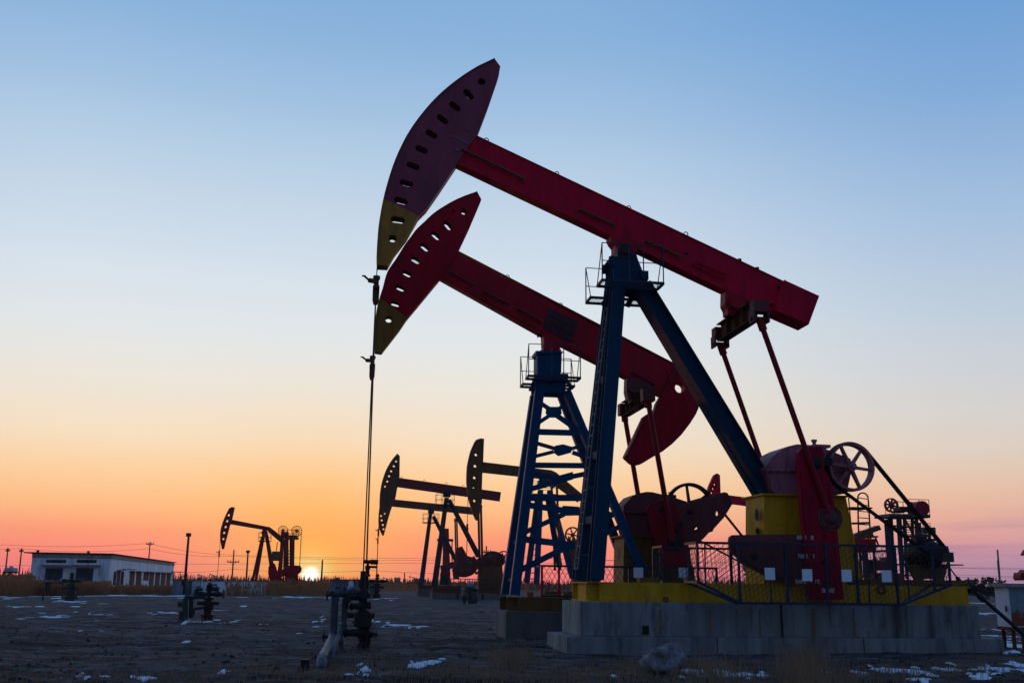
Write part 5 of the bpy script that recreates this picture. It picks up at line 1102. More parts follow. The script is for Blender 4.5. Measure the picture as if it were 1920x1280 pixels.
# left facade is at x = 0 (local), running y from 0 to Wd: pixel -> local
def lf(zf, x, y):
    d = ray(*zf(x, y)); c = EYE - FR.O; t = (0 - c.dot(FR.u)) / d.dot(FR.u); P = c + d * t; return P.dot(FR.n), P.z
def rf(zf, x, y):
    d = ray(*zf(x, y)); c = EYE - FR.O; t = (0 - c.dot(FR.n)) / d.dot(FR.n); P = c + d * t; return P.dot(FR.u), P.z
for (xa, xb) in ((178, 402), (572, 795)):
    y0_, zt_ = lf(zM, xa, 303); y1_, _ = lf(zM, xb, 303); lo, hi = min(y0_, y1_), max(y0_, y1_)
    o = MB(); o.box((-.05, lo, 0), (-.002, hi, zt_)); 
    for k in range(1, 5): yy = lo + (hi - lo) * k / 5; o.box((-.09, yy - .03, 0), (-.052, yy + .03, zt_))
    o.box((-.11, lo, zt_ * .48), (-.054, hi, zt_ * .52)); o.build('garage_door', M_door, BD)
    za, zb_ = lf(zM, xa, 195)[1], lf(zM, xa, 235)[1]; yy0, yy1 = lf(zM, xa + 8, 215)[0], lf(zM, xb + 35, 215)[0]; lo2, hi2 = min(yy0, yy1), max(yy0, yy1)
    o = MB(); o.box((-.03, lo2, zb_), (-.002, hi2, za)); W_ = o.build('window', M_hole, BD)
    o = MB(); 
    for k in range(6): yy = lo2 + (hi2 - lo2) * k / 5; o.box((-.06, yy - .025, zb_), (-.032, yy + .025, za))
    o.build('frame', M_roof, W_)
    zc_, zd_ = lf(zM, xa, 250)[1], lf(zM, xa, 278)[1]; o = MB(); o.box((-.8, lo2 - .5, zd_), (-.002, hi2 + .4, zd_ + .16)); o.build('canopy', M_cor, BD)
for i, (xa, xb, yt) in enumerate(((1055, 1082, 345), (1098, 1135, 340), (1150, 1178, 350), (1262, 1318, 350), (1345, 1405, 355), (1440, 1500, 358), (1515, 1565, 362), (1590, 1642, 365), (1665, 1715, 368), (1735, 1780, 372))):
    s0, zt_ = rf(zM, xa, yt); s1, _ = rf(zM, xb, yt)
    if i in (0, 2): zb_ = zt_ * .35
    else: zb_ = 0.02 if i != 5 else zt_ * .55
    o = MB(); o.box((s0, -.04, zb_), (s1, -.002, zt_)); w_ = s1 - s0; W_ = o.build('window' if i in (0, 2, 5) else 'door', M_bdoor if i not in (0, 2) else M_hole, BD)
    o = MB(); o.box((s0, -.08, zb_), (s0 + .12, -.042, zt_)); o.box((s1 - .12, -.08, zb_), (s1, -.042, zt_)); o.box((s0 + .12, -.08, zt_ - .12), (s1 - .12, -.042, zt_)); o.build('frame', M_roof, W_)
    if i not in (0, 2): o = MB(); o.box((s0 - w_ * .15, -.62, zt_ + .04), (s1 + w_ * .15, -.002, zt_ + .14)); o.build('door_canopy', M_cor, BD)
s0, z0_ = rf(zM, 1160, 320); s1, _ = rf(zM, 1245, 320); o = MB(); o.box((s0, -1.5, z0_ - .04), (s0 + 1.2, -.002, z0_ + .06)); s1, z1_ = rf(zM, 1790, 353); o.box((s1, -1.6, z1_ - .05), (Lr + .6, -.002, z1_ + .07)); o.build('porch_slab', M_cor, BD)
o = MB(); 
for x, y in ((75, 105), (725, 108)): yy, zz2_ = lf(zM, x, y); o.box((-.2, yy - .12, hB + .08), (.1, yy + .12, hB + .3))
o.build('roof_vent', M_roof, BD)

# yard wall and outbuildings behind it
FW = Frame(at_depth(360, 1100, 118), -.03)
T = thing('yard_wall', 'low whitewashed yard wall running right from the old building', 'wall', FW)
a, b_ = FW.p(*z9(145, 822), 0), FW.p(*z9(880, 840), 0); o = MB(); o.box((a.x, -.12, -.2), (b_.x, .12, a.z - .12)); o.build('panel', M_wall, T)
o = MB(); o.box((a.x - .1, -.2, a.z - .12), (b_.x + .1, .2, a.z)); o.build('coping', M_cor, T)
o = MB()
for k in range(12): x = a.x + (b_.x - a.x) * (k + .5) / 12; o.box((x - .12, -.2, 0), (x + .12, -.125, a.z - .125))
o.build('pier', M_wall, T)
def shed(label, x0p, x1p, yt, yb, Y, m, name='shed', dep=2.5, cat='shed'):
    F = Frame(at_depth((x0p + x1p) / 2, 1100, Y), .05); a, b_ = F.p(x0p, yt, -dep / 2), F.p(x1p, yt, -dep / 2); T = thing(name, label, cat, F)
    o = MB(); o.box((a.x, -dep / 2, -.1), (b_.x, dep / 2, a.z - .08)); o.build('wall', m, T)
    o = MB(); o.box((a.x - .08, -dep / 2 - .08, a.z - .08), (b_.x + .08, dep / 2 + .08, a.z + .03)); o.build('roof', M_roof, T)
    o = MB(); w = b_.x - a.x; n = max(3, int(w / .5))
    for k in range(n): x = a.x + w * (k + .5) / n; o.box((x - .04, -dep / 2 - .05, 0), (x + .04, -dep / 2 - .003, a.z - .1))
    o.build('rib', m, T); return F, T, a, b_
shed('small grey-blue cabin between the old building and the yard wall', 324, 336, 1085.5, 1108, 112, mat('grey_blue_panel', (.22, .27, .32), .7))
shed('small dark teal cabin at the foot of the tall lamp post', 337, 350, 1089, 1108, 116, mat('teal_panel', (.02, .10, .12), .7))
shed('pale square tank behind the reeds under the bent-beam pump', 487, 498, 1088, 1102, 140, mat('pale_panel', (.30, .32, .38), .7), 'storage_tank', cat='tank')
M_cont = mat('grey_blue_container', (.15, .19, .24), .7, var=.35, damt=.5)
Fc, Tc, a, b_ = shed('long grey-blue container with a white A-shaped panel behind the near wellhead', 621, 707, 1086, 1110, 108, M_cont, 'container', 2.4, 'container')
o = MB(); q = [Fc.sz(*zW(*p), -1.27) for p in ((395, 292), (440, 292), (448, 405), (425, 405), (418, 360), (398, 360), (392, 405), (372, 405))]; o.prism(q, -1.285, -1.27); o.build('white_panel', M_white, Tc)
o = MB()
for y in (310, 345, 380): p, q = Fc.p(*zW(245, y), -1.26), Fc.p(*zW(700, y), -1.26); o.box((p.x, -1.268, p.z - .03), (q.x, -1.254, p.z + .03))
p = Fc.p(*zW(262, 290), 0); o.lathe((p.x, -.6, a.z + .03), (0, 0, 1), [(0, .25), (.15, .25), (.2, .15)], 12); o.build('rail_trim', M_steel, Tc)

# poles
def pole(name, label, xb, xt, yt, Y, r, extra=None, group='poles of the oil field', cat='pole', m=None, yb=None):
    B = at_depth(xb, 1100, Y); B.z = 0; Tt = at_depth(xt, yt, Y); F = Frame(B, 0); T = thing(name, label, cat, F, group=group); h = Tt.z; dx = (Tt.x - B.x) * .35
    o = MB(); o.tube((0, 0, -.3), (dx, 0, h), r, r * .7, 8); o.build('mast', m or M_wood, T)
    if extra: extra(T, dx, h, Y)
    return F, T, h, dx
def crossarms(arms):
    def f(T, dx, h, Y):
        k = 1900 / Y
        for (dz, w) in arms:
            w *= .62
            o = MB(); o.bar((dx - w / 2, 0, h - dz), (dx + w / 2, 0, h - dz), .16, .16); o.bar((dx - w * .3, 0, h - dz), (dx, 0, h - dz - w * .25), .05, .05); o.bar((dx + w * .3, 0, h - dz), (dx, 0, h - dz - w * .25), .05, .05); o.build('crossarm', M_wood, T)
            o = MB()
            for s_ in (-.45, -.2, .2, .45): o.lathe((dx + w * s_, 0, h - dz + .08), (0, 0, 1), [(0, .05), (.1, .09), (.2, .05), (.28, .06)], 8)
            o.build('insulator', M_steel, T)
    return f
def lamp(T, dx, h, Y):
    o = MB(); o.box((dx - .25, -.2, h - .08), (dx + .22, .2, h + .3)); o.bar((dx, 0, h - .3), (dx - .12, 0, h), .1, .1); o.build('lamp_head', M_dark, T, bevel=.03)
    o = MB(); o.cbox((dx - .05, -.12, 1.2), .35, .2, .6); o.build('switch_box', M_dark, T)
pole('utility_pole', 'left one of the two plain poles at the left edge beside a transformer', 7, 13, 1026, 190, .16, crossarms([(.6, 1.2)]))
pole('utility_pole', 'right one of the two plain poles at the left edge beside a transformer', 33, 39, 1027, 190, .16, crossarms([(.6, 1.2)]))
pole('utility_pole', 'pole with two crossarms rising behind the roof of the old building', 275, 279, 1015, 215, .16, crossarms([(.5, 2.6), (4, 4.6)]))
pole('utility_pole', 'pole with crossarms standing between the two lamp posts', 434, 438, 1030, 190, .16, crossarms([(2.2, 3.6), (5.5, 1.6)]))
pole('utility_pole', 'bare leaning pole just right of the setting sun', 602, 604.5, 1049, 150, .15)
pole('utility_pole', 'tall slim mast rising over the rusty cabinet', 1875, 1874, 1030, 120, .14, None, m=M_steel)
pole('utility_pole', 'shorter pole leaning beside the tall mast over the rusty cabinet', 1875, 1870, 1050, 118, .1, None, m=M_steel)
pole('utility_pole', 'thin distant mast in the gap left of the overlapping pumps', 758, 758, 1073, 260, .18)
pole('utility_pole', 'short T-shaped pole behind the gearbox of the overlapping pumps', 911, 911, 1023, 150, .14, crossarms([(.9, 2.2)]))
pole('lamp_post', 'taller dark lamp post with a box-shaped head, next to the old building', 346, 353, 1004, 112, .17, lamp, 'lamp posts beside the yard wall', 'lamp post', M_dark)
pole('lamp_post', 'shorter dark lamp post behind the yard wall', 461, 464, 1035, 150, .15, lamp, 'lamp posts beside the yard wall', 'lamp post', M_dark)
# transformer platform
FT = Frame(at_depth(20, 1100, 190), 0); T = thing('transformer', 'pale transformer box on a frame between the two left poles', 'transformer', FT)
q0, q1 = FT.p(*z8(55, 600), 0), FT.p(*z8(118, 632), 0); o = MB(); o.box((q0.x, -1, q1.z), (q1.x, 1, q0.z)); o.cbox(((q0.x + q1.x) / 2, 0, q0.z + .15), .6, .4, .3); o.build('tank', mat('pale_blue_tank', (.35, .45, .5), .5), T, bevel=.05)
q0, q1 = FT.p(*z8(25, 636), 0), FT.p(*z8(140, 640), 0); o = MB(); o.bar((q0.x, 0, q0.z), (q1.x, 0, q0.z), .3, .25); o.bar((q0.x, 0, q0.z - 1.6), ((q0.x + q1.x) / 2, 0, q0.z), .15, .15); o.bar((q1.x, 0, q0.z - 1.6), ((q0.x + q1.x) / 2, 0, q0.z), .15, .15); o.build('frame', M_dark, T)
# power lines
def wire(label, pts, Y, r=.03, sag=0):
    r *= .75
    P = [at_depth(x, y, Y) for x, y in pts]; o = MB(); F = Frame(P[0], 0); T = None; L_ = []
    for i in range(len(P) - 1):
        for k in range(12):
            t = k / 12; q = P[i].lerp(P[i + 1], t); q.z -= sag * 4 * t * (1 - t); L_.append(q)
    L_.append(P[-1]); o.path(L_, r, 4); w = o.build('power_line', M_wire); tag(w, label, 'power line', 'power lines across the sky')
wire('highest power line, running right from the pole behind the roof', [(-400, 1012), (13, 1021), (279, 1018), (438, 1040), (960, 1042), (1500, 1053), (2300, 1072)], 215, .035, .5)
wire('second power line, passing behind the lamp posts', [(-400, 1020), (39, 1028), (279, 1028), (438, 1042), (1000, 1046), (2300, 1066)], 216, .035, .6)
wire('third power line, level with the top of the yard', [(-200, 1062), (330, 1057), (1000, 1054), (2300, 1092)], 190, .03)
wire('lowest power line, just over the yard wall', [(300, 1070), (435, 1066), (700, 1069), (1000, 1073), (2300, 1090)], 191, .03, .4)
wire('lower power line at right above the rusty cabinet', [(1500, 1070), (1820, 1082), (2000, 1083)], 150, .025)

# ------------------------------------------------ tower pumping units
def tower_unit(label, Y, zf, cols, deck, wheel, extra):
    F = Frame(at_depth(*zf(deck[0], 900), Y), .15); T = thing('tower_pumping_unit', label, 'pumping tower', F, group='tower pumping units')
    for (xt, yt, xb, yb, w, v) in cols: a, b_ = F.p(*zf(xt, yt), v), F.p(*zf(xb, yb), v); o = MB(); o.ibeam(a, b_, w, w, (1, 0, 0), .04, .04); o.build('column', M_fl if extra != 'red' else M_fb, T)
    a, b_ = F.p(*zf(deck[0], deck[2]), -1.2), F.p(*zf(deck[1], deck[2]), -1.2); o = MB(); o.box((a.x, -1.2, a.z - .25), (b_.x, 1.2, a.z)); D = o.build('deck', M_fl if extra != 'red' else M_fb, T)
    o = MB(); 
    for v in (-1.15, 1.15):
        for hh in (.55, 1.1): o.tube((b_.x - 1.6, v, a.z + hh), (b_.x, v, a.z + hh), .025, n=4)
        for x in (b_.x - 1.6, b_.x - .8, b_.x): o.tube((x, v, a.z), (x, v, a.z + 1.1), .03, n=4)
        o.cut()
    o.build('railing', M_fl, D)
    for (x, y, r, n) in wheel: c = F.p(*zf(x, y), -.3); R = abs(F.p(*zf(x + r, y), -.3).x - c.x); spoked_wheel(T, 'sheave', c, (0, 1, 0), R, .3, n, M_fb, R * (.3 if n < 10 else .14), R * (.12 if n < 10 else .08), .1 if n < 10 else .05)
    return F, T, D, a, b_
Ft, Tt, D, a, b_ = tower_unit('navy tower pumping unit with a spoked wheel and red drum on its deck', 78, zD,
    [(520, 380, 575, 1160, .34, -.5), (560, 340, 600, 1160, .3, .5), (665, 350, 720, 1160, .2, -.8), (700, 360, 740, 1160, .12, .8), (752, 350, 790, 1170, .2, -.8), (855, 350, 880, 1160, .18, .6), (912, 350, 925, 1160, .2, -.6), (950, 420, 975, 1160, .2, .8)], (560, 1095, 300), [(577, 190, 86, 8)], '')
o = MB()
for p, q in (((665, 380), (860, 720)), ((750, 360), (880, 600)), ((560, 460), (960, 490)), ((640, 980), (980, 960)), ((570, 460), (760, 560)), ((700, 500), (740, 1000)), ((850, 370), (960, 520)), ((640, 1120), (980, 1130))): o.bar(Ft.p(*zD(*p), -.4), Ft.p(*zD(*q), -.4), .12, .12)
for y in range(370, 720, 30): o.bar(Ft.p(*zD(790, y), .2), Ft.p(*zD(840, y), .2), .05, .05)
o.build('cross_brace', M_fl, Tt)
o = MB(); q = Ft.p(*zD(932, 238), 0); o.lathe(q - Vector((0, .7, 0)), (0, 1, 0), [(0, .4), (0, .56), (1.4, .56), (1.4, .4)], 20, False); o.build('drum', M_red2, Tt)
o = MB(); o.box(Ft.p(*zD(700, 205), -.5), Ft.p(*zD(740, 285), .5)); o.box(Ft.p(*zD(750, 225), -.4), Ft.p(*zD(870, 285), .4)); o.box(Ft.p(*zD(828, 150), -.1), Ft.p(*zD(846, 220), .1)); o.box(Ft.p(*zD(640, 255), -.4), Ft.p(*zD(690, 300), .4)); o.build('gear_drive', M_dark, Tt, bevel=.05)
o = MB(); o.tube(Ft.p(*zD(500, 200), -.3), Ft.p(*zD(508, 400), -.3), .03, n=4); o.tube(Ft.p(*zD(640, 135), -.3), Ft.p(*zD(900, 170), 0), .02, n=4); o.tube(Ft.p(*zD(1000, 330), -.3), Ft.p(*zD(1010, 440), -.3), .03, n=4); o.build('hoist_rope', M_wire, Tt)
Ft2, Tt2, D, a, b_ = tower_unit('small tower deck with rails farther back, right of the navy tower pumping unit', 105, zD, [(985, 570, 990, 1160, .25, -.8), (1035, 570, 1040, 1160, .22, .8), (1085, 570, 1095, 1160, .25, -.8)], (970, 1110, 575), [], '')
o = MB(); o.box(Ft2.p(*zD(1000, 480), -.6), Ft2.p(*zD(1090, 570), .6)); o.box(Ft2.p(*zD(990, 630), -.6), Ft2.p(*zD(1110, 670), .6)); o.build('machine_housing', M_green, Tt2, bevel=.05)
Ft3, Tt3, D, a, b_ = tower_unit('red-lit tower pumping unit with two thin spoked wheels behind the pump beside the sun', 150, z9, [(1035, 380, 1005, 850, .5, -.6), (1070, 400, 1072, 850, .55, -.5), (1110, 420, 1110, 850, .4, .5), (1135, 420, 1128, 850, .3, -.5), (1050, 540, 1040, 850, .2, .7)], (1015, 1175, 425), [(1037, 365, 45, 14), (1163, 370, 49, 14)], 'red')
o = MB(); o.box(Ft3.p(*z9(1020, 375), -.7), Ft3.p(*z9(1090, 425), .7)); o.box(Ft3.p(*z9(1020, 430), -.7), Ft3.p(*z9(1085, 545), .7)); o.box(Ft3.p(*z9(1088, 405), -.5), Ft3.p(*z9(1172, 428), .5)); o.build('gear_drive', M_fb, Tt3, bevel=.08)
o = MB(); o.tube(Ft3.p(*z9(1207, 380), -.3), Ft3.p(*z9(1190, 690), -.3), .05, n=4); o.build('hoist_rope', M_wire, Tt3)
o = MB()
for y in range(560, 840, 28): o.bar(Ft3.p(*z9(1005, y), -.6), Ft3.p(*z9(1130, y - 12), -.5), .08, .12)
o.build('cross_brace', M_fb, Tt3)
T = thing('hanging_weight_box', 'ochre weight box hanging from ropes behind the pump beside the sun', 'weight box', Ft3, at=Ft3.p(*z9(972, 645), -1.5)); o = MB(); o.box(Ft3.p(*z9(935, 555), -2.2), Ft3.p(*z9(1010, 645), -.9)); o.build('box', M_yel2, T, bevel=.1)
o = MB(); o.tube(Ft3.p(*z9(975, 553), -1.5), Ft3.p(*z9(985, 470), -1.5), .06, n=4); o.build('hanging_rope', M_wire, T)
# hoist tower between the overlapping pumps
F4 = Frame(at_depth(*zF(460, 1000), 150), .15); T = thing('tower_pumping_unit', 'narrow maroon hoist post with a short crossarm behind the overlapping pumps', 'pumping tower', F4, group='tower pumping units')
o = MB(); o.bar(F4.p(*zF(470, 90), 0), F4.p(*zF(500, 1000), 0), 1.0, .9, w2=1.1, h2=.9); o.build('column', M_fb, T)
o = MB()
for y in range(350, 980, 50): o.bar(F4.p(*zF(430, y), -.5), F4.p(*zF(480, y - 5), -.5), .1, .1)
o.bar(F4.p(*zF(440, 320), -.5), F4.p(*zF(425, 980), -.5), .15, .15); o.build('ladder', M_fb, T)
o = MB(); o.bar(F4.p(*zF(340, 270), 0), F4.p(*zF(595, 275), 0), .5, .35); o.box(F4.p(*zF(440, 240), -.6), F4.p(*zF(510, 330), .6)); o.tube(F4.p(*zF(577, 280), 0), F4.p(*zF(575, 620), 0), .08, n=5); o.build('crossarm', M_fl, T)

# ------------------------------------------------ wellheads
def wstack(o, c, prof, n=16): o.lathe(c, (0, 0, 1), prof, n, False)
def handwheel(T, c, ax, R, m=None):
    o = MB(); c = Vector(c); ax = Vector(ax).normalized(); o.ring(c, ax, R, .03, .03, 16); a = perp(ax)[0]; b_ = ax.cross(a)
    for k in range(4): t = k * pi / 2; o.bar(c, c + (a * cos(t) + b_ * sin(t)) * (R - .01), .03, .02)
    o.tube(c - ax * .25, c + ax * .05, .025, n=6); return o.build('handwheel', m or M_dark, T)
def flangestack(zs, r0, rf_):
    pr = []
    return pr
qq = F1.world(F1.p(687.5, 1052, 0)); WF = Frame((qq.x, qq.y, 0), 0.0); print('WF', qq, ground(684, 1208))
T = thing('wellhead', 'near dark oil wellhead with two grey-blue bent pipes in the foreground', 'wellhead', WF, group='wellheads')
Q = lambda x, y, v=0: WF.p(*zW(x, y), v)
s0 = Q(583, 0).x; zr = lambda y: Q(583, y).z; pxm = abs(Q(683, 500).x - Q(583, 500).x) / 100
def stack(o, xpx, segs):
    x = Q(xpx, 500).x
    for (ya, yb, rp) in segs: o.lathe((x, 0, zr(yb)), (0, 0, 1), [(0, rp * pxm), (zr(ya) - zr(yb), rp * pxm)], 18, False)
o = MB(); stack(o, 590, [(55, 95, 22), (95, 130, 16), (120, 165, 30), (165, 185, 22), (185, 225, 24), (225, 245, 33), (245, 300, 17), (300, 345, 26), (345, 400, 20)]); o.tube(Q(590, 230, -.0), Q(625, 232, -.15), .03); o.build('stuffing_box', M_dark, T, bevel=.006)
o = MB(); a, b_ = Q(560, 75), Q(724, 80); o.tube(a, b_, .05, n=10); o.tube(Q(640, 78), Q(722, 82), .065, n=10); o.tube(Q(615, 133), Q(712, 137), .03, n=8); o.tube(Q(712, 60), Q(710, 250), .016, n=6); o.build('rod_clamp', M_dark, T)
def hc(o, xa, xb, y, rr, v=0, n=16):
    """horizontal flanged body between two columns; rr: list of (fraction, radius)"""
    a_, b__ = Q(xa, y, v), Q(xb, y, v); Ln = b__.x - a_.x; o.lathe(a_, (1, 0, 0), [(f * Ln, r * pxm) for f, r in rr], n, False)
o = MB(); stack(o, 562, [(390, 480, 42), (480, 520, 36), (520, 620, 42), (620, 650, 30), (630, 662, 68)])
o.lathe(Q(560, 440, -.22), (0, 1, 0), [(0, .12), (.02, .13), (.05, .13), (.05, .11), (.40, .11), (.40, .13), (.44, .13)], 18, False)
hc(o, 395, 540, 585, [(0, 24), (.1, 44), (.3, 44), (.32, 34), (.8, 34), (.82, 50), (1, 50)]); hc(o, 590, 648, 570, [(0, 30), (.5, 34), (.52, 44), (.9, 44), (1, 20)])
o.build('tubing_cross', M_dark, T, bevel=.006)
o = MB(); stack(o, 562, [(660, 690, 104), (690, 700, 80), (700, 775, 98), (775, 785, 80), (785, 812, 108)])
x = Q(562, 500).x
for k in range(12): t = 2 * pi * k / 12; o.tube((x + cos(t) * 92 * pxm, sin(t) * 92 * pxm, zr(820)), (x + cos(t) * 92 * pxm, sin(t) * 92 * pxm, zr(652)), .022, n=6)
o.build('casing_flange', M_dark, T, bevel=.005)
o = MB(); stack(o, 620, [(812, 920, 26), (920, 945, 46), (945, 1010, 40), (1010, 1060, 30)]); stack(o, 560, [(812, 960, 40), (930, 960, 48), (960, 1090, 34)])
hc(o, 335, 570, 885, [(0, 40), (.04, 50), (.14, 50), (.16, 40), (.8, 40), (.82, 50), (.95, 50), (1, 20)], -.12); hc(o, 560, 690, 905, [(0, 26), (.6, 26), (.62, 34), (.8, 34), (1, 10)], -.05)
o.build('casing_head', M_black, T, bevel=.005)
handwheel(T, Q(700, 905, 0), (1, .2, 0), .09); handwheel(T, Q(540, 1040, -.3), (0, -1, .2), .11)
o = MB(); o.path([Q(600, 425, 0), Q(420, 425, 0), Q(300, 425, -.1)], [.08, .08, .09], 14); o.lathe(Q(430, 425, 0), (1, 0, 0), [(0, .15), (.05, .15)], 14, False); o.path([Q(600, 490, .2), Q(400, 490, .15)], .06, 10); o.lathe(Q(480, 425, 0), (1, 0, 0), [(0, .13), (.05, .13)], 14, False); o.build('flow_pipe', M_pipe, T)
o = MB(); o.path([Q(340, 425, -.1), Q(290, 422, -.12), Q(255, 435, -.15), Q(235, 470, -.18), Q(228, 540, -.18), Q(215, 800, -.18), Q(208, 900, -.2), Q(195, 960, -.6), Q(150, 1050, -2.4), Q(100, 1140, -4.2), Q(82, 1180, -5.0), Q(76, 1230, -5.4), Q(74, 1300, -5.5)], [.10, .11, .115, .11, .098, .098, .095, .10, .09, .095, .10, .10, .10], 16)
for (x, y, v) in ((300, 424, -.11),): o.lathe(Q(x, y, v), (1, 0, 0), [(0, .135), (.06, .135)], 16, False)
o.lathe(Q(205, 925, -.21), (.1, 0, 1), [(0, .12), (.05, .12)], 14, False); o.build('flow_pipe', M_pipe, T, 'thick grey-blue pipe bending down to the lower left')
o = MB(); o.path([Q(370, 490, .1), Q(350, 500, .05), Q(338, 540, 0), Q(334, 700, 0), Q(332, 810, 0), Q(320, 860, -.05), Q(290, 900, -.1), Q(268, 950, -.5), Q(240, 1000, -1.3), Q(200, 1090, -2.8), Q(185, 1260, -3.0)], [.07, .08, .075, .07, .07, .085, .1, .09, .07, .07, .07], 14)
o.lathe(Q(333, 815, 0), (0, 0, 1), [(0, .10), (.05, .10)], 12, False); o.lathe(Q(340, 585, 0), (0, 0, 1), [(0, .1), (.04, .1)], 12, False); o.build('flow_pipe', M_pipe, T, 'thinner second grey-blue pipe')
o = MB(); o.lathe(Q(372, 510, -.1), (0, -1, 0), [(0, .1), (.12, .1)], 12, False); o.cbox(Q(372, 560, -.15), .06, .06, .25); o.bar(Q(280, 395, 0), Q(180, 435, -.3), .06, .05); o.cbox(Q(300, 390, -.1), .25, .15, .1); o.cbox(Q(262, 280, 0) + Vector((0, 0, -.0)), .01, .01, .01); o.build('valve', M_dark, T)
handwheel(T, Q(143, 455, -.35), (-1, -.3, 0), .14); handwheel(T, Q(105, 930, -.3), (-1, -.1, 0), .13); o = MB(); vb_ = Q(84, 1195, -5.1); o.lathe(vb_, (.15, .3, -1), [(-.1, .09), (-.05, .105), (.12, .11), (.2, .10), (.2, .12), (.24, .12), (.24, .1), (.4, .1)], 14, False); o.build('valve', M_pipe, T)
handwheel(T, Q(18, 1165, -4.6), (-1, -.5, .1), .08)
o = MB(); o.lathe(Q(30, 1160, -4.2), (1, 0, 0), [(0, .03), (.15, .06), (.2, .06)], 12); o.lathe(Q(120, 935, -.25), (1, 0, 0), [(0, .04), (.3, .06)], 10); o.lathe(Q(300, 1060, -.2), (0, 0, -1), [(-.2, .06), (.25, .07)], 10); o.build('valve', M_pipe, T)
# second pump's wellhead
W2 = Frame((F2.world((F2.p(682, 1065, 0).x, 0, 0)).x, F2.world((F2.p(682, 1065, 0).x, 0, 0)).y), 0)
T = thing('wellhead', 'slim dark wellhead of the second pump, just behind the near wellhead', 'wellhead', W2, group='wellheads')
o = MB(); ztop = W2.p(681, 1070, 0).z; o.lathe((0, 0, 0), (0, 0, 1), [(-.1, .14), (.35, .14), (.35, .3), (.45, .3), (.45, .16), (.8, .16), (.8, .26), (.88, .26), (.88, .13), (ztop - .5, .12), (ztop - .5, .17), (ztop - .25, .17), (ztop - .25, .1), (ztop, .09)], 16, False); o.lathe((-.4, 0, .6), (1, 0, 0), [(0, .09), (.8, .09)], 12, False); o.build('casing_head', M_dark, T)
handwheel(T, (-.45, 0, .6), (-1, 0, 0), .15)
# third: wellhead of the pair
def small_well(label, px, py, Y_from, hpx, m, side=0, scale=1, sup=False):
    A = ground(px, py); F = Frame(A, 0); T = thing('wellhead', label, 'wellhead', F, group='wellheads'); h = F.p(px, py - hpx, 0).z; k = h
    o = MB(); o.lathe((0, 0, 0), (0, 0, 1), [(-.1, .16 * k), (.12 * k, .17 * k), (.12 * k, .2 * k), (.16 * k, .2 * k), (.16 * k, .10 * k), (.3 * k, .11 * k), (.3 * k, .17 * k), (.36 * k, .17 * k), (.36 * k, .09 * k), (.55 * k, .09 * k), (.55 * k, .15 * k), (.6 * k, .15 * k), (.6 * k, .06 * k), (.8 * k, .06 * k), (.8 * k, .1 * k), (.84 * k, .1 * k), (.84 * k, .05 * k), (.93 * k, .09 * k), (1.0 * k, .04 * k)], 14, False)
    o.lathe((-.35 * k, 0, .7 * k), (1, 0, 0), [(0, .05 * k), (.1 * k, .08 * k), (.25 * k, .05 * k), (.45 * k, .05 * k), (.6 * k, .08 * k), (.7 * k, .05 * k)], 10, False); o.lathe((-.3 * k, 0, .45 * k), (1, 0, 0), [(0, .05 * k), (.6 * k, .05 * k)], 10, False); o.build('tubing_tree', m, T)
    handwheel(T, (-.38 * k, 0, .7 * k), (-1, 0, 0), .12 * k, m); handwheel(T, (.4 * k, 0, .7 * k), (1, 0, 0), .12 * k, m); handwheel(T, (0, -.2 * k, .45 * k), (0, -1, 0), .1 * k, m)
    return F, T, k
F, T, k = small_well('dark valve tree of the overlapping pumps, standing at the right end of the grey-blue container', 706, 1121, 0, 46, M_dark)
F, T, k = small_well('green valve tree with a side pipe frame in front of the old building', 130, 1126, 0, 54, M_green)
o = MB()
for x0_, x1_ in ((-1.15, .0),):
    P = lambda x, y: F.p(*zM(x, y), 0)
    o.path([P(390, 700), P(395, 490), P(150, 490)], .06, 8); o.path([P(545, 700), P(540, 480)], .06, 8); o.path([P(135, 735), P(145, 640), P(190, 630), P(180, 500)], .07, 8); o.path([P(215, 620), P(225, 500)], .06, 8); o.lathe(P(185, 540), (0, 0, 1), [(-.25, .12), (.25, .12)], 10, False); o.tube(P(380, 690), P(590, 695), .05); o.tube(P(590, 700), P(560, 650), .05)
o.tube(P(240, 690), P(240, 500), .02, n=5)
o.build('pipe_frame', M_green, T)
o = MB(); o.lathe(P(372, 458), (0, -1, 0), [(0, .09), (.04, .09)], 12, False); o.build('gauge', M_white, T)
F, T, k = small_well('dark grey-green valve tree among snow patches, left of the nearest wellhead', 388, 1162, 0, 70, M_dark)
P = lambda x, y, v=0: F.p(*zL(x, y), v)
o = MB(); o.path([P(760, 560), P(560, 560, -.1), P(470, 590, -.2), P(340, 560, -.3), P(310, 640, -.35), P(310, 1080, -.4)], [.07, .08, .08, .10, .12, .12], 12); o.path([P(700, 800), P(520, 820, -.1), P(480, 980, -.15)], .06, 10); o.path([P(450, 600, -.2), P(440, 900, -.25), P(440, 1010, -.2)], .09, 10); o.lathe(P(200, 720, -.35), (1, 0, 0), [(0, .09), (.08, .13), (.25, .1)], 10, False); o.lathe(P(215, 980, -.4), (0, 0, 1), [(-.2, .08), (.2, .08)], 10, False)
o.path([P(820, 300), P(1000, 300, .2), P(990, 400, .2)], .04, 8); o.lathe(P(920, 390, .1), (1, 0, 0), [(-.25, .1), (.25, .1)], 10, False); o.path([P(700, 400), P(560, 400, 0), P(560, 540, 0)], .06, 8); o.build('flow_pipe', M_green, T)
handwheel(T, P(180, 720, -.35), (-1, 0, 0), .12); handwheel(T, P(600, 350, 0), (0, 0, 1), .12); handwheel(T, P(900, 780, 0), (1, 0, 0), .14)
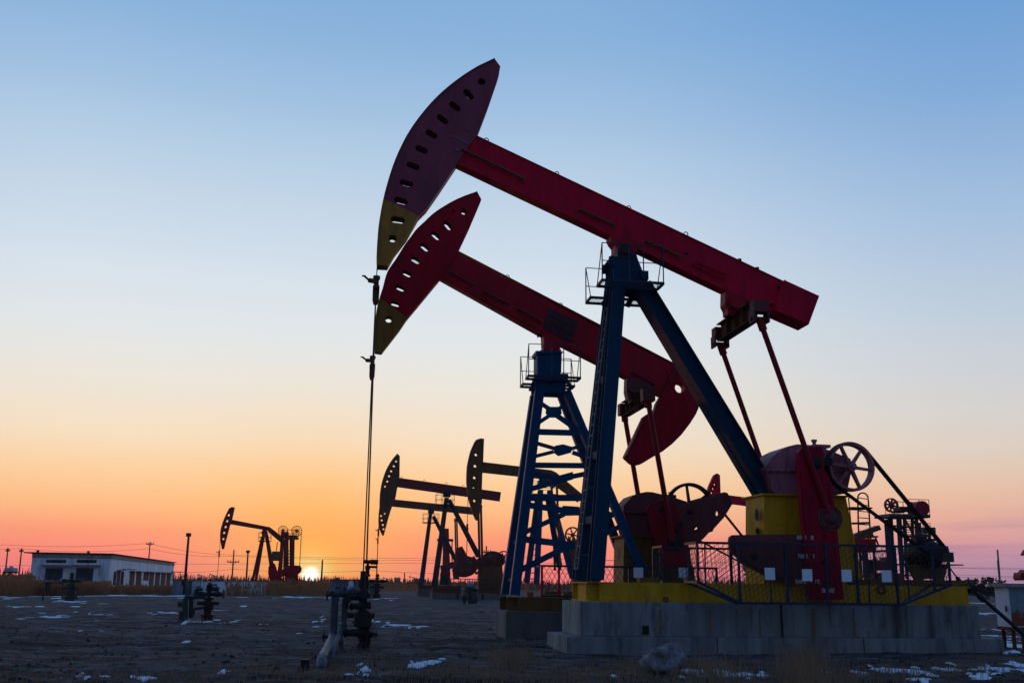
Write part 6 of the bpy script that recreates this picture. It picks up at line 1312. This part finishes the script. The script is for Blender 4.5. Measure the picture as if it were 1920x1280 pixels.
# blue-lidded can and green valve set before the far pump
F = Frame(ground(872, 1136), 0); T = thing('wellhead', 'green valve set with a pale round tank in front of the overlapping pumps', 'wellhead', F, group='wellheads'); P = lambda x, y, v=0: F.p(*zF(x, y), v)
o = MB(); r = abs(P(795, 1080).x - P(720, 1080).x) / 2; c = P(758, 1150); o.lathe(c, (0, 0, 1), [(0, r * .85), (P(0, 1040).z - c.z, r), (P(0, 1035).z - c.z, r * 1.1), (P(0, 1020).z - c.z, r * .6)], 16); o.lathe(P(868, 1010), (0, 0, 1), [(-.1, .1), (.02, .28), (.22, .22), (.3, .1)], 14); o.build('pale_tank', mat('pale_teal_paint', (.30, .42, .45), .5), T)
o = MB(); o.tube(P(775, 1290), P(768, 1150), .1); o.blob(P(775, 1200), .22, 3, .3, 6); o.lathe(P(920, 1290), (0, 0, 1), [(0, .2), (.3, .3), (.9, .25), (1.0, .35), (1.15, .1)], 12, False); o.tube(P(760, 1060), P(940, 1020), .05); o.tube(P(850, 1300), P(850, 1010), .07); o.tube(P(980, 1270), P(970, 1060), .05); o.build('valve_tree', M_green, T); handwheel(T, P(830, 1110, -.2), (0, -1, 0), .25, M_brown)

# ------------------------------------------------ right edge: rusty cabinet, pipe strut, distant things
FC_ = Frame(ground(*zI(420, 1160)), 0.06)
T = thing('metal_cabinet', 'white metal cabinet with a big rust patch standing on short legs at the right edge', 'cabinet', FC_)
M_rustw = mat('rusted_teal_white', (.22, .30, .34), .6, var=.25, damt=.3, dirt=(.25, .07, .02), scale=.9, streak=False)
nt = M_rustw.node_tree; N2 = nt.nodes; L2 = nt.links; bb = N2['Principled BSDF']; src = bb.inputs['Base Color'].links[0].from_socket; tcc = [n for n in N2 if n.bl_idname == 'ShaderNodeTexCoord'][0]
a = FC_.p(*zI(440, 590), 0); zt_ = a.z; zb_ = FC_.p(*zI(440, 960), 0).z; x0_ = a.x; x1_ = x0_ + 1.9; xl = FC_.p(*zI(322, 590), .75)
sp = N2.new('ShaderNodeSeparateXYZ'); L2.new(tcc.outputs['Object'], sp.inputs[0]); n4 = N2.new('ShaderNodeTexNoise'); n4.inputs['Scale'].default_value = 3.0; n4.inputs['Detail'].default_value = 8; n4.inputs['Roughness'].default_value = .7
mpp = N2.new('ShaderNodeMapping'); mpp.inputs['Scale'].default_value = (1.6, 1, .35); L2.new(tcc.outputs['Object'], mpp.inputs[0]); L2.new(mpp.outputs[0], n4.inputs['Vector'])
ad = N2.new('ShaderNodeMath'); ad.operation = 'SUBTRACT'; L2.new(n4.outputs[0], ad.inputs[0]); 
zz3 = N2.new('ShaderNodeMapRange'); zz3.inputs[1].default_value = zb_ + .1; zz3.inputs[2].default_value = zt_ - .15; zz3.inputs[3].default_value = -.12; zz3.inputs[4].default_value = .22; L2.new(sp.outputs['Z'], zz3.inputs[0]); L2.new(zz3.outputs[0], ad.inputs[1])
gt = N2.new('ShaderNodeMapRange'); gt.inputs[1].default_value = .44; gt.inputs[2].default_value = .5; L2.new(ad.outputs[0], gt.inputs[0])
mxx = N2.new('ShaderNodeMix'); mxx.data_type = 'RGBA'; L2.new(gt.outputs[0], mxx.inputs[0]); L2.new(src, mxx.inputs[6]); mxx.inputs[7].default_value = (.26, .065, .02, 1); L2.new(mxx.outputs[2], bb.inputs['Base Color'])
bx0 = (x0_, 0); dpt = 1.0
# left side face seen obliquely: the body is skewed in plan
lx = xl.x
P4 = [(x0_, 0), (x1_, .0), (x1_ - .55, 1.2), (lx - .02, .75)]
def slab(o, pts, z0, z1): o.hexa([(p[0], p[1], z0) for p in pts] + [(p[0], p[1], z1) for p in pts])
o = MB(); slab(o, P4, zb_, zt_); o.build('body', M_white, T)
o = MB(); o.box((x0_ + .03, -.02, zb_ + .04), (x1_ - .03, -.004, zt_ - .03)); DR = o.build('door', M_rustw, T, 'rust-stained teal door')
o = MB(); o.cbox((x0_ - .03, .15, (zt_ + zb_) / 2 - .05), .03, .05, .16); o.build('handle', M_dark, T)
o = MB(); P5 = [(x0_ - .08, -.14), (x1_ + .1, -.14), (x1_ - .4, 1.35), (lx - .16, .85)]; slab(o, P5, zt_, zt_ + .1); o.build('roof', M_cor, T)
o = MB(); P5 = [(x0_ - .02, -.03), (x1_, -.03), (x1_ - .5, 1.2), (lx - .04, .78)]; slab(o, P5, zb_ - .1, zb_ - .003); o.build('base_tray', M_rust, T)
for i, (x, y) in enumerate(((x0_ + .08, .08), (x0_ + .32, .02), (x0_ + .9, .1), (lx + .1, .7), (x1_ - .6, 1.0))): o = MB(); o.bar((x, y, -.1), (x, y, zb_ - .1), .09, .06, (1, 0, 0)); o.build('leg', M_rust, T)
T = thing('pipe_strut', 'long grey pipe slanting from the end of the yellow skid down to the right', 'pipe', F1, at=F1.p(1822, 1107, -.7)); o = MB(); a = F1.p(1822, 1104, -.6); b_ = F1.p(1965, 1248, -1.9); b_.z = max(b_.z, .02); o.tube(a, b_, .05, n=10); c = F1.p(1838, 1122, -.7); o.tube(a.lerp(b_, .1), a.lerp(b_, .18), .08, n=10); o.tube(a.lerp(b_, .62), a.lerp(b_, .75), .06, n=10); o.build('tube', M_dark, T)
o = MB(); o.cbox(a, .2, .2, .2); o.build('coupling', M_dark, T)
o = MB(); Tg = thing('tie_rod', 'thin dark guy rod with a turnbuckle above the right end of the yellow skid', 'rod', F1, at=F1.p(1800, 1088, -.5)); a = F1.p(1774, 1055, -.5); b_ = F1.p(1801, 1091, -.5); o.tube(a, b_, .018, n=6); o.build('rod', M_dark, Tg); o = MB(); o.lathe(a.lerp(b_, .7), (b_ - a), [(0, .02), (.05, .06), (.16, .06), (.22, .02)], 8); o.build('turnbuckle', M_dark, Tg)
# thin dark pipeline on the ground between the two foundations
o = MB(); pts_ = [ground(x, y) for x, y in ((920, 1219), (952, 1211), (985, 1213), (1020, 1213), (1040, 1209))]; o.path([Vector((p.x, p.y, gh(p.x, p.y) + .02)) for p in pts_], .02, 6); tag(o.build('cable', M_black), 'black cable lying on the dirt between the two foundations', 'cable')
# boulder
q = ground(1246, 1262); o = MB(); o.blob((q.x, q.y, .16), .37, 4, .38, 20, .88); M_rock = mat('grey_boulder', (.36, .34, .34), .95, var=.5, damt=.5, dirt=(.06, .05, .05), scale=5, streak=False, bump=.8); tag(o.build('boulder', M_rock), 'rough grey boulder in front of the stepped foundation', 'boulder')
for i, (px, py, r, lab) in enumerate(((1350, 1256, .0, ''), (1112, 1262, .07, 'small pale stone left of the boulder'), (1094, 1255, .05, 'smaller pale stone farthest left of the boulder'), (852, 1168, .06, 'pale stone lying on the dirt before the second foundation'))):
    if r: q = ground(px, py); o = MB(); o.blob((q.x, q.y, gh(q.x, q.y) + r * .4), r, 5 + i, .5, 8, .7); tag(o.build('stone', M_rock), lab, 'stone', 'loose pale stones')
# black can by the pipes, coloured cloth scraps
q = ground(571, 1258); T = thing('steel_stub', 'short black pipe stub standing in the dirt left of the near wellhead', 'pipe stub', Frame(q, 0)); o = MB(); o.lathe((0, 0, -.03), (0, 0, 1), [(0, .085), (.2, .085), (.2, .075), (.21, .075)], 16, False); o.build('barrel', M_black, T)
o = MB(); o.lathe((0, 0, .18), (0, 0, 1), [(0, .1), (.03, .1)], 16, False); o.build('rim', M_black, T)
def scrap(label, px, py, w, col):
    q = ground(px, py); o = MB(); n = 7; r = random.Random(px); vs = []
    for j in range(n):
        for i in range(n): x = q.x + (i / (n - 1) - .5) * w + r.uniform(-.02, .02); y = q.y + (j / (n - 1) - .5) * w * 1.3; vs.append((x, y, gh(x, y) + .02 + .05 * abs(noise.noise(Vector((x * 9, y * 9, 2))))))
    vs += [(a, b_, c - .012) for a, b_, c in vs]; fs = [(j * n + i, j * n + i + 1, (j + 1) * n + i + 1, (j + 1) * n + i) for j in range(n - 1) for i in range(n - 1)]
    rim = [i for i in range(n)] + [j * n + n - 1 for j in range(1, n)] + [(n - 1) * n + i for i in range(n - 2, -1, -1)] + [j * n for j in range(n - 2, 0, -1)]; k = len(rim)
    fs += [tuple(n * n + i for i in f[::-1]) for f in fs] + [(rim[i], n * n + rim[i], n * n + rim[(i + 1) % k], rim[(i + 1) % k]) for i in range(k)]
    o.add(vs, fs, True); tag(o.build('cloth_scrap', mat('scrap_cloth', col, .9, streak=False, damt=.3)), label, 'cloth scrap', 'coloured rags trodden into the dirt')
scrap('bright green rag, the larger of the two green ones, on the dirt at lower left', 150, 1244, .13, (.02, .25, .12)); scrap('red rag next to the larger green rag', 134, 1250, .11, (.3, .02, .03)); scrap('faded red-brown rag right of the green rag', 247, 1245, .13, (.2, .03, .03)); scrap('pale teal rag left of the green and red rags', 79, 1251, .14, (.06, .16, .17)); scrap('small green rag nearest the left edge', 28, 1261, .08, (.02, .2, .08)); scrap('dark red rag at the lower left corner', 23, 1273, .10, (.25, .02, .03)); scrap('grey-blue rag at the lower left corner beside the dark red one', 40, 1272, .14, (.10, .17, .2))
# distant silhouettes on the horizon
M_far = mat('distant_structure', (.10, .085, .11), .8)
def mini_pump(label, px, py, Y, s=1, fl=1):
    F = Frame(at_depth(px, 1100, Y), .1); T = thing('distant_pump_jack', label, 'pump jack', F, group='tiny pump jacks on the horizon'); H = 6 * s; f = fl
    o = MB(); o.bar((-f * 4 * s, 0, H + 1.2 * s), (f * 4 * s, 0, H - .8 * s), .5, .8 * s); o.build('walking_beam', M_far, T)
    o = MB(); o.prism([(-f * 4.9 * s, H + .2 * s), (-f * 4.6 * s, H + 2 * s), (-f * 3.9 * s, H + 3 * s), (-f * 3.7 * s, H + 1 * s), (-f * 4.3 * s, H - 1 * s)], -.3, .3); o.build('horsehead', M_far, T)
    for x in (-1.6, 1.8): o = MB(); o.bar((0, 0, H), (x * s, 0, 0), .5, .5 * s); o.build('leg', M_far, T)
    o = MB(); o.cbox((f * 3 * s, 0, 1.4 * s), 2 * s, 1, 2.8 * s); o.lathe((f * 3 * s, -.6, 3 * s), (0, 1, 0), [(0, 1.2 * s), (1.2, 1.2 * s)], 12, False); o.build('gearbox', M_far, T)
for i, (lab, px, Y, s, fl) in enumerate((('tiny pump jack silhouette above the yard wall', 376, 1300, 1.0, 1), ('tiny pump jack silhouette at the right end above the yard wall', 412, 1300, .9, -1), ('tiny pump jack silhouette left of the distant tanks', 724, 1300, .9, 1), ('tiny pump jack silhouette right of the distant tanks', 775, 1250, 1.1, 1), ('tiny pump jack silhouette behind the right end of the yellow skid', 1830, 1200, .9, 1), ('tiny leaning pump jack silhouette behind the tall lamp post wall', 399, 1300, 1.1, 1), ('tiny pump jack silhouette between reeds and sun', 617, 1400, .7, -1))): mini_pump(lab, px, 0, Y, s, fl)
def tank(label, px, Y, w, h, n=1):
    F = Frame(at_depth(px, 1100, Y), 0); T = thing('storage_tank', label, 'tank', F, group='distant tanks'); o = MB(); o.lathe((0, 0, 0), (0, 0, 1), [(0, w / 2), (h * .92, w / 2), (h, w * .3)], 14); o.build('shell', M_far, T); o = MB(); o.bar((w * .52, 0, 0), (w * .52, 0, h), .2, .2); o.lathe((0, 0, h), (0, 0, 1), [(0, w * .1), (h * .1, w * .1)], 8); o.build('vent', M_far, T)
for lab, px, Y, w, h in (('left tall distant tank on the horizon', 741, 1500, 4, 8), ('right tall distant tank on the horizon', 747, 1500, 5, 8), ('broad distant tank right of the tiny pump silhouettes', 784, 1500, 13, 6.5), ('low distant tank beside the overlapping pumps', 793, 1500, 9, 6), ('pale distant tank with a dark cap right of the yellow skid', 1817, 260, 2.2, 4.0)): tank(lab, px, Y, w, h)
# small fence rail by the main pump's rear, brown bracket behind pedestal
T = thing('horizontal_drive', 'brown slanted beam on a small red gearbox just right of the yellow pedestal', 'machine', Frame(at_depth(*zD(200, 900), 60), .15)); Fq = Frame(at_depth(*zD(200, 900), 60), .15); P = lambda x, y, v=0: Fq.p(*zD(x, y), v)
o = MB(); o.prism([(P(*p).x, P(*p).z) for p in ((60, 580), (385, 460), (412, 518), (300, 560), (310, 598), (370, 600), (372, 622), (120, 640), (60, 640))], -.3, .3); o.build('beam', M_brown, T); o = MB(); o.box(P(60, 630, -.6), P(250, 800, .6)); o.build('gearbox', M_red2, T, bevel=.05)
o = MB()
for (p, q, w) in (((190, 850), (345, 1120), .28), ((265, 630), (330, 780), .08), ((365, 620), (405, 720), .08), ((340, 830), (400, 960), .07)): o.bar(P(*p), P(*q), w, w)
for v in (-.5, .5): o.bar(P(90, 800, v), P(60, 1160, v), .3, .3); o.bar(P(225, 800, v), P(240, 1160, v), .25, .25)
o.build('leg', M_fl, T); o = MB(); o.prism([(P(*p).x, P(*p).z) for p in ((280, 930), (330, 910), (440, 960), (470, 880), (520, 900), (540, 1040), (470, 1060), (360, 1060), (330, 980))], -.4, .4); o.build('crank', M_weight, T); o = MB(); o.box(P(340, 1090, -.6), P(620, 1240, .6)); o.build('base', M_weight, T)
# parts of a pump beyond the right edge
T = thing('pump_jack', 'dark red pump jack cut off by the right edge of the picture', 'pump jack', Frame(at_depth(1935, 1100, 88), .15), group='pump jacks of the oil field'); Fq = Frame(at_depth(1935, 1100, 88), .15); P = lambda x, y, v=0: Fq.p(*zI(x, y), v)
o = MB(); o.prism([(P(*p).x, P(*p).z) for p in ((525, 480), (535, 455), (560, 460), (590, 430), (640, 440), (680, 500), (600, 530), (560, 520), (545, 532), (525, 515))], -.5, .5); o.build('counterweight', M_pit, T, bevel=.08); o = MB(); o.prism([(P(*p).x, P(*p).z) for p in ((578, 290), (600, 250), (900, 120), (900, 160), (610, 300), (585, 300))], -.3, .3); o.build('walking_beam', M_pit, T)
o = MB(); o.bar(P(760, 190, -.3), P(690, 620, -.9), .35, .35); o.bar(P(760, 190, .3), P(690, 620, .9), .35, .35); o.bar(P(760, 190), P(860, 520), .35, .35); o.build('leg', M_fl, T); o = MB(); o.prism([(P(*p).x, P(*p).z) for p in ((660, 520), (740, 470), (840, 480), (860, 620), (640, 620))], -.6, .6); o.build('gearbox', M_pit, T)
# ================================================================== SKY, SUN, AIR
sd = ray(582, 1079).normalized(); SUN_EL = math.asin(sd.z); SUN_AZ = atan2(sd.x, sd.y)
w = bpy.data.worlds.new('World'); sc.world = w; w.use_nodes = True; nt = w.node_tree; N = nt.nodes; L = nt.links; bg = N['Background']
tc = N.new('ShaderNodeTexCoord'); sep = N.new('ShaderNodeSeparateXYZ'); L.new(tc.outputs['Generated'], sep.inputs[0])
def math_(op, a, b_=None, clamp=False):
    n = N.new('ShaderNodeMath'); n.operation = op; n.use_clamp = clamp
    for i, v in enumerate((a, b_)):
        if v is None: continue
        if isinstance(v, (int, float)): n.inputs[i].default_value = v
        else: L.new(v, n.inputs[i])
    return n.outputs[0]
el = math_('MULTIPLY', math_('ARCSINE', sep.outputs['Z']), 180 / pi)
def cramp(stops):
    """colour ramp over elevation in degrees, 0 at the left; colours as seen (sRGB)"""
    r = N.new('ShaderNodeValToRGB'); fac = math_('POWER', math_('DIVIDE', math_('MAXIMUM', el, 0.0), 90, True), .5, True); L.new(fac, r.inputs[0]); e = r.color_ramp.elements
    for i, (deg, c) in enumerate(stops):
        pos = sqrt(deg / 90); x = e[i] if i < 2 else e.new(pos); x.position = pos; x.color = (*lin(c), 1)
    return r.outputs[0]
SKY_A = [(0, (250, 114, 120)), (1, (255, 130, 119)), (2.4, (255, 154, 120)), (3.8, (255, 188, 132)), (5.6, (254, 209, 160)), (7.5, (247, 224, 194)), (10.5, (236, 230, 219)), (13, (227, 231, 232)), (16, (216, 227, 236)), (20, (198, 215, 232)), (23, (181, 206, 229)), (26, (161, 193, 225)), (30, (138, 178, 220)), (45, (95, 142, 198)), (90, (52, 90, 150))]
SKY_B = [(0, (158, 128, 158)), (1.2, (180, 142, 168)), (2.2, (212, 154, 160)), (3.5, (230, 174, 158)), (5, (230, 192, 168)), (7, (222, 206, 194)), (9, (213, 210, 208)), (12, (200, 208, 217)), (14, (190, 205, 220)), (19.5, (161, 190, 222)), (25, (130, 170, 216)), (30, (108, 158, 212)), (45, (72, 122, 184)), (90, (52, 90, 150))]
SKY_C = [(0, (76, 90, 118)), (3, (86, 100, 128)), (7, (104, 112, 134)), (14, (96, 118, 152)), (30, (86, 122, 168)), (60, (66, 98, 156)), (90, (58, 92, 150))]
ca, cb, cc = cramp(SKY_A), cramp(SKY_B), cramp(SKY_C)
hx = math_('DIVIDE', sep.outputs['X'], math_('SQRT', math_('ADD', math_('ADD', math_('POWER', sep.outputs['X'], 2.0), math_('POWER', sep.outputs['Y'], 2.0)), 1e-6)))
hy = math_('DIVIDE', sep.outputs['Y'], math_('SQRT', math_('ADD', math_('ADD', math_('POWER', sep.outputs['X'], 2.0), math_('POWER', sep.outputs['Y'], 2.0)), 1e-6)))
dt = math_('ADD', math_('MULTIPLY', hx, sin(SUN_AZ)), math_('MULTIPLY', hy, cos(SUN_AZ)))
az = math_('MULTIPLY', math_('ARCCOSINE', math_('MINIMUM', math_('MAXIMUM', dt, -1.0), 1.0)), 180 / pi)
def smooth(v, a, b_):
    r = N.new('ShaderNodeMapRange'); r.interpolation_type = 'SMOOTHSTEP'; r.inputs[1].default_value = a; r.inputs[2].default_value = b_; L.new(v, r.inputs[0]); return r.outputs[0]
def mix(f, a, b_, bt='MIX'):
    m = N.new('ShaderNodeMix'); m.data_type = 'RGBA'; m.blend_type = bt
    if isinstance(f, float): m.inputs[0].default_value = f
    else: L.new(f, m.inputs[0])
    for i, c in ((6, a), (7, b_)):
        if isinstance(c, tuple): m.inputs[i].default_value = (*c, 1)
        else: L.new(c, m.inputs[i])
    return m.outputs[2]
col = mix(smooth(az, 12, 40), ca, cb); col = mix(smooth(az, 45, 115), col, cc)
# low streaks of thin cloud near the horizon away from the sun
mp = N.new('ShaderNodeMapping'); mp.inputs['Scale'].default_value = (3, 3, 55); L.new(tc.outputs['Generated'], mp.inputs[0]); nn = N.new('ShaderNodeTexNoise'); nn.inputs['Scale'].default_value = 1.6; nn.inputs['Detail'].default_value = 4; L.new(mp.outputs[0], nn.inputs['Vector'])
st = math_('MULTIPLY', math_('MULTIPLY', smooth(nn.outputs[0], .46, .66), math_('SUBTRACT', 1.0, smooth(el, 1.5, 5))), math_('MULTIPLY', smooth(az, 18, 33), .6)); col = mix(st, col, lin((170, 130, 165)))
# glow round the sun
dv = N.new('ShaderNodeVectorMath'); dv.operation = 'DOT_PRODUCT'; L.new(tc.outputs['Generated'], dv.inputs[0]); dv.inputs[1].default_value = sd
ang = math_('MULTIPLY', math_('ARCCOSINE', math_('MINIMUM', dv.outputs['Value'], 1.0)), 180 / pi)
def gauss(a, s): return math_('EXPONENT', math_('MULTIPLY', math_('POWER', math_('DIVIDE', a, s), 2.0), -1.0))
def glow(sig, colr, amt):
    global col
    col = mix(math_('MULTIPLY', gauss(ang, sig), amt, True), col, lin(colr))
glow(6.0, (255, 186, 84), .65); glow(2.8, (255, 176, 66), .75); glow(1.3, (255, 208, 96), .85); glow(.8, (255, 238, 170), .95)
col = mix(math_('MULTIPLY', math_('MULTIPLY', gauss(az, 2.6), math_('SUBTRACT', 1.0, smooth(el, .02, .42))), .85), col, lin((255, 74, 34)))
core = math_('SUBTRACT', 1.0, smooth(ang, .25, .62)); col = mix(core, col, (1.6, 1.5, 1.25))
sky = N.new('ShaderNodeTexSky'); sky.sky_type = 'NISHITA'; sky.sun_disc = False; sky.sun_elevation = max(SUN_EL, radians(.4)); sky.sun_rotation = SUN_AZ; sky.altitude = 0
sk = N.new('ShaderNodeVectorMath'); sk.operation = 'SCALE'; L.new(sky.outputs[0], sk.inputs[0]); sk.inputs['Scale'].default_value = .004
ad = N.new('ShaderNodeVectorMath'); ad.operation = 'ADD'; L.new(col, ad.inputs[0]); L.new(sk.outputs[0], ad.inputs[1])
L.new(ad.outputs[0], bg.inputs[0]); bg.inputs[1].default_value = SKY_STRENGTH
w.cycles.sampling_method = 'MANUAL'; w.cycles.sample_map_resolution = 2048
sl = bpy.data.lights.new('sun', 'SUN'); sl.energy = SUN_E; sl.angle = radians(.6); sl.color = (1, .36, .12); so = bpy.data.objects.new('sun', sl); COL.objects.link(so)
so.rotation_euler = (-sd).to_track_quat('-Z', 'Y').to_euler(); so.location = (0, 0, 30)
if HAZE:
    o = MB(); o.box((-1200, -60, -1.5), (1200, 1700, 26)); me_h = o
    hm = bpy.data.materials.new('haze'); hm.use_nodes = True; hn = hm.node_tree; hn.nodes.remove(hn.nodes['Principled BSDF']); pv = hn.nodes.new('ShaderNodeVolumePrincipled'); pv.inputs['Density'].default_value = HAZE; pv.inputs['Color'].default_value = (.9, .85, .9, 1); pv.inputs['Anisotropy'].default_value = .5
    hn.links.new(pv.outputs[0], hn.nodes['Material Output'].inputs['Volume']); hz = o.build('haze', hm); hz['kind'] = 'stuff'
vsx = sc.view_settings; vsx.view_transform = 'Standard'; vsx.look = 'None'; vsx.exposure = 0; vsx.gamma = 1; vsx.use_curve_mapping = False
sc.cycles.max_bounces = 5; sc.cycles.diffuse_bounces = 3; sc.cycles.glossy_bounces = 2; sc.cycles.transparent_max_bounces = 6; sc.cycles.use_denoising = True; sc.cycles.volume_bounces = 0
fix_normals()
